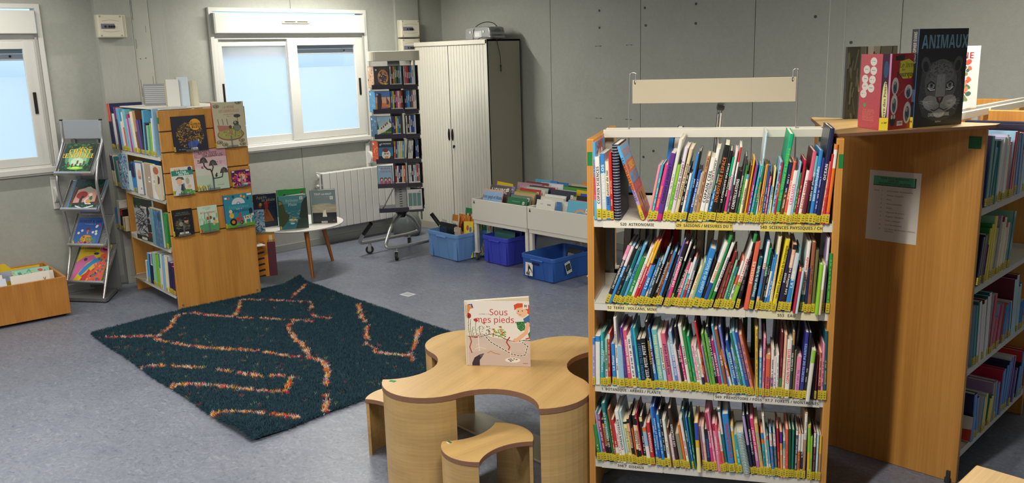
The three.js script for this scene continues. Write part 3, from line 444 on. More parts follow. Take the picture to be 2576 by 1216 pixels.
PIC.aventure = picture(0.145, 0.195, (p) => { p.bg('#c3dccb'); p.fine(26, 8, 46, 3, '#7a8f7a').rect(40, 15, 22, 3, '#b9b04a').text('A l\'aventure !', 52, 34, 15, '#c9343c', 'bold', 'sans-serif', 'center', 0, 0.85); p.many(50, () => p.line([[rr(0, 100), rr(60, 130)], [0, 0]].map((q, i, s) => i ? [s[0][0], s[0][1] - rr(10, 34)] : q), ['#7fb58a', '#a9d0b0', '#5a9a6e'][Math.floor(rnd() * 3)], rr(1, 4))); p.poly([[0, 96], [50, 88], [100, 94], [100, p.H], [0, p.H]], '#4f9a63'); for (const [a, b, c] of [[46, 52, '#b04a3a'], [62, 50, '#7a4a2a'], [80, 60, '#2f6a8a'], [88, 74, '#d9c03a'], [76, 82, '#c9b08a']]) p.oval(a, b, 5, 5, '#e9c2a2').oval(a, b + 12, 6, 9, c); p.rect(0, 118, 14, 14, '#c9343c').fine(44, 126, 14, 3, '#e8f0e8'); }, 180);
PIC.comptines = picture(0.225, 0.25, (p) => { p.bg('#1f87a0'); p.oval(50, 32, 23, 20, '#c9ccd8').oval(50, 32, 7, 6, '#8a94a8').oval(50, 32, 3, 2.6, '#e8e8ec').rect(20, 33, 60, 16, '#1f87a0'); p.text('Comptines', 50, 43, 13, '#57a2a0', 'bold', 'serif').text('anglaises', 60, 55, 16, '#15365e', 'bold', 'serif'); for (const [a, b, c] of [[18, 12, '#c05a4a'], [34, 8, '#20405a'], [62, 8, '#e2a03a'], [72, 12, '#e2a03a'], [84, 18, '#20405a']]) p.oval(a, b, 4, 5, c); p.rect(0, 98, 100, 14, '#5e9a34').many(40, () => p.line([[rr(0, 100), 104], [0, 0]].map((q, i, s) => i ? [s[0][0] + rr(-2, 2), rr(94, 99)] : q), '#79b23e', 1)); p.rect(36, 78, 22, 14, '#c8382c').rect(48, 66, 8, 16, '#c8382c').oval(26, 92, 12, 12, '#16181c').oval(26, 92, 6, 6, '#d9742c').oval(54, 96, 6.5, 6.5, '#16181c').oval(54, 96, 3, 3, '#d9742c'); p.poly([[62, 76], [92, 74], [94, 84], [90, 86], [90, 100], [86, 100], [85, 88], [72, 88], [70, 101], [66, 101], [64, 86]], '#d8d2b8').many(12, () => p.oval(rr(66, 90), rr(76, 85), 2.2, 1.6, '#8a6a4a')).oval(96, 74, 5, 4, '#d8d2b8').poly([[84, 56], [92, 50], [97, 60], [94, 70], [84, 70]], '#182030').oval(20, 56, 6, 6, '#e8c08a').oval(22, 70, 8, 9, '#d9a83a'); p.rect(82, 2, 17, 6, '#e8e6e2').rect(4, 8, 8, 6, '#e8e6e2'); }, 300);
const leafy = (p, cols, n, y0, y1) => p.many(n, () => p.oval(rr(0, 100), rr(y0, y1), rr(2, 8), rr(1.4, 4), cols[Math.floor(rnd() * cols.length)], rr(0, 3)));
PIC.chant = picture(0.265, 0.31, (p) => { p.bg('#11331f'); p.oval(52, 58, 42, 40, '#4f9a6a').oval(52, 62, 30, 28, '#8fc79a').oval(52, 72, 20, 16, '#c6e4c4'); leafy(p, ['#12381f', '#1c5028', '#0c2616', '#2a6a30'], 70, 0, 20); leafy(p, ['#123a1e', '#2a7a2c', '#1a5a26'], 60, 82, p.H); p.poly([[92, 10], [100, 8], [100, 90], [90, 80]], '#0a1c12').oval(52, 96, 26, 6, '#8fd23a').oval(52, 95, 14, 3, '#c9f05a'); for (const [s, y, z] of [['LE', 20, 12], ['CHANT', 32, 22], ['des', 41, 8], ['GRENOUILLES', 50, 23]]) { p.text(s, 53, y, z, '#7a4a0a', 'bold', 'serif', 'center', 0, 0.92); p.text(s, 52, y - 0.8, z, '#f2c43a', 'bold', 'serif', 'center', 0, 0.92); } p.many(20, () => p.oval(rr(18, 86), rr(14, 40), 2.2, 1.2, '#e8b02c', rr(0, 3))); for (const [a, b] of [[24, 76], [40, 82], [54, 70], [66, 80], [76, 72]]) p.oval(a, b, 3.4, 3, '#6a3a22').oval(a, b + 6, 2.6, 6, '#4a3a2a').line([[a, b], [a + 4, b + 8]], '#a5482c', 1.4); p.fine(22, 6, 14, 2, '#b9c0a0').fine(46, 6, 14, 2, '#b9c0a0').fine(68, 6, 10, 2, '#b9c0a0'); }, 280);
PIC.clearing = picture(0.27, 0.31, (p) => { p.bg('#16302a'); p.poly([[20, 40], [40, 34], [54, 26], [70, 36], [86, 42], [88, 84], [14, 90]], '#dba59a').oval(54, 40, 16, 9, '#a9b3a4'); leafy(p, ['#173b33', '#0f2823', '#21483c'], 60, 0, 26); leafy(p, ['#1d5a44', '#2a7a5a', '#11382c'], 40, 96, p.H); p.rect(6, 30, 9, 66, '#6a3a22').rect(86, 32, 10, 64, '#5a2c1c'); p.line([[30, 12], [34, 18], [30, 20]], '#4a7a6a', 1).line([[38, 10], [40, 20], [48, 15], [56, 18]], '#4a7a6a', 1); p.oval(38, 60, 18, 14, '#a5342c', -0.2).oval(42, 68, 5, 5, '#3a1a18').rect(34, 72, 9, 22, '#3a1c1c').oval(66, 58, 6, 6, '#f0e8e0').oval(70, 72, 5, 9, '#2f7a54').line([[60, 70], [52, 80], [58, 92], [74, 92]], '#efe8e4', 4).oval(66, 84, 7, 8, '#d9a45a').line([[24, 100], [52, 110], [84, 100]], '#e8efe8', 4).oval(20, 100, 6, 5, '#2a1a18'); p.rect(0, 0, 5, p.H, '#4a8ac0'); }, 260);
PIC.mimose = picture(0.225, 0.25, (p) => { p.bg('#3260b8'); p.text('MIMOSE & SAM', 50, 14, 15, '#14204e', 'bold', 'sans-serif', 'center', 0, 0.8).fine(30, 24, 42, 3, '#c9c08a'); p.oval(50, 86, 24, 17, '#d99a24').many(40, () => p.oval(rr(30, 70), rr(74, 100), rr(1, 3), rr(1, 2.4), ['#b2581c', '#e8b83a', '#6a2e14'][Math.floor(rnd() * 3)])); p.oval(48, 46, 7, 5, '#6a3a1a').oval(49, 54, 4.5, 6, '#e0705a').oval(49, 62, 3, 3, '#e88a9a'); for (const [a, b] of [[14, 62], [26, 52], [70, 58], [82, 54], [84, 64]]) p.oval(a, b, 5, 5, '#eeeae0').line([[a, b + 5], [a + 2, 92]], '#2f8a5a', 1.4); p.oval(80, 34, 5, 7, '#f0ece4', 0.5).oval(90, 28, 6, 4, '#c83a4a', 0.3); p.many(24, () => p.line([[rr(6, 94), 100], [0, 0]].map((q, i, s) => i ? [s[0][0] + rr(-6, 6), rr(76, 92)] : q), '#2f8a5a', 1.6)); p.many(18, () => p.oval(rr(18, 82), rr(96, 106), rr(2, 5), 2, ['#c85a3a', '#d9742c', '#b04a5a'][Math.floor(rnd() * 3)])); p.oval(50, 100, 8, 8, '#e0503a').oval(50, 100, 5, 5, '#1c2a6a').rect(0, 98, 6, 10, '#e0c92c'); }, 260);
PIC.gargouille = picture(0.27, 0.335, (p) => { p.bg('#d9bd1c'); p.poly([[0, 60], [24, 40], [52, 34], [62, 44], [36, 62], [20, 90], [4, p.H], [0, p.H]], '#cf6aa8').poly([[64, 40], [100, 20], [100, p.H], [40, p.H], [54, 90], [70, 66]], '#d85a3e').poly([[58, 46], [76, 44], [84, 50], [56, 66], [40, 88], [28, 104], [18, 98], [30, 74]], '#2f8ad0').poly([[30, 104], [44, 92], [48, 80], [56, 86], [46, p.H], [26, p.H]], '#c8382c').poly([[10, p.H], [26, 108], [34, 106], [28, p.H]], '#e2c81c').oval(86, 16, 20, 11, '#d65a9a').oval(86, 14, 13, 6, '#8a1c5a').oval(88, 11, 10, 2, '#e8e2e0'); p.oval(58, 30, 9, 4, '#2a3a44').oval(64, 38, 11, 4, '#d2c024'); p.text('CA GARGOUILLE !', 34, 12, 12, '#2a2410', 'bold', 'sans-serif', 'center', 0, 0.7).fine(14, 22, 40, 2.4, '#6a5a10').oval(28, 50, 6, 5, '#4a3a4a'); p.many(70, () => { const a = rr(52, 98), b = rr(38, p.H - 4); if (a + b * 0.3 > 84) p.oval(a, b, rr(1, 5), rr(1, 3.4), ['#2f7a3a', '#2a58b0', '#1f2a3a', '#e05a7a', '#c22a5a', '#e8a02c'][Math.floor(rnd() * 6)], rr(0, 3)); }); }, 290);
PIC.apres = picture(0.2, 0.285, (p) => { p.bg('#13233f'); p.text('Après', 38, 14, 16, '#b9c39a', 'normal', 'serif').text('la pluie', 66, 26, 16, '#b9c39a', 'normal', 'serif'); p.poly([[48, 66], [62, 66], [84, 118], [24, 122]], '#b0602a').many(14, (k) => p.line([[54 + rr(-4, 6), 68], [30 + k * 3.8, 120]], '#7a3c1c', 1)); p.oval(56, 52, 8, 14, '#a32a20').oval(56, 40, 9, 8, '#b52f24').oval(66, 38, 6, 4, '#8a1f1c').oval(30, 50, 6, 9, '#b52f24').oval(32, 44, 6, 7, '#c8a53a'); p.fine(76, 56, 20, 1.6, '#4a6a8a').code(3, p.H - 16, 24, 8); p.rect(0, 0, 100, 5, '#1c2f55'); }, 210);
PIC.rythme = picture(0.225, 0.28, (p) => { p.bg('#2c7480'); p.rect(0, 0, 100, 30, '#4f8f98'); p.many(50, () => p.line([[rr(20, 80), rr(56, 100)], [0, 0]].map((q, i, s) => i ? [s[0][0] + rr(4, 20), s[0][1]] : q), ['#8fbcc0', '#c9dcd8', '#3f8a94', '#1f5a66'][Math.floor(rnd() * 4)], 0.8)); p.poly([[0, 14], [12, 20], [20, 44], [22, 60], [36, 72], [30, 92], [14, 110], [0, 118]], '#3f4a2c').poly([[0, 18], [10, 22], [14, 30], [0, 34]], '#8a7a3a').poly([[100, 6], [90, 14], [80, 30], [74, 60], [68, 80], [78, 92], [100, 96]], '#2a3430').poly([[64, 92], [78, 84], [100, 90], [100, p.H], [54, p.H]], '#26403a'); p.text('Rythme', 46, 19, 12, '#a9c8c4', 'normal', 'serif').text('Pluie', 48, 34, 13, '#cfe2da', 'normal', 'serif'); p.oval(46, 90, 14, 4, '#d8d0a0').oval(48, 84, 5, 6, '#8a8a4a').oval(58, 92, 4, 4, '#c9b08a').oval(44, 104, 8, 3, '#bcd6d8'); p.tag(74, 6, 10, 'B').rect(0, 111, 5, 12, '#e0c92c'); }, 240);
PIC.green = picture(0.22, 0.27, (p) => { p.bg('#2f9a4a'); p.poly([[26, 34], [40, 22], [60, 18], [80, 22], [90, 32], [92, 44], [20, 48]], '#17140f').many(30, () => p.oval(rr(24, 90), rr(20, 40), rr(3, 6), rr(2, 4), '#1f1a14')).oval(86, 14, 7, 3, '#b02c24', -0.5).oval(82, 22, 3, 6, '#8a3a24'); p.tag(86, 20, 11, 'C').fine(44, 10, 20, 1.6, '#6cc07a'); }, 210);
PIC.tout = picture(0.21, 0.285, (p) => { p.bg('#7a8f94'); p.rect(0, 60, 100, 40, '#a7a08e').many(30, () => p.oval(rr(0, 100), rr(54, 92), rr(8, 20), rr(2, 5), 'rgba(188,182,160,0.4)')).rect(0, 93, 100, 45, '#141c2c'); p.text('TOUT LA-HAUT', 50, 17, 11, '#dfe4df', 'bold', 'sans-serif', 'center', 0, 0.9).fine(14, 27, 30, 2, '#b9c4c4').fine(58, 27, 24, 2, '#b9c4c4'); p.poly([[44, 110], [46, 92], [50, 84], [56, 82], [60, 84], [58, 88], [62, 110]], '#dcd9c6').oval(60, 83, 1, 0.8, '#222'); p.tag(77, 26, 12, 'C').code(38, p.H - 8, 24, 7).oval(88, 126, 2.6, 2.6, '#c83a3a').rect(0, 0, 5, p.H, '#8aa3a8'); }, 220);
PIC.chasse = picture(0.27, 0.34, (p) => { p.bg('#a3a5a8'); p.rect(0, 0, 100, 24, '#17221a').rect(0, 112, 100, 16, '#1d2a20'); p.many(80, () => { const a = rr(0, 46), b = rr(10, 110); p.line([[a, b], [a + rr(12, 40), b + rr(-24, 24)]], '#1a1c1c', rr(0.8, 2.2)); }); p.many(20, () => p.oval(rr(0, 40), rr(0, 30), rr(4, 10), rr(2, 6), '#1c3a22', rr(0, 3))); p.text('CHASSEURS', 62, 26, 10, '#d8d8d6', 'bold'); p.line([[56, 50], [88, 48], [92, 104], [60, 106], [56, 50]], '#6a6a6a', 1.4).poly([[76, 10], [84, 40], [70, 60], [68, 30]], '#15171a').oval(74, 64, 8, 8, '#17171a').poly([[64, 74], [84, 72], [90, 84], [86, 96], [66, 98]], '#17171a').oval(76, 106, 14, 8, '#5a2420'); p.code(28, 117, 28, 7); }, 220);
PIC.wave = picture(0.16, 0.3, (p) => { p.bg('#8fb0c8'); p.many(120, () => p.oval(rr(0, 100), rr(0, p.H), rr(3, 16), rr(2, 6), ['#3f78a8', '#c9d8e2', '#2a5a8a', '#6a9ac0', '#a9c4d4'][Math.floor(rnd() * 5)], rr(-1, 1))); p.rect(46, 120, 18, 26, '#7a7a80'); }, 110);
PIC.blueback = picture(0.2, 0.3, (p) => { p.bg('#2f6a94'); p.rect(0, 0, 100, 5, '#d9a52c').rect(0, 5, 30, p.H, '#6a9aa8'); p.many(60, () => p.oval(rr(0, 100), rr(6, p.H), rr(2, 8), rr(2, 8), 'rgba(120,170,190,0.3)')); p.fine(50, 70, 3, 3, '#b58a5a').many(22, (k) => p.rect(52, 74 + k * 3, 2.4, 1.8, '#a98452').rect(68, 62 + k * 3, 2.4, 1.8, '#a98452')); p.oval(80, 30, 12, 18, '#1f3f5a'); }, 150);
PIC.brownback = picture(0.17, 0.25, (p) => { p.bg('#b5a28c'); p.rect(0, 0, 14, p.H, '#dcd8d0').rect(70, 0, 30, 60, '#a9826a').code(44, 58, 18, 24).line([[66, 58], [90, 54]], '#5a2a20', 1.4); }, 100);
PIC.whitepanda = picture(0.17, 0.25, (p) => { p.bg('#d8ccb4'); p.rect(0, 0, 30, p.H, '#e4e2de').oval(60, 22, 30, 16, '#b5603c').poly([[76, 40], [96, 50], [90, 74], [70, 80]], '#4a1c1a').code(22, 60, 16, 24).poly([[20, 100], [70, p.H], [20, p.H]], '#efeee8'); }, 100);
PIC.face = picture(0.14, 0.24, (p) => { p.bg('#3a7ab0'); p.rect(8, 12, 84, p.H, '#e8e6e4').oval(56, 70, 24, 26, '#e9b8a0').rect(38, 78, 40, 16, '#c98a84').code(56, 132, 22, 22).rect(0, 0, 100, 6, '#c9b83a'); }, 90);
PIC.ten = picture(0.2, 0.29, (p) => { p.bg('#3fa0d0'); p.many(40, (k) => { const a = k / 40 * 6.283, r = k % 2 ? 34 : 46; p.poly([[50, 34], [50 + Math.cos(a) * r, 34 + Math.sin(a) * r], [50 + Math.cos(a + 0.16) * r * 0.8, 34 + Math.sin(a + 0.16) * r * 0.8]], '#a8202c'); }); p.oval(50, 34, 33, 31, '#b02430').text('10', 50, 36, 52, '#e8e6e0'); }, 200);
PIC.decouvre = picture(0.2, 0.28, (p) => { p.bg('#62a6d8'); p.rect(0, 30, 100, 22, '#d9662c').rect(0, 72, 100, 18, '#d84a5a').rect(0, 90, 100, 30, '#d98a2c').rect(0, 118, 100, 24, '#b8243a'); p.text('DECOUVRE', 50, 16, 20, '#d8542c', 'bold', 'sans-serif', 'center', 0, 0.9).text('LES', 14, 42, 10, '#2a3a8a').text('SCIENCES', 58, 42, 18, '#f0c43a', 'bold', 'sans-serif', 'center', 0, 0.8).text('DE LA', 16, 62, 9, '#6a2a6a').text('PETITE', 64, 62, 20, '#d8542c', 'bold', 'sans-serif', 'center', 0, 0.85).text('ENFANCE', 50, 81, 16, '#e8838a', 'bold', 'sans-serif', 'center', 0, 0.95); p.poly([[34, 92], [42, 96], [46, 124], [36, 130], [30, 110]], '#3a2a1c').poly([[56, 94], [66, 98], [66, 120], [58, 128], [54, 108]], '#4a2c1c').oval(50, 132, 30, 5, '#7a1c2c'); }, 210);
PIC.ocean = picture(0.25, 0.34, (p) => { p.bg('#2c3244'); p.rect(0, 30, 100, 50, '#3c4044').many(40, () => p.line([[rr(0, 100), rr(32, 80)], [0, 0]].map((q, i, s) => i ? [s[0][0] + rr(5, 24), s[0][1] + rr(-1, 1)] : q), ['#4f5458', '#33373c'][Math.floor(rnd() * 2)], 1)); p.rect(0, 92, 100, 12, '#a8846c').rect(0, 104, 100, p.H, '#1c2440'); }, 160);
PIC.orangehair = picture(0.25, 0.34, (p) => { p.bg('#e4e1da'); p.rect(8, 10, 4, 60, '#c9c6be').code(62, 22, 22, 16).code(62, 46, 18, 20); p.many(14, (k) => p.rect(20 + k * 2.4, 20, 0.9, 60, '#cfccc4')); p.oval(30, 100, 24, 16, '#d06a2c').oval(36, 104, 14, 12, '#f0d0b4').oval(66, 108, 22, 10, '#e9c8ac').many(40, () => p.oval(rr(2, 98), rr(94, 130), rr(3, 9), rr(2, 6), ['#d06a2c', '#b0521c', '#e2a04a', '#3a4a3a', '#e8dcc8'][Math.floor(rnd() * 5)], rr(0, 3))); p.rect(0, 128, 100, 12, '#8a2a34'); }, 240);
PIC.whiteback = picture(0.2, 0.28, (p) => { p.bg('#e2ded6'); p.poly([[60, 78], [100, 70], [100, p.H], [50, p.H]], '#c8442c'); p.code(10, 108, 36, 18).oval(30, 30, 6, 10, '#c9c4ba'); }, 130);
PIC.papi = picture(0.24, 0.2, (p) => { p.bg('#8fb4e0'); p.many(60, (k) => { const c = k % 2 ? '#e89aa8' : '#e8b04a', a = (k % 15) * 7; k < 15 ? p.rect(a, 0, 5, 5, c) : k < 30 ? p.rect(a, p.H - 5, 5, 5, c) : k < 45 ? p.rect(0, (k - 30) * 6, 5, 4, c) : p.rect(95, (k - 45) * 6, 5, 4, c); }); p.text('Avec papi et Mamie', 52, 22, 13, '#17224a', 'bold', 'serif', 'center', 0, 0.85).fine(14, 34, 24, 3, '#4a6a9a'); p.oval(56, 66, 22, 26, '#d07a3c').oval(66, 72, 9, 11, '#e2a06a').oval(44, 86, 20, 14, '#c96a30').text('A', 88, 42, 9, '#17224a'); }, 240);
PIC.ourse = picture(0.26, 0.26, (p) => { p.bg('#57504f'); p.text("L'OURSE", 48, 17, 22, '#efe9dc', 'bold', 'sans-serif', 'center', 0, 0.9).tag(84, 6, 9, 'A'); p.oval(50, 66, 34, 28, '#7a5a48'); }, 200);
PIC.rainbow = picture(0.24, 0.22, (p) => { p.bg('#5fb4d2'); [['#c98aa8', 34], ['#c9a88a', 31], ['#a8b88a', 28], ['#7a9ac8', 25]].forEach(([c, r]) => p.oval(56, 54, r, r, c)); p.oval(56, 54, 22, 22, '#5fb4d2').rect(0, 60, 100, 40, '#6cbcd4').oval(84, 74, 14, 12, '#d8dcdc').rect(38, 66, 2, 12, '#7a5a8a').many(10, () => p.line([[rr(36, 70), 80], [0, 0]].map((q, i, s) => i ? [s[0][0], rr(64, 76)] : q), '#c98a8a', 1)); p.tag(76, 18, 11, 'E'); }, 210);
PIC.greenkv = picture(0.26, 0.26, (p) => { p.bg('#3f8f2c'); p.poly([[0, 24], [14, 12], [20, 22], [38, 28], [60, 24], [70, 34], [0, 50]], '#dcd2e2').line([[26, 14], [46, 24]], '#1c1a14', 3).line([[62, 16], [70, 28]], '#1c1a14', 3).line([[74, 16], [70, 28]], '#1c1a14', 3).line([[30, 24], [30, 34]], '#5a3a1c', 2); p.tag(80, 10, 10, 'C'); }, 160);
PIC.bluec = picture(0.27, 0.27, (p) => { p.bg('#5a9ad4'); p.rect(0, 0, 20, 30, '#e08a34').poly([[44, 20], [58, 6], [76, 8], [70, 24], [60, 34], [44, 34]], '#d86a2c'); p.tag(84, 12, 9, 'C'); }, 140);
PIC.polar = picture(0.26, 0.26, (p) => { p.bg('#4aa3bf'); p.text('Petit océan bleu', 46, 12, 9, '#14303a', 'bold', 'serif').rect(0, 26, 60, 74, '#a9b0ac').rect(70, 0, 30, 40, '#2f7ac0').tag(84, 20, 8, 'A'); }, 130);
PIC.whitec = picture(0.24, 0.24, (p) => { p.bg('#dedcd6'); p.fine(22, 12, 16, 5, '#a9a7a2').rect(58, 13, 20, 5, '#8a8a88'); p.tag(80, 30, 10, 'C'); }, 130);
PIC.darkc = picture(0.24, 0.26, (p) => { p.bg('#2f3446'); p.tag(80, 12, 11, 'C'); }, 80);
PIC.greenb = picture(0.24, 0.22, (p) => { p.bg('#1c6a44'); p.text('8', 82, 18, 9, '#eee').fine(24, 12, 40, 4, '#7ab08c'); p.tag(78, 12, 9, 'B'); }, 110);
PIC.moon = picture(0.27, 0.22, (p) => { p.bg('#12141c'); p.oval(24, 24, 22, 14, '#1c3450').line([[56, 42], [60, 50], [68, 54]], '#dcdcd8', 1.6).line([[86, 40], [90, 48], [88, 58]], '#b9a06a', 1.4).text('LUNE', 62, 64, 9, '#e8e6e0').many(16, () => p.oval(rr(4, 96), rr(4, 50), 0.6, 0.6, '#8ab0d0')); p.tag(86, 8, 9, 'D'); }, 170);
PIC.greenwords = picture(0.29, 0.3, (p) => { p.bg('#1f8f55'); p.many(16, (k) => p.oval(8 + k * 6, 16 + rr(-3, 3), 3, 4, ['#d83a3a', '#efeee6', '#e2b02c', '#1c2a2a'][k % 4])); p.rect(0, 30, 100, 70, '#d8d2a8'); leafy(p, ['#c9802c', '#e2c04a', '#b0482c', '#efe9d8', '#2a2a2a', '#5a8a3a'], 90, 32, 100); }, 180);
PIC.monsters = picture(0.2, 0.26, (p) => { p.bg('#d88a34'); leafy(p, ['#e8e2d0', '#b0402c', '#e2b24a', '#2a2320', '#d8662c'], 90, 0, p.H); p.oval(52, 60, 30, 40, '#b02c44').oval(52, 56, 18, 26, '#e0a09a').oval(52, 40, 18, 16, '#2a1c18').oval(46, 58, 2, 2.4, '#111').oval(58, 58, 2, 2.4, '#111').oval(52, 92, 20, 14, '#3a6a3a'); }, 150);
PIC.penguins = picture(0.14, 0.26, (p) => { p.bg('#e6e0cc'); p.oval(50, 60, 26, 40, '#ece8dc').oval(50, 80, 20, 30, '#7a2c2c').rect(10, 0, 80, 30, '#d8862c').oval(38, 46, 5, 5, '#222').oval(60, 46, 5, 5, '#222'); leafy(p, ['#d8862c', '#efe9d8', '#2a2320'], 20, 110, p.H); }, 90);
PIC.yellowdots = picture(0.1, 0.22, (p) => { p.bg('#e8d01c'); for (const [a, b, c] of [[40, 40, '#c83a2c'], [70, 50, '#2f7ac0'], [30, 90, '#2f7ac0'], [66, 100, '#c83a2c'], [40, 140, '#c83a2c'], [70, 150, '#3a9ac0'], [40, 186, '#e8a0b0'], [66, 200, '#c83a2c']]) p.oval(a, b, 13, 16, c); }, 70);
PIC.leafy = picture(0.25, 0.3, (p) => { p.bg('#8fd0b8'); leafy(p, ['#4fae8a', '#c9c83a', '#a9dcc8', '#2f8a6a', '#d83a4a'], 60, 0, p.H); }, 110);
PIC.darkcover = picture(0.3, 0.22, (p) => { p.bg('#23272b'); p.text('BIENVENUE', 40, 20, 12, '#b9bcae', 'bold', 'sans-serif', 'center', 0, 0.9); p.rect(0, 40, 100, 3, '#a89a5a'); }, 120);
PIC.birdsticker = picture(0.1, 0.125, (p) => { p.bg('#e6e4de'); p.poly([[34, 26], [46, 20], [58, 30], [96, 84], [98, 104], [86, 84], [60, 56], [50, 70], [44, 96], [30, 102], [36, 74]], '#1f2022').poly([[34, 12], [44, 26], [38, 30]], '#1f2022').oval(42, 32, 5, 4, '#e8e6e0').oval(30, 106, 20, 14, '#6a665f').oval(58, 92, 8, 8, '#8a5a48').oval(48, 110, 12, 12, '#4a4640'); }, 130);
PIC.darksticker = picture(0.07, 0.11, (p) => { p.bg('#cfd6d2'); p.rect(8, 30, 84, 90, '#22302c').oval(50, 72, 30, 30, '#3a4a42').fine(16, 10, 60, 10, '#5a625e').fine(14, 132, 70, 10, '#5a625e'); }, 80);
PIC.tree = picture(0.25, 0.24, (p) => { p.bg('#e3e1da'); p.line([[40, 96], [38, 70], [30, 48]], '#4a4640', 2).line([[38, 70], [54, 50]], '#4a4640', 1.6).line([[38, 78], [20, 62]], '#4a4640', 1.4).line([[46, 60], [60, 60]], '#4a4640', 1.2); p.many(60, () => p.oval(rr(8, 68), rr(22, 70), rr(1.4, 3), rr(1, 1.8), ['#d8a83a', '#4a4640', '#e2c27a', '#6a665c'][Math.floor(rnd() * 4)], rr(0, 3))); p.text('V', 86, 18, 12, '#3a3a3a'); }, 180);
PIC.vcover = picture(0.2, 0.2, (p) => { p.bg('#dad7d0'); p.text('V', 62, 22, 12, '#4a4a4a').line([[0, 86], [30, 62], [64, 60], [100, 78]], '#4a2c20', 5).oval(40, 90, 30, 14, '#e0a880'); }, 120);
const film = (bgc, fn) => picture(0.135, 0.19, (p) => { p.bg(bgc); fn(p); p.oval(14, 22, 6, 6, '#e8f0f4').oval(14, 22, 3, 3, '#4a8ab0').code(26, p.H - 16, 44, 11); }, 130);
PIC.film1 = film('#2a2430', (p) => { p.oval(60, 70, 36, 50, '#c98a1c').oval(58, 70, 26, 38, '#3a2c4a').oval(36, 56, 9, 11, '#d09a78').oval(62, 44, 10, 13, '#b98a70').oval(36, 92, 10, 14, '#8a6a80').many(40, () => p.oval(rr(40, 90), rr(50, 120), rr(1, 5), rr(1, 4), ['#e8c02c', '#f0d85a', '#7a4ac0'][Math.floor(rnd() * 3)])); p.text('MAGIE', 56, 16, 14, '#8a5a3a', 'normal', 'serif'); });
PIC.film2 = film('#4a7ac0', (p) => { p.rect(0, 40, 100, 60, '#e8b08a').rect(0, 80, 100, 62, '#d8893a').poly([[14, 10], [40, 16], [44, 70], [36, 134], [10, 134]], '#2a2030').poly([[74, 30], [80, 50], [94, 74], [88, 90], [74, 90]], '#6a3a5a').poly([[30, 120], [100, 110], [100, 141], [30, 141]], '#3a1c3a'); p.text('BOU', 62, 112, 20, '#6a4ab0', 'bold'); });
PIC.film3 = film('#9cc4d8', (p) => { p.poly([[0, 84], [60, 50], [100, 20], [100, 80], [40, 110], [0, 124]], '#dfe6e0').poly([[0, 124], [50, 104], [100, 70], [100, 141], [0, 141]], '#1f5a2c'); p.poly([[4, 30], [14, 84], [0, 90]], '#2a4a2c').poly([[90, 10], [100, 50], [84, 40]], '#2a4a2c'); for (const [a, b] of [[30, 80], [44, 70], [58, 58], [70, 48]]) p.oval(a, b, 6, 7, '#8a5a34').oval(a, b - 6, 4, 3, '#b02c24'); p.text('PETIT BOIS', 60, 108, 13, '#d8b23a', 'bold', 'serif'); });
PIC.film4 = film('#1c2a3c', (p) => { p.rect(0, 40, 100, 60, '#2f7aa8').oval(52, 90, 30, 34, '#e6e4de').oval(48, 60, 20, 14, '#7a3a2a').oval(44, 84, 7, 6, '#222').oval(62, 84, 7, 6, '#222').oval(44, 84, 3, 3, '#e8e8e8').oval(62, 84, 3, 3, '#e8e8e8').oval(54, 108, 14, 8, '#d8a05a').rect(0, 116, 100, 26, '#23262c'); p.text('LE PROPHETE', 52, 16, 13, '#e6e6e2', 'bold', 'sans-serif', 'center', 0, 0.85); });
PIC.film5 = film('#8fb4d0', (p) => { p.text('MA PETITE', 56, 16, 12, '#b03a5a', 'bold', 'serif').text('TASSE DE VIE', 56, 38, 12, '#b03a5a', 'bold', 'serif', 'center', 0, 0.9); for (const a of [26, 54, 80]) p.oval(a, 92, 12, 14, '#5a2c1c').oval(a, 94, 8, 9, '#e8b898').oval(a, 114, 12, 10, ['#c85a8a', '#d8a03a', '#b04a6a'][Math.floor(a / 27) % 3]); });
PIC.filmback = picture(0.135, 0.19, (p) => { p.bg('#d6d8d6'); for (const a of [6, 36, 66]) p.rect(a, 24, 26, 92, '#5f8a86').many(20, (k) => p.fine(a + 3, 28 + k * 4.4, 20, 2, '#9ab4b0')); p.code(6, 124, 28, 8).text('45', 86, 14, 12, '#333'); }, 110);
PIC.sliver = [['#c9a07a', ['#3a2a3a', '#8a5a3a', '#e0d0b8']], ['#3f8ac0', ['#2f9a5a', '#d85a9a', '#7ac0d8']], ['#1f5a8a', ['#0f2a4a', '#c9b84a', '#2f7aa8']], ['#d84a2c', ['#e8c02c', '#7a2a8a', '#f0e08a']]].map(([b, cs]) => picture(0.135, 0.19, (p) => { p.bg(b); leafy(p, cs, 40, 20, 130); p.oval(20, 20, 8, 8, '#e8f0f4'); }, 60));
PIC.orangecat = picture(0.2, 0.36, (p) => { p.bg('#d88a2c'); p.rect(0, 0, 100, 8, '#7a7a4a').oval(36, 60, 22, 26, '#c8742c').many(12, (k) => p.poly([[0, 70 + k * 12], [40, 64 + k * 12], [44, 70 + k * 12], [0, 78 + k * 12]], k % 2 ? '#17283c' : '#d88a2c')); p.line([[20, 40], [30, 48], [46, 44]], '#1c1a18', 2).rect(72, 12, 16, 26, '#d8cfa8').rect(60, 40, 40, p.H, '#4a2a3a').many(8, (k) => p.rect(64 + k * 5, 30, 2, p.H, '#7a3a4a')); }, 100);
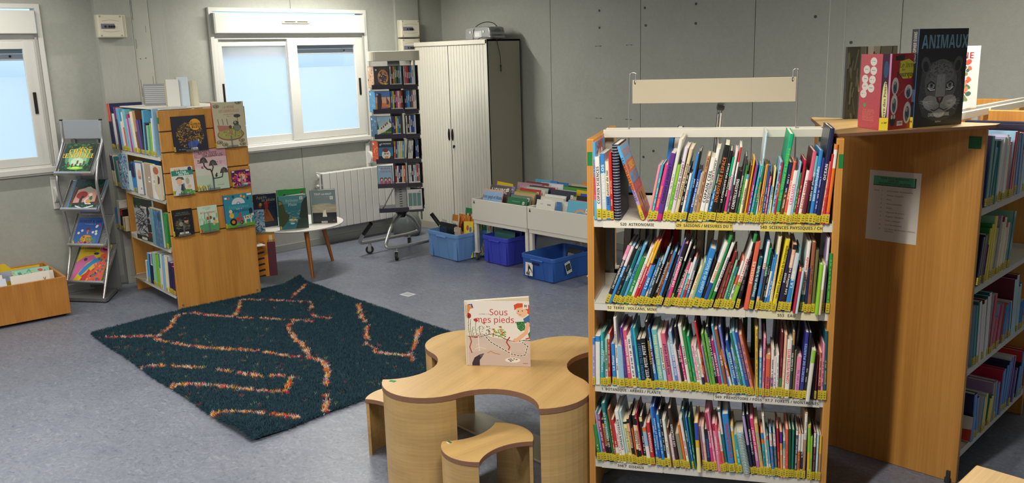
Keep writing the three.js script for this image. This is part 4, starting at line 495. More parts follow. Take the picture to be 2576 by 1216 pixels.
PIC.mineral = picture(0.3, 0.9, (p) => { p.bg('#c9cdd2'); p.rect(0, 0, 100, 6, '#7a2a20').oval(58, 60, 46, 26, '#5a1a24').rect(0, 104, 100, 70, '#5a2224').oval(60, 142, 40, 28, '#8a8494').oval(70, 134, 24, 18, '#bcb8c0').rect(0, 176, 100, 80, '#a8905a').oval(58, 216, 52, 32, '#33382c').oval(64, 206, 34, 18, '#4d5442').rect(0, 100, 100, 3, '#e2e2e2').rect(0, 174, 100, 3, '#e2e2e2').rect(0, 256, 100, 50, '#8a94b0'); }, 130);
const ROWS = {
'F0': `
34 11 296 -1 skyblue>.45>rose>.75>skyblue|EXPERIENCES & DEFIS|crimson
49 18 241 -2 white|COPAIN SCIENCES|black
69 18 253 -2 azure>.3>pale|LES ENCYCLOS|white
85 15 223 -2 cream>.6>azure|tout autour de toi|black
98 11 257 -2 red|~|cream
119 24 286 -2 navy*spiral|
216 13 294 -19 skyblue>.25>orange>.4>paleblue>.6>lilac>.8>gold|DECOUVRE LES SCIENCES|navy
235 10 214 11 pink|~|gold
245 9 217 11 turquoise|~|cream
257 14 215 12 hotpink|~|gold
274 20 258 11 purple>.9>magenta|Comment ça marche ?|black
293 13 311 11 offwhite|~|grey
306 11 214 11 lime|~|green
319 13 279 11 lilacwhite|Combien de temps ?|maroon
332 13 276 12 beige|Compter le monde|brown
345 11 212 11 black|~|white
355 9 183 11 white|Le petit|red
366 12 256 11 azure|~|skyblue
376 7 266 10 black|LA LUNE|white
385 11 195 11 royal|Planètes en vue !|white
396 11 185 11 stone|~|brown
409 12 248 10 tan|~|maroon
424 17 242 11 white|COPAIN CIEL|black
439 13 274 10 white|50 QUESTIONS SUR L'ESPACE|black
452 11 200 12 darkgreen>.4>azure|~|white
468 20 287 10 black|INCROYABLE ESPACE|orange
487 11 267 10 black|LA CONQUETE SPATIALE|white
499 10 244 10 emerald>.3>black|dans l'espace|cream
510 10 267 9 pinkwhite>.55>hotpink|Comment ?|magenta
520 10 172 9 petrol|~|white
522 7 280 9 red>.2>white>.5>maroon|
534 17 192 9 black|CONSTELLATIONS|white
547 8 247 9 charcoal|TOUT L'AUTOMNE|white
556 8 212 9 green|~|lime
565 10 179 9 skyblue>.1>cream|Les Contes|charcoal
574 6 214 8 brown|
581 7 234 8 gold|
587 4 212 9 red|
594 8 215 8 violet|~|white
604 9 212 9 turquoise|~|pink
614 10 210 9 tealgreen|La géométrie|gold
624 7 331 5 iceblue>.5>pale|ANIMAUX DANS LA MAISON|teal
631 7 214 7 apricot|~|brown
638 7 214 6 mustard|~|brown
646 7 212 6 royal|~|white
654 8 172 6 rose|~|white
662 6 137 7 skyblue|~|white
670 7 201 5 paleyellow|LA LUMIERE|black
679 10 227 7 lightblue|~|navy
688 7 223 6 crimson|LA COULEUR|gold
694 16 326 8 emerald|Eau, vitesse et lumière|lime
710 13 224 8 navy>.5>brown|~|white
722 10 225 8 coral|ELECTRICITE|cream
735 15 194 7 white>.85>purple|CIRCUITS|hotpink
746 7 224 7 lightblue|~|white
753 6 186 7 green|~|white
761 9 232 7 crimson|~|cream
773 12 195 8 white>.85>crimson|ECOUTE SIMPLE|red
787 14 263 7 rose>.4>maroon|
801 11 247 6 aqua>.3>ink|ondes et planète|white
813 13 266 6 azure|son encyclopédie|white
825 10 240 6 indigo|~|white
838 15 344 6 navy|OCEAN|white
849 7 227 6 salmon|~|white
858 9 253 5 red|~|maroon
870 12 287 4 orange>.07>white>.3>orange>.85>hotpink|`,
'F1': `
75 14 248 21 pink>.25>black|Les catastrophes naturelles|white
89 12 246 21 pinkwhite>.35>azure|RUSSE|white
103 14 236 21 black|~|grey
118 10 228 20 teal|VOLCANS|white
127 7 228 19 petrol|L'AIR|white
136 11 253 20 skyblue|LA METEO|navy
151 16 199 20 green|~|white
165 12 242 20 white|LA PLANETE|pink
177 10 267 20 gold>.4>red|Le changement climatique|white
187 9 270 20 gold>.35>crimson|Pollution|white
203 16 165 18 azure|L'eau|white
216 8 191 19 azure>.7>peach|~|white
226 12 188 18 slate|~|white
238 10 247 18 lightblue>.3>black|Histoires d'eau|white
250 12 216 19 black|Une ressource précieuse|white
261 9 211 18 rust|~|black
271 10 224 17 azure|L'EAU|white
281 8 213 18 ink|
296 7 273 16 violet>.4>slate|~|white
306 13 257 16 black>.3>hotpink|LES DINOSAURES|white
317 7 267 17 white>.3>darkgreen>.8>lime|
327 12 239 19 black|La légende des dinosaures|white
340 12 182 16 rose|Les dinosaures|white
351 9 181 16 pinkwhite>.25>turquoise|Les fossiles|white
361 10 203 15 white>.45>red|Les dinosaures|white
372 9 189 14 slate>.6>azure|LE MICRO MONDE|white
383 12 170 18 cream|~|orange
395 11 182 16 sage|
414 23 236 15 azure|Copain de la Nature|iceblue
430 8 197 16 black|DARWIN|azure
441 14 268 18 white>.62>royal|avant moi|orange
454 11 293 17 green|~|emerald
466 12 266 18 white>.75>green|mon grand voyage|navy
483 8 184 17 maroon|
492 9 185 15 brown|~|tan
502 11 226 14 darkred|~|rose
512 8 195 15 mint|~|green
522 10 167 15 teal|LA CAMPAGNE|lime
532 10 195 16 white>.3>coral>.5>white|~|black
545 14 269 16 white>.6>lime|Forêt sauvage|red
566 12 297 12 green>.12>ink|~|grey
600 17 263 8 coral|FOSSILES|cream
616 14 205 9 petrol|Simagine de la forêt|white
637 11 266 8 white>.4>azure>.8>peach|LES DESERTS|red
648 9 239 8 emerald>.3>mint>.45>charcoal|Le fond des océans|black
656 6 223 8 black|~|white
663 8 203 9 azure>.25>white>.75>azure|
673 10 218 8 azure|~|white
684 12 283 6 cream|~|gold
698 15 275 9 yellow|Les petits d'animaux de la campagne|black
717 11 236 8 navy|RUSSE|white
730 13 257 8 black>.08>peach>.35>black|Les milieux extrêmes|white
745 16 225 8 pale>.45>azure|LA MER|white
755 4 239 7 aqua|
770 8 171 6 gold>.06>crimson*out|
779 9 163 6 iceblue*out|
797 13 266 4 white>.75>petrol|mon petit monde|red
810 10 169 3 navy|
822 13 266 2 sienna|~|maroon
836 11 237 2 olive|
849 12 188 3 lime*out|
860 9 188 3 white>.5>beige*out|
871 9 282 2 lilacwhite>.3>lilac|
888 13 225 1 green|~|lime`,
'F2': `
23 9 197 0 azure>.15>lavender|~|violet
38 19 204 0 azure>.12>white|
56 11 219 0 turquoise|C'est l'histoire d'une graine|white
66 7 224 -1 teal|LES PLANTES|white
75 11 192 -1 mint>.65>white|~|black
86 9 215 -1 white>.1>red|~|white
106 15 174 -3 azure|La fleur|white
121 10 284 -3 white|~|brown
137 21 169 -4 lightblue|
156 10 245 -6 purple|~|violet
169 16 233 -6 rose|Les amis animaux|white
187 17 214 -7 white|~|navy
200 7 246 -7 azure>.3>royal|
209 10 245 -7 turquoise|~|white
224 19 198 -7 black|MONTRE TES FESSES !|azure
244 21 204 -8 black|PETIT, PETIT, PETIT !|white
261 11 274 -7 black|La bibliothèque|gold
274 13 252 -9 azure>.35>indigo>.6>azure|ANIMAUX EN FAMILLE|white
292 21 242 -8 aqua|Copain des Petites Bêtes|paleyellow
310 13 230 -8 white>.65>iceblue|Les animaux|black
329 17 231 -9 rose|Un petit oeuf|navy
344 11 191 -9 iceblue|~|white
356 13 238 -9 lightblue>.4>periwinkle|NOE OU MENTEUR ?|white
368 11 188 -10 pinkwhite|~|pink
379 10 260 -9 black|Le Grand|white
390 10 181 -11 hotpink>.75>white|~|white
402 12 269 -10 white|LES TRACES|black
414 11 248 -10 green|~|lime
426 10 226 -10 emerald|~|gold
437 11 187 -10 pink>.75>white|~|white
447 9 188 -10 white|~|green
458 11 173 -10 white>.65>navy|JOUETS|orange
468 8 286 -11 red>.5>darkred|~|gold
477 8 190 -11 mauve|~|green
487 9 241 -11 grass|~|green
497 11 241 -10 grass|~|green
509 11 268 -11 ink|LES ANIMAUX DE LA FORET|white
520 11 213 -11 magenta|DANS LA FORET|white
530 8 274 -11 skyblue|
541 12 260 -11 sienna|VIE DE...|white
552 9 270 -10 periwinkle|~|pink
562 10 180 -15 orange>.6>white|~|white
572 9 180 -12 skyblue|~|white
582 11 219 -13 royal|DANS LA PRAIRIE|white
592 10 186 -12 lightblue|~|navy
603 10 249 -13 tealgreen|~|lime
613 10 258 -13 skyblue|Les animaux de la mer|white
624 12 253 -13 royal|Les animaux de la mer|orange
637 11 245 -13 salmon|~|purple
650 10 267 -2 mustard|~|olive
662 10 183 -1 white>.15>skyblue|~|white
672 8 234 0 pink|~|maroon
687 17 166 0 apricot>.1>coral|~|purple
703 11 189 0 white>.6>mauve|~|black
713 9 161 0 pinkwhite|~|purple
724 10 168 -1 white|~|grey
734 8 259 0 maroon>.7>green|LE PARC|rose
743 10 251 1 peach|~|white
758 17 232 1 white|COPAIN PETITES BETES|red
771 10 261 1 tan>.2>charcoal|Le Guide des|white
781 6 190 1 olive|
793 17 165 2 pink|~|violet
809 13 263 3 indigo|SECRETS DE PLANTES|lightblue
821 9 262 3 black|~|white
833 13 203 4 lime>.25>offwhite*out|
850 10 187 2 ink|
860 6 180 1 maroon|
874 9 188 0 salmon>.7>maroon|~|black
883 9 223 0 pink|~|maroon
894 11 271 -1 petrol|~|gold`,
'F3': `
44 15 155 -7 green|~|white
58 8 212 -8 lilac>.4>skyblue|
69 13 199 -9 mauve>.1>darkrose|~|white
81 10 180 -8 black>.1>apricot>.65>black|LA GRENOUILLE|black
93 14 252 -8 teal>.6>black|LES GRENOUILLES & CO|white
104 5 201 -9 green|
111 8 227 -8 sienna|~|white
122 13 181 -9 red>.65>white|~|white
134 10 163 -9 white|~|rose
147 15 224 -9 white|COPAIN OISEAUX|black
160 9 221 -9 iceblue|
173 15 179 -9 black>.06>paleyellow|Oiseaux de Bretagne|olive
186 9 192 -9 black>.1>peach>.65>black|LA CHOUETTE|black
193 5 208 -8 black|
198 4 153 -9 orange|
205 10 210 -7 black>.2>cream>.7>black|LA SOURIS|black
215 10 197 -8 black>.15>peach>.7>black|LE HERISSON|black
223 5 217 -9 crimson|
232 12 203 -7 paleyellow>.1>black|~|white
247 15 163 -9 orange>.12>lightblue>.5>white|
262 15 180 -8 red|POISSONS|white
280 10 249 -7 azure|~|white
291 11 252 -8 blue|POISSONS ET MARINS|iceblue
304 12 219 -8 azure|~|white
315 10 242 -8 black|~|white
327 12 203 -8 white|~|grey
337 9 166 -8 brown|
347 10 137 -9 pinkwhite|~|lilac
359 13 250 -9 darkbrown|LES FALAISES|white
377 16 144 -10 khaki|
390 8 184 -10 orange|
401 11 214 -10 white|~|red
411 8 251 -9 petrol|LES LOUPS|white
419 6 219 -9 azure|~|white
427 7 219 -8 tealgreen|~|white
443 14 207 -5 blue>.35>gold>.5>paleyellow*out|
461 8 183 -7 mauve|~|pink
471 11 184 -7 white>.35>peach|~|white
484 13 174 -7 black>.12>navy|Inventions|azure
496 11 244 -8 darkrose>.5>hotpink|Les saisons|white
507 10 249 -9 pink|~|white
519 12 201 -8 crimson>.15>pink|Le Langage|white
530 10 196 -9 rose|~|red
540 9 174 -9 white>.5>coral|~|orange
550 9 262 -9 teal>.05>white>.4>teal|
568 23 244 -8 azure|Le corps humain|red
587 10 194 -8 white>.1>gold|
600 14 160 -10 turquoise|~|white
623 28 169 -11 lightblue*spiral|
645 10 244 -10 lilac>.5>navy|
656 10 248 -9 ink|LE CORPS HUMAIN|white
669 13 232 -9 hotpink>.6>orchid|Comment ça marche ?|white
683 13 215 -9 sand|Le corps humain|skyblue
695 10 178 -7 azure>.15>orange>.25>turquoise|~|navy
705 8 249 -7 white|~|grey
713 7 167 -7 coral>.1>aqua>.7>white|
723 10 180 -6 white>.3>azure|~|rose
734 10 178 -5 white>.3>teal|~|rose
744 8 200 -4 crimson|~|gold
753 9 188 -3 purple>.25>apricot|OSE|white
762 8 168 -2 white>.1>skyblue>.3>white|~|green
772 11 199 -2 coral|~|red
783 9 200 -2 darkgreen|
792 9 198 -1 tealgreen|
803 9 197 0 white>.1>slate|~|white
813 9 187 0 white>.4>orange|~|navy
823 9 187 0 white>.4>navy|le feu|white
833 10 269 0 white>.4>tan|~|grey
850 11 223 -1 gold>.05>lime>.5>gold|
859 7 177 -1 lime>.5>grass|
868 8 194 0 white>.3>maroon|~|grey
879 8 186 0 iceblue|~|white
889 8 183 0 gold>.4>tan|`,
'L0': `
-136 53 357 -6 coral>.4>navy|
-77 41 289 -4 navy|
-23 62 280 -12 white|
21 22 336 -6 purple|
55 34 238 -19 ink|
109 52 323 -14 skyblue|
157 39 226 -24 pinkwhite|
198 37 301 -20 white>.4>coral|
245 50 322 -8 aqua|
294 43 251 -31 lavender|
333 30 289 -19 magenta|
375 49 262 -21 lightblue|
433 62 311 -19 cream|
488 43 321 -19 tan>.5>brown|
539 47 253 -16 purple|
582 34 256 -4 black|
619 35 326 5 skyblue|
658 38 236 4 navy|
695 31 218 7 mint|
759 29 236 5 lime|
801 33 274 5 white|
835 29 342 4 lightblue|`,
'L1': `
-222 80 251 -18 navy>.5>cream|
-134 55 245 -21 teal|
-72 58 216 -28 white|
-8 62 228 -31 crimson|
52 36 195 -36 azure|
194 55 155 -33 iceblue|
294 94 233 -31 navy>.5>azure|
370 48 189 -21 yellow|
819 66 195 -10 azure|
882 47 227 -6 purple>.5>slate|`,
'L2': `
-311 59 172 -15 azure|
-238 66 241 9 white|
-177 48 178 11 red>.3>black|
-116 63 114 14 cream|
847 79 265 6 green|`,
'L3': `
320 53 172 10 white|
380 61 242 12 lavender|
440 51 156 9 white|
504 72 266 7 pale|
560 33 263 6 maroon|
594 25 274 8 turquoise|
624 30 162 11 brown|
667 46 278 8 beige|
711 38 278 12 indigo|
771 69 283 8 pale|
839 58 243 15 white>.5>purple|
897 36 219 9 coral|`,
'R0': `
63 39 279 3 indigo|
97 22 257 5 yellow>.3>black|
123 30 226 13 lightblue|
162 43 257 3 teal>.4>slate|
209 52 270 11 lavender|
256 37 258 5 white|
301 48 235 4 pale|
354 52 273 7 lightblue|
401 36 182 0 ink|
439 34 263 2 yellow|
477 37 259 0 crimson|
521 44 183 3 maroon|
572 53 297 -4 navy|
629 49 237 1 white|
678 37 218 -4 orange|`,
'R1': `
45 44 203 14 black>.75>orange|
79 20 205 13 white|
100 17 158 12 pink|
121 20 222 8 azure>.3>green|
145 23 235 7 orange>.5>green|
175 33 263 7 mint|
209 28 208 11 white|COPAIN|charcoal
240 29 254 12 lilac|
269 24 224 11 white|
296 24 240 12 ink>.3>magenta|
325 30 192 18 white|
358 30 208 15 navy>.3>pink|
391 31 197 13 crimson>.3>lightblue>.6>magenta|
428 37 246 9 mint>.6>grass|`,
'R2': `
81 25 260 -8 lightblue|
116 35 273 -7 slate|
162 46 269 -3 brown|
226 63 284 -2 teal|
281 37 261 4 pale|
324 38 142 19 yellow>.1>white|
374 50 195 10 lavender|
473 137 171 12 coral|
562 30 170 -5 offwhite|
616 66 282 -2 maroon|
676 43 229 -4 blue|
726 44 137 3 paleyellow|`,
'R3': `
132 35 108 17 white>.55>red|
170 31 210 -4 navy|
204 26 184 -3 maroon|
275 107 168 6 pale|
364 61 128 18 teal|
428 56 187 -1 mauve|
479 34 166 1 rose|
523 41 210 6 crimson|
576 53 225 16 navy|
636 55 237 16 white|
716 93 156 27 slate|
794 51 161 11 ink|
849 46 221 0 red|`,
};
// ---------------------------------------------------------------- shelf units
const FRONT = { pos: [-2.158, 0, -2.463], rot: deg(31.5) }, SIDE = { pos: [-7.135, 0, -2.519], rot: deg(-3.04) }, AISLE = { pos: [-1.128, 0, -3.605], rot: deg(91.4) };
const SHELF_Y = { F: [1.178, 0.845, 0.505, 0.178], L: [1.155, 0.84, 0.475, 0.125], R: [1.165, 0.845, 0.497, 0.14] };
function trayGeo(len, y, z0, z1, lip, out) { // sheet-metal shelf, lip down at z1, upstand at z0
  const front = out > 0 ? z1 : z0, back = out > 0 ? z0 : z1;
  return merge([rspan(0.014, len - 0.014, y - 0.006, y, z0, z1, 0.002), span(0.014, len - 0.014, y - lip, y, front - out * 0.003, front), span(0.014, len - 0.014, y - 0.02, y + 0.05, back, back + out * 0.002), span(0.0135, 0.0155, y - 0.02, y + 0.012, z0, z1), span(len - 0.0155, len - 0.0135, y - 0.02, y + 0.012, z0, z1)]);
}
function shelfUnit(o) {
  const t = thing('bookcase', o.label, 'bookcase', [...o.frame.pos], o.frame.rot), D = 0.63, H = 1.485;
  let at = 0;
  const panel = (x, skip) => { if (!skip) mesh('side_panel', rspan(x, x + 0.027, 0, H, -D, 0, 0.004), beech, t); };
  o.bays.forEach((len, b) => {
    panel(at, b === 0 && o.skipFirst);
    const g = new THREE.Group(); g.name = b ? 'rear_bay' : 'bay'; g.position.x = at + 0.012; t.add(g);
    for (const y of o.rows) { mesh('shelf', trayGeo(len, y, -0.285, -0.001, 0.03, 1), tray, g); mesh('shelf', trayGeo(len, y, -D + 0.001, -0.345, 0.03, -1), tray, g); }
    mesh('top_rail', rspan(0.012, len - 0.012, H - 0.02, H + 0.012, -0.285, -0.265, 0.002), enamel, g);
    mesh('top_rail', rspan(0.012, len - 0.012, H - 0.02, H + 0.012, -0.365, -0.345, 0.002), enamel, g);
    for (const x of [0.014, len - 0.05]) mesh('back_upright', rspan(x, x + 0.036, 0.05, H - 0.021, -0.33, -0.3, 0.002), M('#a29f95', 0.5), g);
    at += len;
  });
  panel(at - 0.003, o.skipLast);
  return t;
}
const caseF = shelfUnit({ frame: FRONT, bays: [0.917 - 0.024], rows: SHELF_Y.F, label: 'front two-sided bookcase packed with non-fiction, blank cream sign above it' });
const caseL = shelfUnit({ frame: SIDE, bays: [0.905], rows: SHELF_Y.L, skipLast: true, label: 'bookcase by the window wall with slatted display panel, rug before it' });
const caseR = shelfUnit({ frame: AISLE, bays: [0.93, 0.93], rows: SHELF_Y.R, skipFirst: true, label: 'two-bay bookcase along the far aisle, notice taped on its end panel' });
// slatted display panel closing the end of the window-wall bookcase
{
  const p = new THREE.Group(); p.name = 'slatted_panel'; p.position.set(0.93, 0, 0); caseL.add(p);
  const cuts = [0, 0.577, 0.753, 0.883, 1.037, 1.187, 1.337, 1.485];
  for (let i = 0; i + 1 < cuts.length; i++) mesh('panel_board', rspan(-0.002, 0.022, cuts[i] + (i ? 0.004 : 0), cuts[i + 1] - 0.004 * (i + 2 < cuts.length), -0.647, 0, 0.0035), beech, p);
  mesh('panel_core', span(-0.006, 0.012, 0.01, 1.475, -0.64, -0.006), M('#5a3d1f', 0.8), p);
  for (const [y, z] of [[0.05, -0.03], [0.05, -0.615]]) mesh('panel_bolt', disc(0.008, 0.006, 'x', 0.0225, y, z), greySteel, p);
  mesh('sticker', span(-0.0028, -0.002, 1.395, 1.435, -0.022, -0.002), M('#0f7a3c', 0.6), p);
  mesh('sticker', rspan(-0.002, 0.0226, 1.395, 1.44, -0.004, 0.0009, 0.0005), M('#0f7a3c', 0.6), p);
  for (let k = 0; k < 14; k++) mesh('shelf_pin_hole', disc(0.0035, 0.002, 'x', -0.905 + 0.002, 0.16 + k * 0.032, -0.16, 8), M('#2a1c10', 0.9), p);
}
// end panel of the aisle bookcase
{
  mesh('end_panel', rspan(-0.002, 0.025, 0, 1.48, -0.69, 0, 0.004), beech, caseR);
  mesh('sticker', span(-0.0032, -0.0022, 1.40, 1.448, -0.06, -0.014), M('#0c6133', 0.6), caseR);
  mesh('levelling_foot', merge([disc(0.012, 0.02, 'y', -0.012, 0.01, -0.03), box(0.012, 0.04, 0.014, -0.008, 0.03, -0.03)]), M('#33363a', 0.5), caseR);
  mesh('sticker', span(0.003, 0.022, 1.385, 1.437, 0.0, 0.0008), M('#0f7a3c', 0.6), caseF);
  mesh('sticker', span(0.9, 0.915, 1.38, 1.43, 0.0, 0.0008), M('#0f7a3c', 0.6), caseF);
  for (const z of [-0.1, -0.16, -0.2, -0.42]) mesh('shelf_pin_hole', disc(0.003, 0.002, 'x', 0.0275, 1.455, z, 8), M('#3a2814', 0.9), caseF);
}
// paper strips on the shelf lips
const strip = (w, s, col, ink = '#2c2a20') => picture(w, 0.03, (p) => { p.bg(col); p.text(s, 48, p.H * 0.52, p.H * 0.5, ink, 'bold', 'sans-serif', 'center', 0, 1.0); p.line([[0, 0.3], [100, 0.3]], '#b9b39a', 0.3); }, 330);
for (const [row, x0, x1, s, col] of [
  [0, 0.06, 0.335, '520  ASTRONOMIE', '#e3dfd0'], [0, 0.335, 0.545, '525 à 529  SAISONS / MESURES DU TEMPS', '#d9c25c'], [0, 0.64, 0.86, '530 à 540  SCIENCES PHYSIQUES / CHIMIE', '#d9c765'],
  [1, 0.075, 0.27, '550 à 552  TERRE : VOLCANS, MINERAUX', '#e6dcaa'], [1, 0.64, 0.86, '553   EAU', '#ddd6b4'], [2, 0.05, 0.29, '581  BOTANIQUE : ARBRES / PLANTES', '#d9d7cf'], [2, 0.49, 0.67, '560 à 569  PREHISTOIRE / FOSSILES', '#dcdad3'],
  [2, 0.68, 0.88, '590 à 597.7  FORETS / MONTAGNES / MER', '#d3d2cb'], [3, 0.05, 0.3, '598.7  OISEAUX', '#dad8d0'], [2, 0.29, 0.49, '', '#d0cfc9'], [3, 0.3, 0.86, '', '#d3d1ca'], [1, 0.3, 0.6, '', '#d9d5c8']]) {
  const pic = strip(x1 - x0, s, col);
  mesh('shelf_label', board(x1 - x0 - 0.004, 0.03, 0.0012, pic, (x0 + x1) / 2, SHELF_Y.F[row] - 0.0165, 0.0005), pic.matte, caseF);
}
// ---------------------------------------------------------------- rows of books
const SHELF_WORD = ['top', 'second', 'third', 'bottom'];
function colourWords(s) {
  const say = { offwhite: 'off-white', lilacwhite: 'pale lilac', pinkwhite: 'pale pink', paleyellow: 'pale yellow', skyblue: 'sky blue', lightblue: 'light blue', iceblue: 'ice blue', darkgreen: 'dark green', tealgreen: 'teal green', darkred: 'dark red', darkbrown: 'dark brown', hotpink: 'hot pink', darkrose: 'dark rose', pale: 'pale grey', ink: 'blue-black', royal: 'royal blue', azure: 'azure blue', grass: 'grass green', mint: 'mint green', lime: 'lime green' };
  const w = []; for (const [c] of s.list) { const k = say[c] ?? c; if (!w.includes(k)) w.push(k); }
  return w.slice(0, 2).join(' and ');
}
const sizeWord = (h, w) => (w > 0.017 ? 'thick' : w < 0.0065 ? 'thin' : h > 0.275 ? 'tall' : h < 0.19 ? 'short' : 'slim');
for (const [key, body] of Object.entries(ROWS)) {
  const K = key[0], row = Number(key[1]), frame = { F: FRONT, L: SIDE, R: AISLE }[K], y = SHELF_Y[K][row];
  let list = body.trim().split('\n').map((l) => { const [u, w, h, lean, ...rest] = l.split(' '); return { u: u / 1000, w: w / 1000, h: h / 1000, lean: Number(lean), spec: rest.join(' ') }; });
  if (K !== 'F') { // seen end-on: each strip seen stands for one to three books
    const more = [];
    for (const b of list) {
      const cap = Math.min(b.w, K === 'R' ? 0.05 : 0.07), n = Math.max(1, Math.round(cap / 0.027)), sp = b.spec;
      for (let k = 0; k < n; k++) more.push({ u: b.u - cap / 2 + cap * (k + 0.5) / n, w: cap / n * 0.97, h: b.h * (k === n - 1 || K === 'L' && k === 0 ? 1 : rr(0.93, 1.0)), lean: Math.max(K === 'L' ? -9 : -3, Math.min(K === 'L' ? 5 : 11, b.lean)), spec: sp });
    }
    list = more;
  }
  list.forEach((b, i) => {
    const s = parseSpec(b.spec), out = s.flag === 'out';
    const where = { F: `from the play-table end, ${SHELF_WORD[row]} shelf, front bookcase`, L: `from the window wall, ${SHELF_WORD[row]} shelf, slatted-panel bookcase`, R: `from the end panel, ${SHELF_WORD[row]} shelf, aisle bookcase` }[K];
    standingBook({
      name: { F: 'book', L: 'picture_book', R: 'library_book' }[K], label: `${sizeWord(b.h, b.w)} ${colourWords(s)} book, ${ORD(i + 1)} ${where}`,
      group: `books on the ${SHELF_WORD[row]} shelf of the ${{ F: 'front', L: 'slatted-panel', R: 'aisle' }[K]} bookcase`, frame, u: b.u, y: y, z: (out ? 0.03 : 0.004 + 0.006 * rnd()) , w: b.w, h: b.h,
      d: Math.min(0.26, Math.max(0.13, b.h * rr(0.74, 0.9))), lean: b.lean, spec: b.spec, call: out ? false : s.flag === 'spiral' ? false : (K === 'F' ? rnd() > 0.06 : rnd() > 0.3), atlas: K === 'F' ? spineAtlas : otherSpines,
      art: K === 'F' && row === 0 && i === 0 ? PIC.ten : /DECOUVRE/.test(b.spec) ? PIC.decouvre : /OCEAN/.test(b.spec) ? PIC.ocean : K === 'R' && /^yellow>.1>white/.test(b.spec) ? PIC.orangehair : K === 'R' && /white>.55>red/.test(b.spec) && i === 0 ? PIC.whiteback : undefined,
      artSide: /DECOUVRE/.test(b.spec) || K === 'F' && i === 0 ? 1 : -1,
    });
  });
}
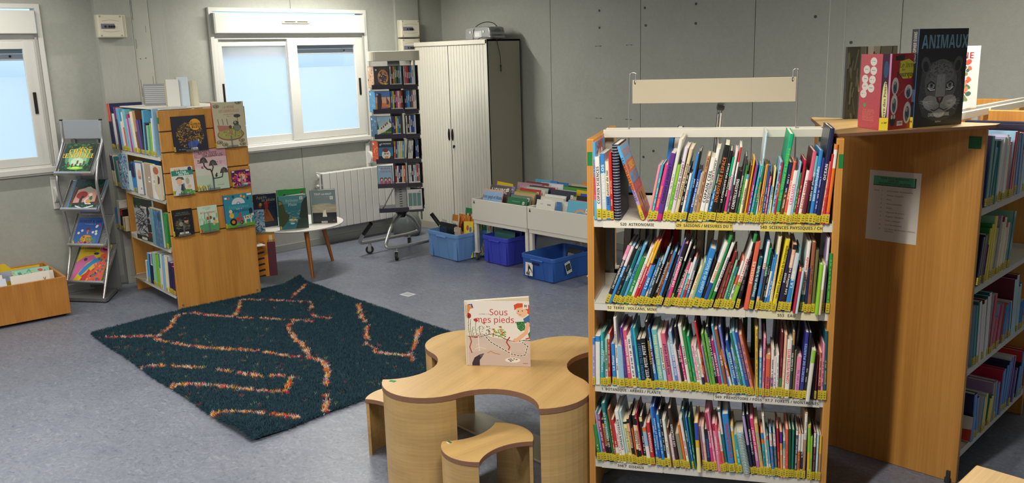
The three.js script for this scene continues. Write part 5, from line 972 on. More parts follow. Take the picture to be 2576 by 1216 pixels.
// ---------------------------------------------------------------- rug with its pile
{
  const P0 = [-6.107, -1.835], E3 = [2.42, 0.077], E1 = [-0.17, -1.688];
  const edge = (a, b) => { // slightly wavy outline, one corner kicked up
    const w = 0.008 * Math.sin(a * 17 + b * 9) + 0.006 * Math.sin(b * 23 + a * 5);
    return [P0[0] + E3[0] * a + E1[0] * b + w, P0[1] + E3[1] * a + E1[1] * b + w * 0.7];
  };
  const lift = (a, b) => 0.03 * Math.exp(-(((a - 0.93) / 0.07) ** 2) - ((b + 0.0) / 0.09) ** 2) + 0.035 * Math.exp(-((a / 0.03) ** 2) - (((b - 1) / 0.05) ** 2)) + 0.002 * Math.sin(a * 12) * Math.sin(b * 9);
  const rug = tag(mesh('rug', (() => {
    const N = 60, Mm = 40, pos = [], idx = [];
    for (let j = 0; j <= Mm; j++) for (let i = 0; i <= N; i++) { const a = i / N, b = j / Mm, [x, z] = edge(a, b), y = lift(a, b); pos.push(x, y + 0.008, z); }
    for (let j = 0; j <= Mm; j++) for (let i = 0; i <= N; i++) { const a = i / N, b = j / Mm, [x, z] = edge(a, b), y = lift(a, b); pos.push(x, y + 0.001, z); }
    const q = (i, j, s) => s * (N + 1) * (Mm + 1) + j * (N + 1) + i, quad = (a, b, c, d) => idx.push(a, b, c, a, c, d);
    for (let j = 0; j < Mm; j++) for (let i = 0; i < N; i++) { quad(q(i, j, 0), q(i + 1, j, 0), q(i + 1, j + 1, 0), q(i, j + 1, 0)); quad(q(i, j, 1), q(i, j + 1, 1), q(i + 1, j + 1, 1), q(i + 1, j, 1)); }
    for (let i = 0; i < N; i++) { quad(q(i, 0, 1), q(i + 1, 0, 1), q(i + 1, 0, 0), q(i, 0, 0)); quad(q(i, Mm, 0), q(i + 1, Mm, 0), q(i + 1, Mm, 1), q(i, Mm, 1)); }
    for (let j = 0; j < Mm; j++) { quad(q(0, j, 0), q(0, j + 1, 0), q(0, j + 1, 1), q(0, j, 1)); quad(q(N, j, 1), q(N, j + 1, 1), q(N, j + 1, 0), q(N, j, 0)); }
    const g = new THREE.BufferGeometry(); g.setAttribute('position', new THREE.Float32BufferAttribute(pos, 3)); g.setIndex(idx); g.computeVertexNormals(); return g;
  })(), M('#1c3848', 0.95)), 'dark blue-green shaggy rug with zigzag lines of red, orange and white tufts', 'rug');
  const lines = [[[0.060, -0.022], [0.097, 0.037], [0.157, 0.100], [0.204, 0.147]],
  [[0.222, 0.137], [0.204, 0.169], [0.151, 0.244], [0.093, 0.293], [0.053, 0.331]],
  [[0.053, 0.331], [0.065, 0.389], [0.126, 0.417], [0.200, 0.484], [0.292, 0.554], [0.387, 0.635], [0.454, 0.693]],
  [[0.207, 0.492], [0.180, 0.532], [0.108, 0.595], [0.058, 0.639]],
  [[0.060, 0.642], [0.103, 0.684], [0.175, 0.740], [0.251, 0.810]],
  [[0.181, 0.816], [0.147, 0.867], [0.115, 0.923], [0.083, 0.971]],
  [[0.270, 0.832], [0.313, 0.814], [0.356, 0.768], [0.411, 0.739], [0.466, 0.772]],
  [[0.230, 0.133], [0.313, 0.180], [0.391, 0.235], [0.463, 0.283], [0.547, 0.351], [0.626, 0.404], [0.706, 0.454], [0.752, 0.475]],
  [[0.410, 0.633], [0.441, 0.583], [0.539, 0.536], [0.626, 0.513], [0.691, 0.470], [0.713, 0.462]],
  [[0.760, 0.473], [0.817, 0.444], [0.893, 0.373], [0.954, 0.315], [1.004, 0.271], [1.040, 0.232]],
  [[0.401, -0.021], [0.412, 0.015], [0.457, 0.056], [0.514, 0.103], [0.570, 0.149], [0.625, 0.188], [0.681, 0.225], [0.726, 0.262]],
  [[0.736, 0.274], [0.786, 0.320], [0.819, 0.283], [0.862, 0.232]],
  [[0.596, -0.010], [0.617, 0.022], [0.661, 0.065], [0.699, 0.105], [0.761, 0.161], [0.811, 0.198], [0.857, 0.235]],
  [[0.828, -0.013], [0.858, 0.030], [0.899, 0.068], [0.937, 0.103], [0.982, 0.148], [1.031, 0.184]],
  [[0.428, 0.964], [0.513, 0.887], [0.619, 0.819], [0.694, 0.744], [0.753, 0.686], [0.794, 0.687], [0.816, 0.665], [0.859, 0.697], [0.903, 0.726]],
  [[0.762, 0.958], [0.809, 0.880], [0.860, 0.813], [0.907, 0.738], [0.966, 0.685]]];
  const W = 2.42, Hh = 1.70, segs = [];
  for (const l of lines) for (let k = 0; k + 1 < l.length; k++) segs.push([l[k][0] * W * 0.979, l[k][1] * Hh, l[k + 1][0] * W * 0.979, l[k + 1][1] * Hh]);
  const near = (x, y) => { let m = 9; for (const [a, b, c, d] of segs) { const vx = c - a, vy = d - b, t = Math.max(0, Math.min(1, ((x - a) * vx + (y - b) * vy) / (vx * vx + vy * vy))), q = Math.hypot(x - a - vx * t, y - b - vy * t); if (q < m) m = q; } return m; };
  const bright = ['#d8442c', '#e07a2c', '#e8a53a', '#e8d9c0', '#d9c8cc', '#c8243c', '#e8c84a', '#efe9e2', '#b02a44', '#6a8a4a', '#e06a5a'].map((c) => new THREE.Color(c));
  const darkC = ['#1d3d4e', '#1f4656', '#1a3446', '#254a58', '#1d4350', '#28485a'].map((c) => new THREE.Color(c)), speck = ['#3f6a4a', '#5a7a5a', '#8a9a6a', '#b04a3a', '#7a8a8a', '#a8403a'].map((c) => new THREE.Color(c));
  // one tuft: three bent strands
  const strand = (dx, dz, t) => { const g = new THREE.ConeGeometry(0.0042, 0.03, 5, 2); const p = g.attributes.position; for (let i = 0; i < p.count; i++) { const y = p.getY(i) + 0.015, k = (y / 0.03) ** 2; p.setX(i, p.getX(i) + dx * k); p.setZ(i, p.getZ(i) + dz * k); p.setY(i, y); } g.computeVertexNormals(); return g.rotateY(t); };
  const tuft = merge([strand(0.012, 0.003, 0), strand(0.01, -0.006, 2.1), strand(0.011, 0.004, 4.2), strand(0.004, 0.002, 1)]);
  const step = 0.0108, nx = Math.floor(W / step), ny = Math.floor(Hh / step), pile = new THREE.InstancedMesh(tuft, new THREE.MeshStandardMaterial({ roughness: 0.95 }), nx * ny + 2600);
  pile.name = 'pile'; pile.userData.kind = 'stuff'; rug.add(pile);
  const m4 = new THREE.Matrix4(), q4 = new THREE.Quaternion(), e4 = new THREE.Euler(), col = new THREE.Color(); let n = 0;
  const put = (a, b, tiltX, tiltZ) => {
    const [x, z] = edge(a, b), s = rr(0.85, 1.25); e4.set(tiltX + rr(-0.35, 0.35), rnd() * 6.28, tiltZ + rr(-0.35, 0.35)); q4.setFromEuler(e4);
    m4.compose(V(x, lift(a, b) + 0.005, z), q4, V(s, rr(0.8, 1.15), s)); pile.setMatrixAt(n, m4);
    const d = near(a * W, b * Hh), wide = 0.008 + 0.014 * noise(a * 60, b * 60, 97, 97, 7);
    const gap = noise(a * 38, b * 38, 97, 97, 3) > 0.24;
    if (d < wide && gap && rnd() < 0.9) col.copy(bright[Math.floor(rnd() * bright.length * (0.55 + 0.45 * noise(a * 30, b * 30, 97, 97, 8)))]); else if (noise(a * 90, b * 40, 397, 397, 5) > 0.86 && rnd() < 0.3) col.copy(speck[Math.floor(rnd() * speck.length)]); else col.copy(darkC[Math.floor(rnd() * darkC.length)]);
    pile.setColorAt(n++, col);
  };
  for (let j = 0; j < ny; j++) for (let i = 0; i < nx; i++) put((i + rr(0.1, 0.9)) / nx, (j + rr(0.1, 0.9)) / ny, 0, 0);
  for (let k = 0; k < 650; k++) { put(k / 650, 0.001, 0.8, 0); put(k / 650, 0.999, -0.8, 0); put(0.001, k / 650, 0, 0.8); put(0.999, k / 650, 0, -0.8); }
  pile.count = n;
}
// ---------------------------------------------------------------- play table and its stools
function arc(p, q, sag, n = 14) { // points from p to q bulging to the right of p -> q by sag (negative: to the left)
  const mx = (p[0] + q[0]) / 2, my = (p[1] + q[1]) / 2, dx = q[0] - p[0], dy = q[1] - p[1], c = Math.hypot(dx, dy) / 2, s = Math.abs(sag), R = (c * c + s * s) / (2 * s), nxn = -dy / (2 * c) * Math.sign(sag), nyn = dx / (2 * c) * Math.sign(sag);
  const cx = mx + nxn * (s - R), cy = my + nyn * (s - R), a0 = Math.atan2(p[1] - cy, p[0] - cx); let a1 = Math.atan2(q[1] - cy, q[0] - cx);
  while (a1 - a0 > Math.PI) a1 -= 2 * Math.PI; while (a1 - a0 < -Math.PI) a1 += 2 * Math.PI;
  return Array.from({ length: n + 1 }, (_, k) => { const a = a0 + (a1 - a0) * k / n; return [cx + Math.cos(a) * R, cy + Math.sin(a) * R]; });
}
function shell(points, t, h) { // bent-plywood leg that follows an arc; thickness t inwards
  const ctr = points.reduce((a, p) => [a[0] + p[0] / points.length, a[1] + p[1] / points.length], [0, 0]), inner = points.map((p, i) => { const a = points[Math.max(0, i - 1)], b = points[Math.min(points.length - 1, i + 1)], d = Math.hypot(b[0] - a[0], b[1] - a[1]); let n = [-(b[1] - a[1]) / d, (b[0] - a[0]) / d]; if (n[0] * (points[0][0] + points[points.length - 1][0] - 2 * ctr[0]) + n[1] * (points[0][1] + points[points.length - 1][1] - 2 * ctr[1]) < 0) n = [-n[0], -n[1]]; return [p[0] + n[0] * t, p[1] + n[1] * t]; });
  const g = extrude([...points, ...inner.reverse()], h), uv = g.attributes.uv, pos = g.attributes.position, nor = g.attributes.normal; // veneer runs across the bend
  for (let i = 0; i < uv.count; i++) if (Math.abs(nor.getY(i)) < 0.5) uv.setXY(i, pos.getY(i), Math.atan2(pos.getZ(i) - ctr[1], pos.getX(i) - ctr[0]) * 0.3);
  return g;
}
const inset = (pts, k) => { const c = pts.reduce((a, p) => [a[0] + p[0] / pts.length, a[1] + p[1] / pts.length], [0, 0]); return pts.map(([x, z]) => [c[0] + (x - c[0]) * k, c[1] + (z - c[1]) * k]); };
{
  const t = thing('play_table', 'low plywood play table with four curved lobes and bent legs, open book on it', 'table', [-2.692, 0, -2.484], deg(17.6)), S = 0.377;
  const K = [[-S, S], [S, S], [S, -S], [-S, -S]], out = [], legs = [];
  for (let i = 0; i < 4; i++) {
    const a = K[i], b = K[(i + 1) % 4], m = [(a[0] + b[0]) / 2, (a[1] + b[1]) / 2], convex = arc(a, m, 0.12), concave = arc(m, b, -0.12);
    out.push(...convex.slice(0, -1), ...concave.slice(0, -1)); legs.push(convex);
  }
  mesh('tabletop', extrude(out, 0.024, 0.0015).translate(0, 0.427, 0), [birch, plyEdge], t);
  legs.forEach((l) => mesh('leg', shell(inset(l, 0.975), 0.018, 0.4275), birch, t));
  mesh('sticker', box(0.03, 0.0006, 0.018, -0.325, 0.4513, 0.375), M('#0f8a4a', 0.6), t);
}
function stool(label, pos, turn, sticker) {
  const t = thing('stool', label, 'stool', pos, turn, 'plywood stools at the play table'), a = 0.125, b = 0.135;
  const e1 = arc([-a, b], [a, b], 0.06), s1 = arc([a, b], [a, -b], -0.05), e2 = arc([a, -b], [-a, -b], 0.06), s2 = arc([-a, -b], [-a, b], -0.05);
  mesh('seat', extrude([...e1.slice(0, -1), ...s1.slice(0, -1), ...e2.slice(0, -1), ...s2.slice(0, -1)], 0.02, 0.0015).translate(0, 0.26, 0), [birch, plyEdge], t);
  mesh('leg', shell(inset(e1, 0.965), 0.014, 0.2605), birch, t); mesh('leg', shell(inset(e2, 0.965), 0.014, 0.2605), birch, t);
  if (sticker) { mesh('sticker', box(0.022, 0.0006, 0.009, -0.098, 0.2803, 0.118), M('#0f7a44', 0.6), t); mesh('sticker', box(0.018, 0.0006, 0.004, -0.096, 0.2803, 0.128), M('#dfe6e0', 0.6), t); }
}
stool('bent plywood stool with green sticker, tucked into the near hollow of the play table', [-2.425, 0, -2.148], deg(-5), true);
stool('bent plywood stool half hidden behind the near leg, on the rug side of the play table', [-3.02, 0, -2.175], deg(84), false);
{
  const t = solid('floor_plate', rspan(-3.2, -2.25, 0.0005, 0.008, -2.745, -2.555, 0.003), M('#a9a99c', 0.3, { metalness: 0.6 }), 'flat metal plate lying on the floor under the play table', 'plate');
  mesh('plate_edge', span(-3.2, -2.25, 0.001, 0.0085, -2.556, -2.55), M('#d9d8d0', 0.6), t);
  mesh('bolt', merge([cyl(0.005, 0.005, 0.006, -2.9, 0.011, -2.62, 10)]), blackPlastic, t);
  const p = solid('paper_square', box(0.105, 0.0012, 0.085, 0, 0.0008, 0).rotateY(deg(5)).translate(-5.272, 0, -3.893), M('#c9ccd2', 0.8), 'small white paper square lying on the bare floor beyond the rug', 'paper');
  mesh('print', box(0.07, 0.0006, 0.05, 0, 0.0016, 0).rotateY(deg(5)).translate(-5.272, 0, -3.893), M('#a9adb8', 0.8), p);
}
{ // table corner at the bottom edge of the view
  const t = thing('low_table', 'corner of a pale wooden table beside the aisle', 'table', [-0.44, 0, -2.15]);
  mesh('tabletop', rbox(0.684, 0.026, 1.036, 0.006, 0, 0.537, 0), birch, t);
  mesh('apron', merge([span(-0.3, 0.3, 0.45, 0.524, -0.47, -0.45), span(-0.3, 0.3, 0.45, 0.524, 0.45, 0.47), span(-0.31, -0.29, 0.45, 0.524, -0.47, 0.47), span(0.29, 0.31, 0.45, 0.524, -0.47, 0.47)]), beech, t);
  for (const x of [-0.29, 0.29]) for (const z of [-0.45, 0.45]) mesh('leg', rbox(0.05, 0.524, 0.05, 0.006, x, 0.262, z), beech, t);
}
const set = (t, x, y, z, turn, lean = 0) => { t.position.set(x, y, z); t.rotation.set(0, turn, 0, 'YXZ'); t.rotation.order = 'YXZ'; t.rotation.x = -lean; if (t.userData.holderObject) { const a = t.userData.holderObject; a.position.copy(t.position); a.rotation.copy(t.rotation); delete t.userData.holderObject; } return t; };
set(shownBook({ w: 0.285, h: 0.3, t: 0.012, art: PIC.sous, open: 17, edge: 'offwhite', back: 'white', label: 'white picture book with red title about what lies underfoot, standing ajar on the play table' }), -2.795, 0.4516, -2.372, deg(38));
// ---------------------------------------------------------------- top of the corner: plywood triangle and what stands on it
{
  const t = solid('corner_top', extrude([[-1.448, -2.975], [-1.431, -2.966], [-1.41, -2.972], [-1.085, -3.56], [-1.09, -3.63], [-1.85, -3.63], [-1.838, -3.59]], 0.013, 0.0015).translate(0, 1.4855, 0), [birch, plyEdge], 'triangular plywood top bridging the front bookcase and the aisle bookcase', 'shelf top');
  const y = 1.499;
  const a = thing('picture_book', 'tall black book with grey big cat portrait, upright on the triangular plywood top', 'book', [-1.284, y, -3.298], 0);
  a.rotation.y = Math.atan2(0.95, 0.31); // the front faces the aisle
  mesh('cover', board(0.262, 0.357, 0.002, PIC.animaux, 0.131, 0.1785, -0.001), PIC.animaux.mat, a);
  mesh('back_cover', box(0.262, 0.357, 0.002, 0.131, 0.1785, -0.029), M('black', 0.4), a);
  mesh('page_block', box(0.256, 0.351, 0.026, 0.131, 0.1785, -0.015), pages, a);
  const sp = mesh('spine', board(0.031, 0.357, 0.002, PIC.animauxSpine, 0, 0.1785, 0.001), PIC.animauxSpine.mat, a); sp.rotation.y = -Math.PI / 2; sp.position.z = -0.015;
  const b = thing('picture_book', 'chunky dark red book with yellow title cloud, standing open spine outward on the plywood top', 'book', [-1.337, y, -3.16], 0);
  b.rotation.y = Math.atan2(0.39, 0.92);
  mesh('spine', board(0.03, 0.272, 0.003, PIC.pourquoiSpine, 0, 0.136, 0), PIC.pourquoiSpine.mat, b);
  const f = mesh('cover', board(0.15, 0.272, 0.003, PIC.pourquoi, 0.075, 0.136, 0), PIC.pourquoi.mat, b); f.rotation.y = deg(57); f.position.set(0.014, 0, 0);
  const fp = mesh('page_block', box(0.142, 0.266, 0.03, 0.075, 0.136, -0.017), pages, b); fp.rotation.y = deg(57); fp.position.set(0.014, 0, 0);
  const k = mesh('back_cover', board(0.15, 0.272, 0.003, PIC.pourquoiBack, -0.075, 0.136, 0), PIC.pourquoiBack.mat, b); k.rotation.y = deg(-60); k.position.set(-0.014, 0, 0);
  const kp = mesh('page_block', box(0.142, 0.266, 0.03, -0.075, 0.136, -0.017), pages, b); kp.rotation.y = deg(-60); kp.position.set(-0.014, 0, 0);
  set(shownBook({ w: 0.2, h: 0.3, t: 0.03, art: PIC.bamboo, edge: 'charcoal', back: 'black', call: false, label: 'grey book with bamboo stems on its cover, behind the red book on the plywood top' }), -1.685, y, -3.585, deg(40));
  set(shownBook({ w: 0.21, h: 0.29, t: 0.01, art: PIC.imagine, edge: 'white', call: false, label: 'white book with faces in red and green, set on the rails of the aisle bookcase' }), -1.66, 1.4985, -4.42, deg(14));
}
{ // notice on the end panel
  const t = thing('paper_notice', 'white printed notice with green heading, taped to the wooden end panel', 'notice', [-1.46, 1.141, -3.5945], deg(1.4));
  mesh('sheet', board(0.21, 0.297, 0.0006, PIC.notice, 0, 0, 0), PIC.notice.matte, t); t.rotation.z = deg(-0.6);
}
{ // blank sign over the front bookcase
  const t = thing('hanging_sign', 'blank cream sign plate hung between two wire posts on the front bookcase', 'sign', [0, 0, 0]); place(t, FRONT, 0, 0, -0.32);
  mesh('sign_plate', rspan(0.135, 0.766, 1.597, 1.692, -0.0025, 0.0025, 0.0024), M('#c9bfa8', 0.65), t);
  mesh('wire_post', bent([[0.118, 1.2, 0], [0.123, 1.6, 0], [0.127, 1.72, 0], [0.149, 1.72, 0], [0.149, 1.69, 0], [0.147, 1.68, 0.004]], 0.0028, 0.008), steel, t);
  mesh('wire_post', bent([[0.772, 1.2, 0], [0.771, 1.6, 0], [0.77, 1.722, 0], [0.754, 1.722, 0], [0.753, 1.69, 0], [0.754, 1.68, 0.004]], 0.0028, 0.008), steel, t);
  for (const x of [0.148, 0.753]) mesh('ring', new THREE.TorusGeometry(0.008, 0.0016, 6, 16).rotateY(1.2).translate(x, 1.683, 0.001), blackPlastic, t);
}
{ // things on the back rows seen through the top of the front bookcase
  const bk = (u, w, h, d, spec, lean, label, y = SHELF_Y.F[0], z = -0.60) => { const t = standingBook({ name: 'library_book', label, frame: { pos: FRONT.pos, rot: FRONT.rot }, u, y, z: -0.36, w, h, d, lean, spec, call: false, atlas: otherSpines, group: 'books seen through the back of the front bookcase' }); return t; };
  bk(0.262, 0.02, 0.3, 0.22, 'green', 6, 'green back-row book seen under the top rail of the front bookcase'); bk(0.29, 0.022, 0.31, 0.2, 'ink', 5, 'tall black back-row book seen under the top rail of the front bookcase');
  const f = thing('file_box', 'grey see-through magazine holder rising above the top rail of the front bookcase', 'file holder', [0, 0, 0]); place(f, FRONT, 0.455, SHELF_Y.F[0] + 0.0005, -0.37, deg(-4));
  mesh('side_wall', merge([rspan(-0.014, -0.012, 0, 0.39, -0.2, 0), rspan(0.012, 0.014, 0, 0.39, -0.2, 0), rspan(-0.013, 0.013, 0, 0.003, -0.2, 0, 0.001)]), M('#bfc4c8', 0.15, { transmission: 0.7, thickness: 0, ior: 1.45 }), f);
  mesh('rim', rspan(-0.016, 0.016, 0.385, 0.41, -0.2, 0.001, 0.008), M('#4a4a4e', 0.3), f); mesh('paper', merge([span(-0.008, -0.006, 0.003, 0.37, -0.19, -0.004), span(0.002, 0.006, 0.003, 0.375, -0.19, -0.004)]), paper, f);
  for (let k = 0; k < 13; k++) bk(0.1 + k * 0.034, rr(0.014, 0.03), rr(0.22, 0.29), 0.22, ['ink', 'black', 'charcoal', 'navy', 'darkbrown'][k % 5], rr(2, 7), `back-row book coloured dark for shade, ${ORD(k + 1)} behind the second shelf of the front bookcase`, SHELF_Y.F[1]);  // dark covers stand in for the shade inside the bookcase
  for (let k = 0; k < 9; k++) bk(0.48 + k * 0.042, rr(0.016, 0.03), rr(0.22, 0.27), 0.22, ['black', 'ink', 'maroon', 'charcoal'][k % 4], rr(-4, 4), `back-row book coloured dark for shade, ${ORD(k + 1)} behind the third shelf of the front bookcase`, SHELF_Y.F[2]);  // inner shade of this shelf put into the cover colours too
}
{ // far aisle: mineral posters
  const t = thing('mineral_poster', 'tall sheet with photographs of dark stones, hung by the aisle bookcase', 'poster', [-1.12, 0.7, -4.6], 0);
  mesh('sheet', board(0.24, 0.72, 0.004, PIC.mineral, 0.06, 0, 0), PIC.mineral.matte, t);
}
// ---------------------------------------------------------------- window-wall bookcase: books on its slatted panel, on its shelves and on top
{
  const f = { pos: [-6.206, 0, -2.470], rot: deg(90 - 3.04) }; // u along the panel away from the camera, z out of it
  const shown = (u, y, w, h, art, edge, label, t = 0.012, back) => { const b = shownBook({ w, h, t, art, edge, back: back ?? edge, label, group: undefined, holder: `clear acrylic ledge under the ${label.split(',')[0]}` }); const a = b.userData.holderObject; delete b.userData.holderObject; place(b, f, u, y, 0.047 + t * 0.3); b.rotateX(deg(-4)); a.position.copy(b.position); a.rotation.copy(b.rotation); };
  shown(0.084, 1.186, 0.246, 0.255, PIC.taureau, 'ink', 'dark book with a blue bull under a golden thicket, high on the slatted panel', 0.016);
  shown(0.39, 1.188, 0.244, 0.335, PIC.reine, 'crimson', 'pale green book with frogs round a pond, top corner of the slatted panel', 0.016);
  shown(0.222, 0.886, 0.24, 0.303, PIC.haikus, 'pinkwhite', 'pink book with black tree and fan-shaped leaves, middle of the slatted panel', 0.012);
  shown(0.043, 0.874, 0.156, 0.203, PIC.club, 'white', 'white book with green title band and boy in cap, rug side of the slatted panel', 0.01);
  shown(0.49, 0.884, 0.142, 0.125, PIC.pinkdisc, 'purple', 'small square purple and pink disc case, window side of the slatted panel', 0.012);
  shown(0.012, 0.577, 0.15, 0.192, PIC.undark, 'gold', 'small black book with yellow spine, lowest row of the slatted panel', 0.016, 'black');
  shown(0.206, 0.574, 0.145, 0.196, PIC.aventure, 'offwhite', 'pale green book with red title, lowest row of the slatted panel', 0.01);
  shown(0.408, 0.577, 0.226, 0.252, PIC.comptines, 'blue', 'turquoise book with disc and red tractor, lowest row of the slatted panel', 0.014);
  const out = (u, y, w, h, art, edge, label, z = 0.012, turn = 0, t = 0.014) => { const b = shownBook({ w, h, t, art, edge, label, call: false }); place(b, SIDE, u, y, z); b.rotateY(deg(turn)); return b; };
  out(0.02, 0.8455, 0.15, 0.285, PIC.wave, 'lightblue', 'blue wave-painted book facing out, second shelf of the slatted-panel bookcase', 0.03, 6);
  out(0.36, 0.8405, 0.13, 0.255, PIC.face, 'azure', 'white-backed book with child face, second shelf of the slatted-panel bookcase', 0.016, 4);
  out(0.56, 0.8405, 0.19, 0.252, PIC.brownback, 'yellow', 'grey-brown book back facing out, second shelf of the slatted-panel bookcase', 0.02, 3, 0.02);
  out(0.735, 0.8405, 0.17, 0.25, PIC.whitepanda, 'pale', 'pale book back with brown figure facing out, second shelf of the slatted-panel bookcase', 0.024, 2, 0.02);
  out(0.27, 0.4755, 0.33, 0.33, PIC.chasse, 'darkgreen', 'large black and white jungle book facing out, third shelf of the slatted-panel bookcase', 0.03, 5, 0.018);
  out(0.63, 0.4755, 0.21, 0.29, PIC.blueback, 'azure', 'blue book back with gold top edge facing out, third shelf of the slatted-panel bookcase', 0.03, 2, 0.016);
  const m = thing('magazine', 'thin pale magazine lying open-edged on the lowest shelf of the slatted-panel bookcase', 'magazine', [0, 0, 0]); place(m, SIDE, 0.12, 0.126, -0.1); m.rotateY(deg(12));
  mesh('sheets', rbox(0.2, 0.006, 0.27, 0.0025, 0, 0.003, 0), M('#c9c6bd', 0.7), m); mesh('cover', rbox(0.202, 0.0014, 0.272, 0.0006, 0, 0.0068, 0), M('#8f8a7c', 0.5), m);
  const tt = mesh('top_tray', merge([rspan(0.014, 0.905, 1.487, 1.496, -0.6, -0.03, 0.003), span(0.014, 0.905, 1.487, 1.51, -0.6, -0.597)]), tray, caseL);
  const g = thing('landscape_book', 'grey striped landscape book standing on top of the slatted-panel bookcase', 'book', [0, 0, 0]); place(g, SIDE, 0.3, 1.4965, -0.3); g.rotateY(deg(40));
  mesh('cover', rbox(0.36, 0.165, 0.006, 0.002, 0, 0.0825, 0.006), M('#8b8f96', 0.55), g); for (let k = 0; k < 9; k++) mesh('printed_stripe', span(-0.172, 0.01 + 0.16 * ((k * 7) % 3) * 0.4, 0.02 + k * 0.015, 0.027 + k * 0.015, 0.0088, 0.0095), M('#b9bcc0', 0.6), g); mesh('motif', rspan(0.02, 0.15, 0.06, 0.09, 0.0088, 0.0098, 0.0004), M('#6d7076', 0.6), g); mesh('page_block', box(0.35, 0.158, 0.01, 0, 0.081, -0.003), pages, g); mesh('back_cover', box(0.36, 0.165, 0.003, 0, 0.0825, -0.009), M('#7a7c80', 0.6), g);
  for (const [u, z, h, w, c, l] of [[0.62, -0.24, 0.2, 0.11, '#e2e4e2', 'white'], [0.665, -0.3, 0.215, 0.1, '#cfe0ee', 'pale blue'], [0.7, -0.36, 0.19, 0.09, '#d9d6c0', 'cream']]) { const d = thing('document_folder', `${l} folder standing on top of the slatted-panel bookcase before the window`, 'folder', [0, 0, 0]); place(d, SIDE, u, 1.4965, z); d.rotateY(deg(46)); mesh('sheet', rbox(w, h, 0.005, 0.002, 0, h / 2, 0), M(c, 0.6), d); mesh('fold', span(-w / 2, -w / 2 + 0.008, 0, h, 0.001, 0.005), M('#b9b48a', 0.6), d); }
  // book seen on the far side of the panel, low down
  const o = shownBook({ w: 0.16, h: 0.36, t: 0.014, art: PIC.orangecat, edge: 'brown', call: false, label: 'orange striped book sticking out low beyond the slatted panel, toward the round table' }); set(o, -6.33, 0.105, -3.185, deg(62));
  const o2 = shownBook({ w: 0.13, h: 0.26, t: 0.02, art: PIC.wave, edge: 'blue', call: false, label: 'blue book sticking out beyond the slatted panel under the round table edge' }); set(o2, -6.36, 0.39, -3.16, deg(62));
  const ls = mesh('shelf', rspan(0.72, 0.905, 0.38, 0.388, -0.74, -0.6, 0.002), tray, caseL);
}
// ---------------------------------------------------------------- round table
{
  const t = thing('round_table', 'round white low table on slanted wooden legs, picture books shown on it', 'table', [-6.674, 0, -3.776]);
  mesh('tabletop', new THREE.LatheGeometry([[0, 0.4], [0.36, 0.4], [0.392, 0.406], [0.4, 0.413], [0.398, 0.419], [0.392, 0.4215], [0, 0.4215]].map((p) => new THREE.Vector2(...p)), 64), M('#e4e3df', 0.35), t);
  for (const [x, z] of [[0.31, 0.08], [-0.2, 0.27], [-0.06, -0.33]]) { // three splayed legs
    const g = new THREE.CylinderGeometry(0.026, 0.016, 0.42, 4, 1).rotateY(Math.PI / 4).scale(1, 1, 0.8); const p = g.attributes.position;
    for (let i = 0; i < p.count; i++) { const k = (p.getY(i) + 0.21) / 0.42; p.setXYZ(i, p.getX(i) + x * (1.12 - 0.3 * k), k * 0.4, p.getZ(i) + z * (1.12 - 0.3 * k)); }
    g.computeVertexNormals(); mesh('leg', g, legWood, t);
  }
  const c = 'display books on the round table';
  set(shownBook({ w: 0.2, h: 0.285, t: 0.01, art: PIC.apres, open: 20, edge: 'navy', back: 'navy', label: 'night-blue picture book with red-capped figure, standing on the round table', group: c, call: false }), -6.745, 0.4225, -3.41, deg(72));
  set(shownBook({ w: 0.235, h: 0.285, t: 0.01, art: PIC.rythme, open: 22, edge: 'petrol', back: 'petrol', label: 'teal picture book with cliffs and small boat, front of the round table', group: c }), -6.482, 0.4225, -3.508, deg(67));
  set(shownBook({ w: 0.245, h: 0.31, t: 0.01, art: PIC.green, open: 14, edge: 'green', back: 'green', label: 'green picture book with black hedgehog shape, behind the teal book on the round table', group: c, call: false }), -6.665, 0.4225, -3.6, deg(70));
  set(shownBook({ w: 0.215, h: 0.29, t: 0.01, art: PIC.tout, open: 20, edge: 'slate', back: 'slate', label: 'grey picture book with white bear, radiator side of the round table', group: c, call: false }), -6.53, 0.4225, -3.84, deg(50));
}
// ---------------------------------------------------------------- radiator
{
  const t = thing('radiator', 'white ribbed radiator under the second window', 'radiator', [XW, 0, -4.46]), n = 12;
  for (let k = 0; k < n; k++) mesh('fin', merge([rspan(0.105, 0.132, 0.17, 0.728, -0.079 - k * 0.081, -0.002 - k * 0.081, 0.008), rspan(0.04, 0.11, 0.19, 0.7, -0.05 - k * 0.081, -0.03 - k * 0.081, 0.006), rspan(0.03, 0.1, 0.71, 0.725, -0.078 - k * 0.081, -0.004 - k * 0.081, 0.006)]), M('#d2d3d3', 0.4), t);
  mesh('end_cap', merge([rspan(0.03, 0.1, 0.18, 0.735, 0.0, 0.018, 0.008), disc(0.028, 0.03, 'z', 0.07, 0.69, 0.022), disc(0.016, 0.06, 'z', 0.07, 0.6, 0.012)]), M('#c6c8c8', 0.4), t);
  mesh('bracket', merge([span(0, 0.05, 0.3, 0.34, -0.2, -0.17), span(0, 0.05, 0.3, 0.34, -0.75, -0.72)]), M('#b9bbbb', 0.5), t);
}
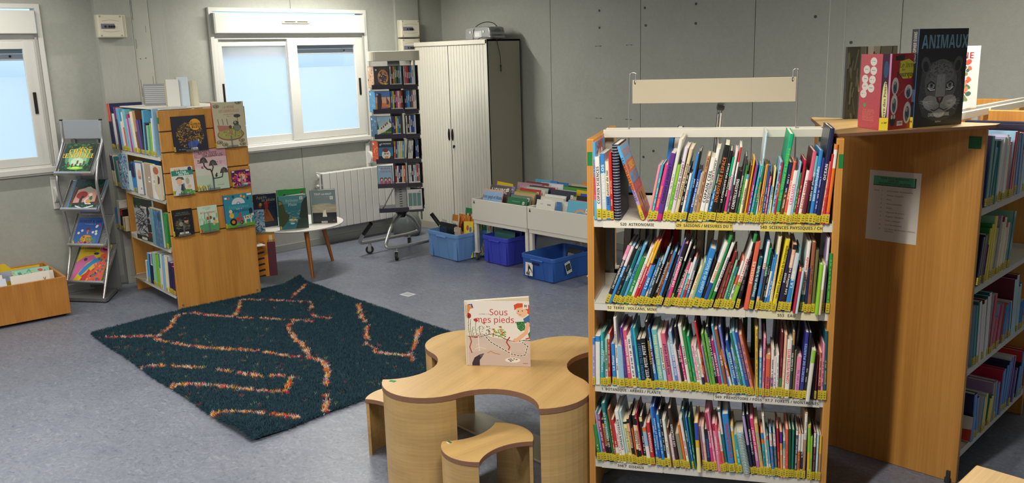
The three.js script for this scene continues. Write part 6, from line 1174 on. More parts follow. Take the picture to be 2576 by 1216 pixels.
// ---------------------------------------------------------------- brochure rack
{
  const turn = Math.atan2(0.574, 0.818), t = thing('brochure_rack', 'silver brochure rack with four mesh trays of picture books, under the window edge', 'brochure rack', [-6.934, 0, -2.194], turn), W = 0.345; // x runs to -W, z toward the viewer
  const prof = [[1.40, -0.215], [1.32, -0.21], [1.24, -0.205], [1.16, -0.165], [1.08, -0.12], [0.93, -0.08], [0.78, -0.095], [0.6, -0.123], [0.48, -0.133], [0.36, -0.115], [0.22, -0.065], [0.03, 0.015]];
  for (const x of [0, -W]) { mesh('side_tube', tube(prof.map(([y, z]) => [x, y, z]), 0.011, 60, 12), steel, t); mesh('tube_cap', cyl(0.013, 0.013, 0.01, x, 1.404, -0.215), blackPlastic, t); }
  for (const x of [-0.07, -W + 0.07]) mesh('rear_tube', tube([[x, 1.36, -0.24], [x, 0.8, -0.27], [x, 0.03, -0.27]], 0.01, 20, 10), greySteel, t);
  mesh('header_plate', rspan(-W + 0.012, -0.012, 1.26, 1.402, -0.222, -0.212, 0.002), M('#9aa0a8', 0.5), t);
  mesh('back_sheet', merge([span(-W + 0.03, -0.03, 0.04, 1.25, -0.262, -0.258)]), M('#7f8388', 0.5, { metalness: 0.3 }), t);
  mesh('base_plate', extrude([[-W - 0.03, 0.03], [0.03, 0.03], [0.03, 0.0], [-0.09, -0.29], [-W + 0.09, -0.29], [-W - 0.03, 0.0]], 0.028, 0.003).translate(0, 0.008, 0), greySteel, t);
  mesh('foot_strip', extrude([[-W - 0.028, 0.028], [0.028, 0.028], [0.028, 0.0], [-0.09, -0.288], [-W + 0.09, -0.288], [-W - 0.028, 0.0]], 0.0085), rubber, t);
  const trays = [[1.225, -0.222, 1.0, -0.055, PIC.chant, 0.265, 0.27, 'green book with golden frog-song title, top tray of the brochure rack', 'navy'], [0.93, -0.235, 0.715, -0.07, PIC.clearing, 0.265, 0.27, 'dark green book with red-haired figure in a clearing, second tray of the brochure rack', 'azure'], [0.655, -0.25, 0.425, -0.095, PIC.mimose, 0.222, 0.235, 'blue book with yellow mound and white flowers, third tray of the brochure rack', 'royal'], [0.42, -0.245, 0.14, -0.03, PIC.gargouille, 0.265, 0.33, 'yellow and pink book with streaming ribbons, bottom tray of the brochure rack', 'yellow']];
  trays.forEach(([y1, z1, y0, z0, art, w, h, label, edge], i) => {
    const len = Math.hypot(y1 - y0, z1 - z0), lean = Math.atan2(z0 - z1, y1 - y0), g = new THREE.Group(); g.name = 'tray'; g.position.set(-W / 2, y0, z0); g.rotation.x = -lean; t.add(g);
    const hw = W / 2 - 0.012, strips = [];
    for (let k = 0; k <= 30; k++) strips.push(box(0.0028, len, 0.002, -hw + k * 2 * hw / 30, len / 2, -0.012)); for (let k = 0; k <= 24; k++) strips.push(box(2 * hw, 0.0028, 0.002, 0, k * len / 24, -0.0125));
    mesh('perforated_sheet', merge(strips), M('#b4b7b9', 0.4, { metalness: 0.5 }), g);
    mesh('tray_rim', merge([rspan(-hw, hw, -0.004, 0.003, -0.014, 0.022, 0.0015), rspan(-hw, hw, -0.004, 0.014, 0.019, 0.022, 0.0012), rspan(-hw - 0.004, -hw, 0, len, -0.014, 0.008, 0.0012), rspan(hw, hw + 0.004, 0, len, -0.014, 0.008, 0.0012), rspan(-hw, hw, len - 0.003, len + 0.003, -0.014, -0.008, 0.001)]), steel, g);
    const b = shownBook({ w, h, t: 0.011, art, edge, label, call: i === 0 || i === 2 });
    t.updateMatrixWorld(true); b.applyMatrix4(new THREE.Matrix4().multiplyMatrices(g.matrixWorld, new THREE.Matrix4().makeTranslation(i === 2 ? -w / 2 - 0.02 : i === 1 ? -w / 2 + 0.012 : -w / 2 - 0.008, 0.004, 0.005)));
  });
}
// ---------------------------------------------------------------- wooden floor bin
{
  const t = thing('wooden_bin', 'low open wooden bin of picture books on the floor under the first window', 'bin', [-6.735, 0, -1.885], deg(86.5)); // x away from the camera's right end: runs along the wall
  const L = 0.95, D = 0.66, h0 = 0.022, h1 = 0.302; // local x from -L to 0, local z from -D to 0
  mesh('front_board', rspan(-L, 0, h0, h1, -0.018, 0, 0.003), binWood, t); mesh('back_board', rspan(-L, 0, h0, h1, -D, -D + 0.018, 0.003), binWood, t);
  mesh('end_board', rspan(-0.018, 0, h0, h1, -D + 0.018, -0.018, 0.003), binWood, t); mesh('end_board', rspan(-L, -L + 0.018, h0, h1, -D + 0.018, -0.018, 0.003), binWood, t);
  mesh('floor_board', span(-L + 0.018, -0.018, 0.03, 0.045, -D + 0.018, -0.018), binWood, t); mesh('plinth', span(-L + 0.03, -0.03, 0, 0.024, -D + 0.03, -0.04), M('#1d1812', 0.8), t);
  t.updateMatrixWorld(true);
  const inBin = (x, z, w, h, art, edge, label, lean = 16, y = 0.046) => { const b = shownBook({ w, h, t: 0.01, art, edge, label, call: false, group: 'picture books in the low wooden bin' }); b.applyMatrix4(new THREE.Matrix4().multiplyMatrices(t.matrixWorld, new THREE.Matrix4().compose(V(x, y, z), new THREE.Quaternion().setFromEuler(new THREE.Euler(deg(-lean), 0, 0)), V(1, 1, 1)))); return b; };
  inBin(-0.335, -0.07, 0.255, 0.3, PIC.tree, 'offwhite', 'white book with drawn tree, at the front of the low wooden bin');
  inBin(-0.2, -0.13, 0.16, 0.29, PIC.vcover, 'white', 'white book marked V with brown branch, at the corner of the low wooden bin');
  inBin(-0.3, -0.2, 0.25, 0.31, PIC.leafy, 'sage', 'green leafy book behind the tree book in the low wooden bin');
  const solidPic = (c) => picture(0.25, 0.3, (p) => p.bg(c), 12);
  inBin(-0.62, -0.05, 0.27, 0.26, solidPic('#3a4a66'), 'navy', 'dark blue book lying forward in the low wooden bin', 34); inBin(-0.6, -0.12, 0.25, 0.29, solidPic('#b9c4dc'), 'lavender', 'pale lilac book behind the dark blue one in the low wooden bin', 26);
  inBin(-0.6, -0.2, 0.24, 0.3, solidPic('#d8d0cc'), 'pinkwhite', 'cream book in the far stack of the low wooden bin', 22); inBin(-0.6, -0.27, 0.24, 0.31, solidPic('#2f7a4a'), 'green', 'green book in the far stack of the low wooden bin', 20); inBin(-0.62, -0.34, 0.26, 0.32, solidPic('#d9b02c'), 'gold', 'gold-edged book in the far stack of the low wooden bin', 16);
  const d = thing('divider_tab', 'yellow plastic divider tab standing in the low wooden bin', 'divider', [0, 0, 0]); d.applyMatrix4(new THREE.Matrix4().multiplyMatrices(t.matrixWorld, new THREE.Matrix4().makeTranslation(-0.36, 0.046, -0.4)));
  d.rotateX(deg(-10));
  mesh('tab_sheet', extrude([[-0.3, 0], [0.28, 0], [0.28, -0.29], [0.09, -0.29], [0.05, -0.335], [-0.3, -0.335]], 0.003).rotateX(Math.PI / 2).translate(0, 0, 0), M('#d9b90f', 0.5), d); mesh('tab_sleeve', span(-0.3, 0.28, 0.2, 0.275, 0.001, 0.004), M('#a9b0cf', 0.4), d);
}
// ---------------------------------------------------------------- electrical boxes
function electricBox(label, x, y, z, w, h, wide) {
  const t = thing('electrical_box', label, 'electrical box', [x, y, z]);
  mesh('back_case', rbox(0.05, h, w + wide, 0.008, 0.025, 0, -wide / 2), M('#cfcbb8', 0.5), t); mesh('cover', rbox(0.03, h - 0.004, w - 0.002, 0.008, 0.062, 0, 0), M('#dbd8c8', 0.45), t);
  mesh('breaker_window', rspan(0.074, 0.079, -0.022, 0.018, -0.03, w / 2 - 0.02, 0.002), M('#77788a', 0.3), t);
  for (let k = 0; k < 4; k++) mesh('breaker_toggle', rbox(0.012, 0.016, 0.011, 0.002, 0.082, -0.004, 0.045 - k * 0.019 - (k ? 0.012 : 0)), blackPlastic, t);
  for (const [a, b] of [[1, 1], [1, -1], [-1, 1], [-1, -1]]) mesh('cover_screw', disc(0.007, 0.006, 'x', 0.076, a * (h / 2 - 0.016), b * (w / 2 - 0.018)), M('#a89f84', 0.5), t);
  for (const s of [1, -1]) mesh('moulded_line', tube([[0.0765, s * 0.038, -w / 2 + 0.03], [0.0765, s * 0.046, 0], [0.0765, s * 0.038, w / 2 - 0.03]], 0.0016, 12, 6), M('#a9a592', 0.5), t);
}
electricBox('cream electrical box on the wall casing between the two windows', XW + 0.075, 2.119, -2.622, 0.192, 0.18, 0.034);
electricBox('upper cream electrical box on the casing by the tall cabinet', XW + 0.035, 2.105, -5.64, 0.236, 0.178, 0.006);
electricBox('lower cream electrical box on the casing, half hidden by the tall cabinet', XW + 0.035, 1.915, -5.64, 0.236, 0.178, 0.006);
// ---------------------------------------------------------------- tall cabinet with roller doors, radio on top
{
  const X0 = -7.405, X1 = -6.215, H = 1.963, D = 0.45, t = thing('roller_door_cabinet', 'tall pale metal cabinet with ribbed roller doors, silver radio on top', 'cabinet', [(X0 + X1) / 2, 0, -5.67 - D / 2]), w = X1 - X0;
  const skin = M('#a09c8c', 0.55), front = M('#dcdad0', 0.42);
  mesh('side', rspan(-w / 2, -w / 2 + 0.018, 0, H, -D / 2, D / 2 - 0.002, 0.002), skin, t); mesh('side', rspan(w / 2 - 0.018, w / 2, 0, H, -D / 2, D / 2 - 0.002, 0.002), skin, t);
  mesh('top', rspan(-w / 2, w / 2, H - 0.02, H, -D / 2, D / 2 - 0.002, 0.002), skin, t); mesh('back', span(-w / 2, w / 2, 0, H, -D / 2, -D / 2 + 0.01), skin, t);
  mesh('front_frame', merge([rspan(-w / 2, w / 2, H - 0.043, H, D / 2 - 0.02, D / 2, 0.004), rspan(-w / 2, -w / 2 + 0.024, 0, H, D / 2 - 0.02, D / 2, 0.004), rspan(w / 2 - 0.024, w / 2, 0, H, D / 2 - 0.02, D / 2, 0.004)]), front, t);
  mesh('plinth', rspan(-w / 2 + 0.002, w / 2 - 0.002, 0, 0.08, D / 2 - 0.03, D / 2 - 0.006, 0.002), M('#b9b5a8', 0.5), t);
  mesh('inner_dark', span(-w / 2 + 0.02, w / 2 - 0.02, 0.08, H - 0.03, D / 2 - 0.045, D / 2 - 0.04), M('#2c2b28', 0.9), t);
  for (const s of [-1, 1]) { // one door each side of the middle
    const g = new THREE.Group(); g.name = 'roller_door'; t.add(g); const n = 13, a = s < 0 ? -w / 2 + 0.05 : 0.004, b = s < 0 ? -0.004 : w / 2 - 0.026, sw = (b - a) / n;
    for (let k = 0; k < n; k++) mesh('slat', rspan(a + k * sw + 0.0012, a + (k + 1) * sw - 0.0012, 0.08, H - 0.045, D / 2 - 0.028, D / 2 - 0.014, 0.0035), front, g);
    mesh('handle', new THREE.SphereGeometry(1, 18, 14).scale(0.012, 0.062, 0.014).translate(s * 0.028, 1.03, D / 2 - 0.01), blackPlastic, g);
    if (s > 0) mesh('lock', merge([disc(0.012, 0.012, 'z', 0.045, 0.915, D / 2 - 0.008), box(0.006, 0.022, 0.01, 0.045, 0.905, D / 2)]), blackPlastic, g);
  }
  mesh('maker_sticker', rspan(w / 2 - 0.075, w / 2 - 0.03, H - 0.035, H - 0.008, D / 2, D / 2 + 0.001, 0.0004), M('#e6e4da', 0.5), t);
  // radio
  const r = thing('radio', 'silver portable radio with black cord wound over it, on the tall cabinet', 'radio', [-6.475, H + 0.0005, -5.885], deg(-4));
  const prof = [[-0.2, 0.008], [-0.205, 0.05], [-0.19, 0.095], [-0.15, 0.122], [0.15, 0.122], [0.2, 0.085], [0.205, 0.04], [0.18, 0.0], [-0.17, 0.0]];
  const body = new THREE.ExtrudeGeometry(new THREE.Shape(new THREE.SplineCurve([...prof, prof[0]].map((p) => new THREE.Vector2(...p))).getPoints(60)), { depth: 0.15, bevelEnabled: true, bevelSize: 0.012, bevelThickness: 0.02, bevelSegments: 4, bevelOffset: -0.012 }).translate(0, 0, -0.075);
  mesh('body', body, M('#a2a5a8', 0.32, { metalness: 0.35 }), r);
  mesh('handle_recess', rspan(-0.1, 0.1, 0.117, 0.124, -0.03, 0.045, 0.003), M('#1c1d1f', 0.4), r); mesh('handle', bent([[-0.11, 0.115, -0.05], [-0.1, 0.128, -0.05], [0.11, 0.128, -0.05], [0.12, 0.115, -0.05]], 0.009, 0.02), M('#b9bbbd', 0.35), r);
  mesh('front_panel', rspan(-0.075, 0.075, 0.02, 0.085, 0.088, 0.097, 0.004), M('#c9cccf', 0.25), r); mesh('display', rspan(-0.03, 0.045, 0.03, 0.07, 0.095, 0.0985, 0.002), M('#e2e4e4', 0.2), r); for (const x of [-0.1, 0.11]) mesh('knob', disc(0.012, 0.012, 'z', x, 0.075, 0.096), M('#dfe1e2', 0.25), r);
  mesh('speaker_grille', disc(0.052, 0.006, 'x', 0.203, 0.05, 0, 24), M('#7d8084', 0.5), r);
  mesh('end_cap', rspan(0.17, 0.206, 0.02, 0.09, -0.09, 0.09, 0.014), M('#85888c', 0.45), r);
  mesh('cord', tube([[-0.04, 0.004, 0.11], [-0.045, 0.05, 0.108], [-0.035, 0.12, 0.085], [0.02, 0.165, 0.02], [0.07, 0.16, -0.05], [0.09, 0.12, -0.1]], 0.0035, 50, 8), blackPlastic, r);
  mesh('cord', tube([[0.03, 0.004, 0.11], [0.1, 0.02, 0.12], [0.2, 0.016, 0.1], [0.262, 0.008, 0.07], [0.278, -0.06, 0.06], [0.285, -0.17, 0.04], [0.283, -0.25, 0.035]], 0.003, 60, 8, 0.5), blackPlastic, r);
  mesh('plug', merge([cyl(0.005, 0.008, 0.03, 0.283, -0.26, 0.035, 10), cyl(0.007, 0.005, 0.03, 0.283, -0.29, 0.035, 10), cyl(0.002, 0.002, 0.02, 0.283, -0.31, 0.035, 6)]), blackPlastic, r);
}
{ // toys in a soft bag between the radiator and the cabinet
  const t = thing('toy_bag', 'see-through bag of bright plastic toys on the floor behind the DVD spinner', 'bag', [-7.16, 0, -5.32], 0.4);
  mesh('bag', new THREE.LatheGeometry([[0, 0.001], [0.14, 0.001], [0.16, 0.05], [0.165, 0.13], [0.14, 0.2], [0.1, 0.24], [0, 0.25]].map((p) => new THREE.Vector2(...p)), 28).scale(1, 1, 0.75), M('#8f9a9a', 0.2, { transmission: 0.55, thickness: 0, ior: 1.4 }), t);
  [['#5a9a3a', 0.02, 0.07], ['#b02a5a', 0.07, 0.11], ['#5a4a7a', 0.13, 0.1], ['#6aa03a', 0.17, 0.09], ['#2f8a7a', 0.2, 0.07]].forEach(([c, y, r]) => mesh('toy', new THREE.SphereGeometry(1, 16, 10).scale(r * 1.25, 0.03, r * 0.9).translate(0, y + 0.01, 0), M(c, 0.4), t));
}
// ---------------------------------------------------------------- DVD spinner
{
  const turn = Math.atan2(0.806, 0.592), C0 = [-6.5, 0, -4.78], f = { pos: C0, rot: turn };
  const t = thing('dvd_spinner', 'tall rotating DVD stand with white crown and caster base, beside the radiator', 'DVD stand', C0, turn);
  const sq = (a, r) => { const p = []; for (const [cx, cz, s] of [[1, 1, 0], [1, -1, 1], [-1, -1, 2], [-1, 1, 3]]) for (let k = 0; k <= 6; k++) { const g = Math.PI / 2 - (s * Math.PI / 2 + k / 6 * Math.PI / 2); p.push([cx * (a - r) + Math.cos(g) * r, cz * (a - r) + Math.sin(g) * r]); } return p; };
  mesh('crown', extrude(sq(0.232, 0.075), 0.086, 0.004).translate(0, 1.785, 0), M('#dcd8c6', 0.4), t);
  mesh('column', rspan(-0.055, 0.055, 0.40, 1.785, -0.055, 0.055, 0.006), M('#c9cacb', 0.45), t);
  for (let k = 0; k < 9; k++) mesh('column_slot', span(-0.012, 0.014, 0.455 + k * 0.022, 0.461 + k * 0.022, 0.0545, 0.056), M('#26272a', 0.8), t);
  const tiers = [1.552, 1.336, 1.112, 0.888, 0.664, 0.437], word = ['top', 'second', 'third', 'fourth', 'fifth'];
  tiers.forEach((y, i) => mesh('tier', merge([rspan(-0.2, 0.2, y - 0.012, y - 0.004, -0.2, 0.19, 0.003), span(-0.2, 0.07, y - 0.012, y + 0.028, 0.186, 0.19), span(0.075, 0.205, y - 0.02, y + 0.022, 0.16, 0.164), span(-0.202, -0.198, y - 0.012, y + 0.03, -0.1, 0.19), span(0.198, 0.202, y - 0.012, y + 0.03, -0.2, 0.15), ...(i < 5 ? [span(-0.05, -0.048, y - 0.01, y + 0.16, 0.05, 0.17), span(0.072, 0.074, y - 0.01, y + 0.16, 0.03, 0.165)] : [])]), smoke, t));
  const caseM = M('#1f2024', 0.3), lightM = M('#cfd2d4', 0.3), unit = box(1, 1, 1, 0, 0.5, -0.5), G = 'DVD cases on the spinner';
  const dvd = (label, x, y, z, rotY, lean, spine, art, caseMat = caseM) => {
    const d = thing('dvd_case', label, 'DVD case', [0, 0, 0], 0, G); place(d, f, x, y, z); d.rotateY(rotY); d.rotateZ(lean);
    if (art) { mesh('case', rbox(0.136, 0.19, 0.0145, 0.002, 0, 0.095, -0.0075), caseMat, d); mesh('sleeve', board(0.13, 0.184, 0.0008, art, 0, 0.095, 0.0001), art.mat, d); } else {
      scaled('case', unit, caseMat, d, [0.0145, 0.19, 0.135], [0, 0, 0]); scaled('sleeve', unit, M(spine, 0.35), d, [0.0128, 0.182, 0.001], [0, 0.004, 0.0006]); scaled('title_band', unit, M(spine === 'white' ? 'grey' : 'white', 0.4), d, [0.006, rr(0.03, 0.07), 0.0008], [0, rr(0.07, 0.1), 0.0011]); scaled('call_label', unit, whiteCall, d, [0.0138, 0.03, 0.001], [0, 0.004, 0.0012]);
    }
    return d;
  };
  const A = [['white', 'black', 'orange', 'green', 'ink', 'slate', 'lightblue'], ['azure', 'yellow', 'navy', 'hotpink', 'white', 'coral', 'maroon'], ['blue', 'maroon', 'yellow', 'azure', 'slate'], ['orange', 'purple', 'mint', 'pinkwhite', 'yellow', 'skyblue'], ['crimson', 'white', 'indigo', 'black', 'cream', 'coral']];
  const B = [['stone', 'rose', 'red', 'navy', 'azure', 'white', 'pale'], ['navy', 'azure', 'skyblue', 'blue', 'rust', 'white', 'white'], ['white', 'black', 'white', 'royal', 'blue', 'pale'], ['white', 'white', 'white', 'royal', 'slate'], ['pale', 'white', 'navy', 'white', 'lightblue', 'red', 'grey']];
  const films = [[PIC.film1, 'dark golden-ring cover'], [PIC.film2, 'sunset cover with tall silhouettes'], [PIC.film3, 'snowy-slope cover with green meadow'], [PIC.film4, 'blue cover with white bearded head'], [PIC.film5, 'pale blue cover with three children']];
  const S = PIC.sliver;
  for (let i = 0; i < 5; i++) {
    const y = tiers[i];
    dvd(`DVD case with ${films[i][1]} facing out, ${word[i]} tier of the spinner`, -0.112 - (i === 4 ? 0.02 : 0), y, 0.182, deg(-6), 0, '', films[i][0]);
    if (i < 4) dvd(`DVD case turned to the window with bright cover, ${word[i]} tier of the spinner`, -0.205, y, 0.108, deg(-62), 0, '', S[i]);
    A[i].forEach((c, k) => dvd(`DVD case with ${c} spine, ${ORD(k + 1)} beside the cover, ${word[i]} spinner tier`, -0.034 + k * 0.0152, y, 0.176, deg(-3), i === 3 || i === 4 ? -0.03 : 0, c));
    B[i].forEach((c, k) => dvd(`DVD case with ${c} spine, ${ORD(k + 1)} in the cabinet-side row, ${word[i]} spinner tier`, 0.088 + k * 0.0152 + (i === 3 && k > 2 ? 0.03 : 0), y, 0.152, deg(4), i === 3 && k < 3 ? -0.09 : 0, c, null, k > 4 ? lightM : caseM));
    for (let k = 0; k < 3; k++) dvd(`DVD case edge-on, ${ORD(k + 1)} of three facing the cabinet, ${word[i]} spinner tier`, 0.214, y, 0.04 + 0.025 * k - 0.05, deg(62 + k * 3), 0, ['charcoal', 'rust', 'azure', 'stone', 'darkgreen'][(i + k) % 5]);
  }
  dvd('DVD case showing its grey-green printed back, lowest tier of the spinner', 0.128, tiers[5], 0.172, deg(5), 0, '', PIC.filmback, lightM);
  dvd('maroon DVD case edge-on behind the printed back, lowest tier of the spinner', 0.214, tiers[5], 0.12, deg(62), 0, 'maroon');
  mesh('leaning_divider', rbox(0.004, 0.24, 0.13, 0.0015, 0, 0.12, 0).rotateZ(-0.52).translate(-0.175, 0.44, 0.1), M('#23252e', 0.2), t);
  // base of two bent tubes on casters, axes along the walls
  const b = new THREE.Group(); b.name = 'base'; b.rotation.y = -turn; t.add(b);
  mesh('hub', merge([cyl(0.06, 0.06, 0.03, 0, 0.405, 0), cyl(0.035, 0.05, 0.05, 0, 0.37, 0)]), M('#26262a', 0.5), b);
  const chrome = M('#b5b6b6', 0.32, { metalness: 0.75 });
  for (const s of [1, -1]) {
    mesh('base_tube', bent([[0, 0.385, 0], [0.1 * s, 0.3, 0.2 * s], [0.2 * s, 0.135, 0.36 * s], [0.21 * s, 0.118, 0.25 * s], [0.2 * s, 0.118, -0.26 * s], [0.19 * s, 0.125, -0.38 * s], [0.1 * s, 0.24, -0.36 * s], [0.06 * s, 0.29, -0.34 * s]], 0.0165, 0.075, 14), chrome, b);
    mesh('handle_grip', bent([[0.115 * s, 0.222, -0.363 * s], [0.06 * s, 0.292, -0.342 * s], [0.03 * s, 0.33, -0.33 * s]], 0.02, 0.02, 12), blackPlastic, b);
    for (const z of [0.235, -0.235]) { const g = new THREE.Group(); g.name = 'caster'; g.position.set(0.212 * s, 0, z * s); b.add(g); g.rotation.y = 0.5 * z * 6; mesh('fork', merge([cyl(0.014, 0.014, 0.03, 0, 0.098, 0, 12), rspan(-0.019, -0.014, 0.03, 0.085, -0.014, 0.02), rspan(0.014, 0.019, 0.03, 0.085, -0.014, 0.02), rspan(-0.019, 0.019, 0.08, 0.086, -0.014, 0.02)]), chrome, g); mesh('wheel', merge([disc(0.0385, 0.022, 'x', 0, 0.039, 0.004, 22)]), rubber, g); mesh('wheel_hub', disc(0.02, 0.026, 'x', 0, 0.039, 0.004, 16), M('#9a9c9e', 0.4), g); }
  }
}
// ---------------------------------------------------------------- white book bins
const flatPic = {};
const flat = (c, extra) => flatPic[c + (extra || '')] ??= picture(0.25, 0.25, (p) => { p.bg(c); p.rect(0, 0, 100, 3, shade(c, [0, 1, 0.8])); p.fine(14, 10, 34, 5, shade(c, [0, 0.6, 1.6])); if (extra) p.tag(82, 8, 11, extra); }, 70);
{
  const bin = (x0, label) => {
    const W = 0.692, D = 0.66, t = thing('book_bin', label, 'book bin', [x0, 0, -5.0]);
    mesh('front_board', rspan(0, W, 0.377, 0.566, -0.014, 0, 0.003), enamel, t); mesh('back_board', rspan(0, W, 0.377, 0.566, -D, -D + 0.014, 0.003), enamel, t);
    for (const x of [0, W - 0.014]) mesh('side_board', rspan(x, x + 0.014, 0.377, 0.566, -D + 0.014, -0.014, 0.003), enamel, t);
    mesh('bottom_board', rspan(0.01, W - 0.01, 0.38, 0.392, -D + 0.01, -0.01, 0.003), enamel, t); mesh('divider_board', rspan(W / 2 - 0.005, W / 2 + 0.005, 0.392, 0.54, -D + 0.014, -0.014, 0.003), enamel, t);
    mesh('leg_frame', merge([rspan(0.01, W - 0.01, 0.342, 0.378, -0.028, -0.006), rspan(0.01, W - 0.01, 0.342, 0.378, -D + 0.006, -D + 0.028)]), enamel, t);
    for (const x of [0.022, W - 0.022]) for (const z of [-0.03, -D + 0.03]) {
      mesh('leg', rbox(0.034, 0.31, 0.034, 0.004, x, 0.232, z), enamel, t);
      const g = new THREE.Group(); g.name = 'caster'; g.position.set(x, 0, z); g.rotation.y = 0.5; t.add(g);
      mesh('caster_plate', rbox(0.055, 0.006, 0.055, 0.002, 0, 0.076, 0), enamel, g); mesh('fork', merge([rspan(-0.015, -0.011, 0.02, 0.072, -0.012, 0.016), rspan(0.011, 0.015, 0.02, 0.072, -0.012, 0.016)]), greySteel, g); mesh('wheel', disc(0.03, 0.02, 'x', 0, 0.0305, 0.003, 20), M('#4a4c48', 0.5), g);
    }
    const mark = extrude([[0.024, 0], [0.042, 0], [0.031, -0.03]], 0.0012).rotateX(Math.PI / 2).translate(0, 0.525, 0.0006); mesh('arrow_mark', mark, M('#1c1c1c', 0.6), t);
    return t;
  };
  bin(-5.744, 'white book bin on wheels beside the tall cabinet, light blue crate at its foot'); bin(-5.044, 'white book bin on wheels next to the front bookcase, dark blue crate below');
  const put = (x, z, y, w, h, art, edge, label, lean) => { const b = shownBook({ w, h, t: 0.009, art, edge, label, call: false, group: 'picture books in the white bins' }); set(b, x, y, z, 0, deg(lean)); return b; };
  const A = 'in the white bin beside the tall cabinet', Bn = 'in the white bin next to the front bookcase';
  // bin by the cabinet, two columns, front to back: [offset back, width, height, art, edge, words]
  const col = (x, list, where) => list.forEach(([z, w, h, art, edge, say, lean, dx], i) => put(x + (dx || 0) + i * 0.003, -5.0 - z, 0.394, w, h, art, edge, `${say}, ${where}`, lean ?? 17));
  col(-5.708, [[0.05, 0.25, 0.262, PIC.papi, 'rose', 'blue book with orange bear and striped border'], [0.12, 0.26, 0.29, PIC.ourse, 'charcoal', 'brown-grey book with large pale lettering'], [0.165, 0.265, 0.285, flat('#8a7fd0', 'A'), 'violet', 'violet-edged book behind the brown-grey book']], A);
  col(-5.375, [[0.035, 0.24, 0.222, PIC.greenb, 'darkgreen', 'dark green book lowest of the near column'], [0.065, 0.245, 0.24, flat('#5f7a66', 'B'), 'pale', 'grey-green book with pale border behind the dark green one'], [0.1, 0.25, 0.262, flat('#b59a6c'), 'beige', 'beige book in the near column'], [0.125, 0.25, 0.268, flat('#6fa01c'), 'lime', 'lime green book behind the beige one'], [0.155, 0.25, 0.287, flat('#b01626', 'B'), 'red', 'bright red book behind the lime one'], [0.2, 0.26, 0.282, flat('#d8cfc8', 'B'), 'pinkwhite', 'pale pink book behind the bright red one'], [0.23, 0.26, 0.292, flat('#9fb8a8', 'B'), 'mint', 'grey-mint book behind the pale pink one'], [0.26, 0.27, 0.297, flat('#2a1c3a'), 'purple', 'dark purple book behind the grey-mint one']], A);
  col(-5.69, [[0.33, 0.3, 0.30, flat('#a98a9a'), 'lilac', 'lilac-grey book behind the yellow tab', 12, 0.14], [0.38, 0.27, 0.305, flat('#7a2a2c', 'A'), 'maroon', 'dark red book behind the lilac-grey one', 12, 0.2], [0.5, 0.27, 0.31, PIC.polar, 'red', 'turquoise book at the back', 10, 0.2], [0.45, 0.26, 0.29, flat('#c9cfe6'), 'lavender', 'pale blue book before the turquoise one', 10, 0.26]], A);
  col(-5.36, [[0.33, 0.27, 0.285, flat('#b01c2c'), 'red', 'crimson book far back', 12], [0.37, 0.26, 0.282, flat('#d8d4c8', 'B'), 'gold', 'cream book with gold edge far back', 12], [0.44, 0.27, 0.3, flat('#d5d9ea'), 'gold', 'white and blue book far back', 10], [0.52, 0.26, 0.3, flat('#2f7ab0'), 'azure', 'blue book rearmost of the near column', 8]], A);
  // bin by the front bookcase
  col(-5.008, [[0.03, 0.21, 0.235, PIC.whitec, 'white', 'white book lowest of the far column', 14], [0.07, 0.26, 0.258, flat('#d6d3c9'), 'offwhite', 'off-white book behind the lowest white one', 14], [0.11, 0.24, 0.272, flat('#dfe3e6', 'C'), 'pale', 'white book with C tag in the far column', 14], [0.2, 0.27, 0.298, PIC.darkc, 'navy', 'navy book with C tag in the far column', 12], [0.27, 0.27, 0.29, flat('#d8cfe0', 'C'), 'lilacwhite', 'pale lilac book behind the navy one', 12, 0.02], [0.31, 0.28, 0.31, PIC.greenkv, 'green', 'green book with two black birds', 12, 0.02], [0.4, 0.27, 0.305, flat('#2c3a1c', 'C'), 'olive', 'dark olive book behind the green one', 10], [0.44, 0.26, 0.317, flat('#b9b49a'), 'yellow', 'grey-beige book behind the dark olive one', 10], [0.56, 0.28, 0.32, PIC.bluec, 'azure', 'sky blue and orange book at the back', 8, 0.03]], Bn);
  col(-4.775, [[0.045, 0.05, 0.232, flat('#3f78b8'), 'azure', 'narrow blue book between the columns', 8], [0.06, 0.12, 0.24, flat('#dcd9d2', 'C'), 'white', 'small white book with C tag between the columns', 10, 0.05], [0.09, 0.1, 0.245, flat('#e2dfd8', 'C'), 'white', 'small cream-white book with C tag between the columns', 10, 0.1], [0.15, 0.16, 0.27, flat('#a9b98a', 'C'), 'sage', 'sage green book with C tag between the columns', 10, 0.06]], Bn);
  col(-4.66, [[0.03, 0.26, 0.262, PIC.rainbow, 'skyblue', 'blue book with faint rainbow and E tag', 14], [0.07, 0.26, 0.26, flat('#e08aa8', 'E'), 'pink', 'pink book behind the rainbow book', 14, -0.03], [0.13, 0.27, 0.285, flat('#2a1a1c', 'E'), 'maroon', 'dark book with pale lettering behind the pink one', 12], [0.17, 0.27, 0.297, flat('#1f50c8', 'E'), 'blue', 'bright blue book behind the dark one', 12], [0.34, 0.27, 0.3, flat('#dcdad4'), 'white', 'white book behind the yellow tab', 10], [0.4, 0.27, 0.312, flat('#6aa9d8'), 'skyblue', 'light blue book behind the yellow tab', 10], [0.54, 0.25, 0.33, flat('#1f5a86'), 'petrol', 'deep blue book rearmost beside the front bookcase', 8]], Bn);
  const tab = (x, z, w, label) => { const d = thing('divider_tab', label, 'divider', [x, 0.394, z]); d.rotation.x = deg(-12); mesh('tab_sheet', extrude([[0, 0], [w, 0], [w, -0.245], [w * 0.66, -0.26], [w * 0.62, -0.295], [0, -0.305]], 0.003).rotateX(Math.PI / 2), M('#d9b80c', 0.45), d); };
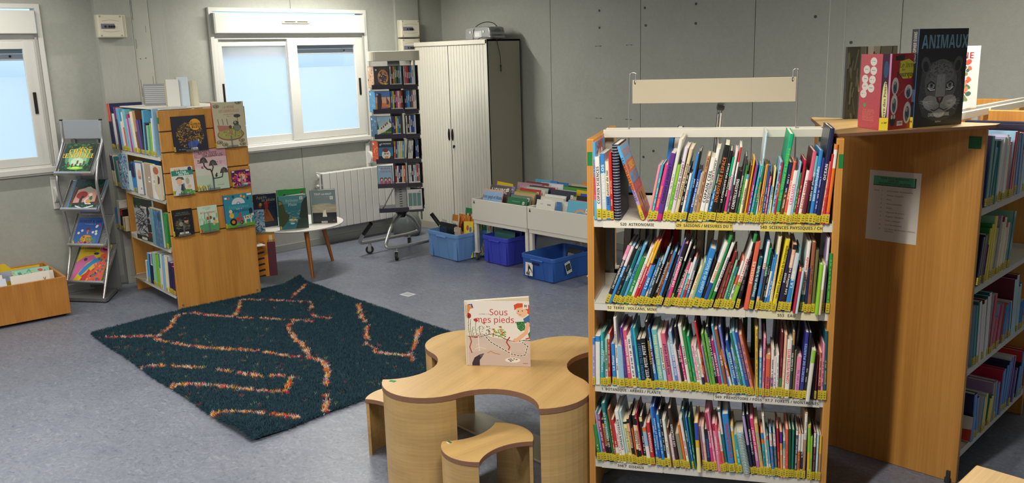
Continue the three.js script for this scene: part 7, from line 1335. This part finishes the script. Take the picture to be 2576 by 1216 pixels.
  tab(-5.7, -5.22, 0.33, 'yellow plastic divider tab in the white bin beside the tall cabinet'); tab(-4.78, -5.27, 0.4, 'yellow plastic divider tab in the white bin next to the front bookcase');
  const sl = thing('grey_sleeve', 'dark grey plastic sleeve leaning between the two white bins', 'sleeve', [-5.09, 0.394, -5.12]); sl.rotation.set(deg(-16), deg(28), 0); mesh('sheet', rbox(0.008, 0.25, 0.2, 0.003, 0, 0.125, -0.02), M('#4a4a4e', 0.4), sl); mesh('label_window', rbox(0.002, 0.05, 0.1, 0.0008, 0.0045, 0.2, -0.02), M('#6a6a6e', 0.4), sl);
}
// ---------------------------------------------------------------- plastic crates
function loft(rings, close = false) { // rings: equal-length loops of [x, y, z]
  const n = rings[0].length, pos = [], idx = [];
  for (let r = 0; r + 1 < rings.length; r++) for (let k = 0; k < n; k++) { const a = rings[r][k], b = rings[r][(k + 1) % n], c = rings[r + 1][(k + 1) % n], d = rings[r + 1][k]; pos.push(...a, ...b, ...c, ...a, ...c, ...d); }
  const last = rings[rings.length - 1], m = last.reduce((s, p) => [s[0] + p[0] / n, s[1] + p[1] / n, s[2] + p[2] / n], [0, 0, 0]);
  if (close) for (let k = 0; k < n; k++) pos.push(...last[k], ...last[(k + 1) % n], ...m);
  const g = new THREE.BufferGeometry(); g.setAttribute('position', new THREE.Float32BufferAttribute(pos, 3)); g.setAttribute('uv', new THREE.Float32BufferAttribute(new Array(pos.length / 3 * 2).fill(0), 2)); g.computeVertexNormals(); return g;
}
const loop = (w, d, r, y) => { const p = []; for (let s = 0; s < 4; s++) for (let k = 0; k <= 5; k++) { const a = s * Math.PI / 2 + k / 5 * Math.PI / 2, cx = (s === 0 || s === 3 ? 1 : -1) * (w / 2 - r), cz = (s < 2 ? 1 : -1) * (d / 2 - r); p.push([cx + Math.cos(a) * r, y, cz + Math.sin(a) * r]); } return p.reverse(); };
function crate(label, pos, w, d, h, taper, color, turn = 0, slot = false) {
  const t = thing('crate', label, 'crate', pos, turn), mat = M(color, 0.42), bw = w - taper, bd = d - taper;
  mesh('shell', loft([loop(bw - 0.02, bd - 0.02, 0.02, 0.0005), loop(bw, bd, 0.025, 0.008), loop(w - 0.016, d - 0.016, 0.028, h - 0.04), loop(w - 0.016, d - 0.016, 0.028, h), loop(w - 0.024, d - 0.024, 0.025, h), loop(bw - 0.012, bd - 0.012, 0.022, 0.012)], true), mat, t);
  mesh('rim', loft([loop(w - 0.012, d - 0.012, 0.028, h - 0.03), loop(w, d, 0.034, h - 0.03), loop(w, d, 0.034, h - 0.003), loop(w - 0.004, d - 0.004, 0.032, h + 0.002), loop(w - 0.024, d - 0.024, 0.026, h + 0.002), loop(w - 0.026, d - 0.026, 0.025, h - 0.02)]), mat, t);
  const k0 = (x) => x * (bw / w), rib = (x) => { const g = box(0.02, h - 0.05, 0.008, x, (h - 0.05) / 2 + 0.012, 0), p = g.attributes.position; for (let i = 0; i < p.count; i++) { const q = (p.getY(i) - 0.01) / (h - 0.04); p.setZ(i, p.getZ(i) + (bd + (d - 0.016 - bd) * q) / 2 - 0.001); } g.computeVertexNormals(); return g; };
  for (const x of [-0.18, 0.14]) mesh('rib', rib(x * w), mat, t);
  const sideRib = (z) => { const g = box(0.008, h - 0.05, 0.02, 0, (h - 0.05) / 2 + 0.012, z), p = g.attributes.position; for (let i = 0; i < p.count; i++) { const q = (p.getY(i) - 0.01) / (h - 0.04); p.setX(i, p.getX(i) + (bw + (w - 0.016 - bw) * q) / 2 - 0.001); } g.computeVertexNormals(); return g; };
  for (const z of [0.25, -0.1]) mesh('rib', sideRib(z * d), mat, t);
  for (const s of [-1, 1]) mesh('corner_post', rbox(0.05, h - 0.03, 0.012, 0.004, s * (w / 2 - 0.045), h / 2, bd / 2 + (d - bd) * 0.25 - 0.002), mat, t);
  mesh('handle_ledge', rbox(0.14, 0.014, 0.014, 0.004, 0, h - 0.036, d / 2 - 0.002), mat, t);
  if (slot) mesh('handle_slot', rbox(0.085, 0.02, 0.004, 0.0015, -0.02, h - 0.066, d / 2 - 0.008), M('#101c3c', 0.7), t);
  return t;
}
crate('light blue plastic crate of children\'s board books, beside the DVD spinner wheels', [-5.985, 0, -5.03], 0.45, 0.4, 0.25, 0.06, '#6d9ad6', deg(-2));
crate('violet-blue plastic crate under the white bin beside the tall cabinet', [-5.455, 0, -5.19], 0.33, 0.4, 0.252, 0.05, '#3d48c4', deg(-1));
crate('dark blue plastic crate with bird sticker, on the floor next to the front bookcase', [-4.775, 0, -5.09], 0.38, 0.52, 0.207, 0.06, '#2c5cb0', deg(-1), true);
{
  const c = 'picture books in the crates';
  const put = (x, y, z, w, h, art, edge, label, turn, lean) => set(shownBook({ w, h, t: 0.012, art, edge, label, call: false, group: c }), x, y, z, turn, deg(lean));
  put(-6.17, 0.014, -4.93, 0.26, 0.3, PIC.moon, 'ink', 'black board book with moon signs, front of the light blue crate', deg(-4), 8);
  put(-6.14, 0.014, -5.03, 0.12, 0.36, PIC.penguins, 'orange', 'orange and white board book with penguin, in the light blue crate', deg(-8), 10); put(-6.06, 0.014, -5.045, 0.17, 0.37, PIC.monsters, 'crimson', 'red board book with dark-haired child face, in the light blue crate', deg(-6), 10);
  put(-5.93, 0.014, -5.05, 0.15, 0.355, PIC.penguins, 'white', 'white and orange animal board book beside the red one, in the light blue crate', deg(-4), 10); put(-6.02, 0.014, -5.12, 0.24, 0.42, PIC.greenwords, 'green', 'green board book full of animals, back of the light blue crate', deg(-3), 6); put(-5.92, 0.014, -5.17, 0.22, 0.445, PIC.leafy, 'aqua', 'pale green leafy book, rearmost in the light blue crate', deg(-3), 4);
  put(-5.855, 0.014, -4.97, 0.09, 0.33, PIC.yellowdots, 'yellow', 'yellow spotted board book leaning in the light blue crate', deg(30), 10); put(-5.82, 0.014, -5.08, 0.1, 0.33, PIC.greenwords, 'lime', 'small green board book beside the yellow spotted one', deg(40), 8); put(-5.905, 0.014, -4.905, 0.07, 0.285, flat('#b9ae98'), 'beige', 'thick beige block book beside the moon book, in the light blue crate', deg(0), 4); put(-6.19, 0.014, -5.0, 0.05, 0.31, flat('#dcdcd6'), 'white', 'narrow white book at the spinner side of the light blue crate', deg(4), 3);
  put(-5.6, 0.014, -5.1, 0.26, 0.278, flat('#3f7a78'), 'teal', 'grey-teal book in the violet-blue crate', deg(-2), 8); put(-5.57, 0.014, -5.17, 0.24, 0.3, flat('#1c4aa0'), 'royal', 'royal blue book behind the grey-teal one in the violet-blue crate', deg(-2), 8);
  put(-4.8, 0.014, -5.15, 0.19, 0.22, PIC.darkcover, 'black', 'black book with pale lettering inside the dark blue crate', deg(-8), 20);
  const st = thing('sticker', 'white sticker with black long-beaked bird, on the dark blue crate', 'sticker', [-4.872, 0.088, -4.8395], deg(-1)); st.rotation.x = deg(-3); mesh('paper', board(0.085, 0.108, 0.001, PIC.birdsticker, 0, 0, 0), PIC.birdsticker.matte, st); st.position.z = -4.836;
  const s2 = thing('sticker', 'small dark picture sticker set askew on the aisle side of the dark blue crate', 'sticker', [-4.586, 0.115, -5.0], deg(89)); s2.rotation.order = 'YXZ'; s2.rotation.z = 0.25; s2.rotation.x = deg(-4); mesh('paper', board(0.062, 0.095, 0.001, PIC.darksticker, 0, 0, 0), PIC.darksticker.matte, s2);
}
// ---------------------------------------------------------------- render
scene.traverse((o) => { if (o.isMesh) { o.castShadow = true; o.receiveShadow = true; } if (o.isLight && o.shadow) o.castShadow = true; });
renderer.render(scene, camera);
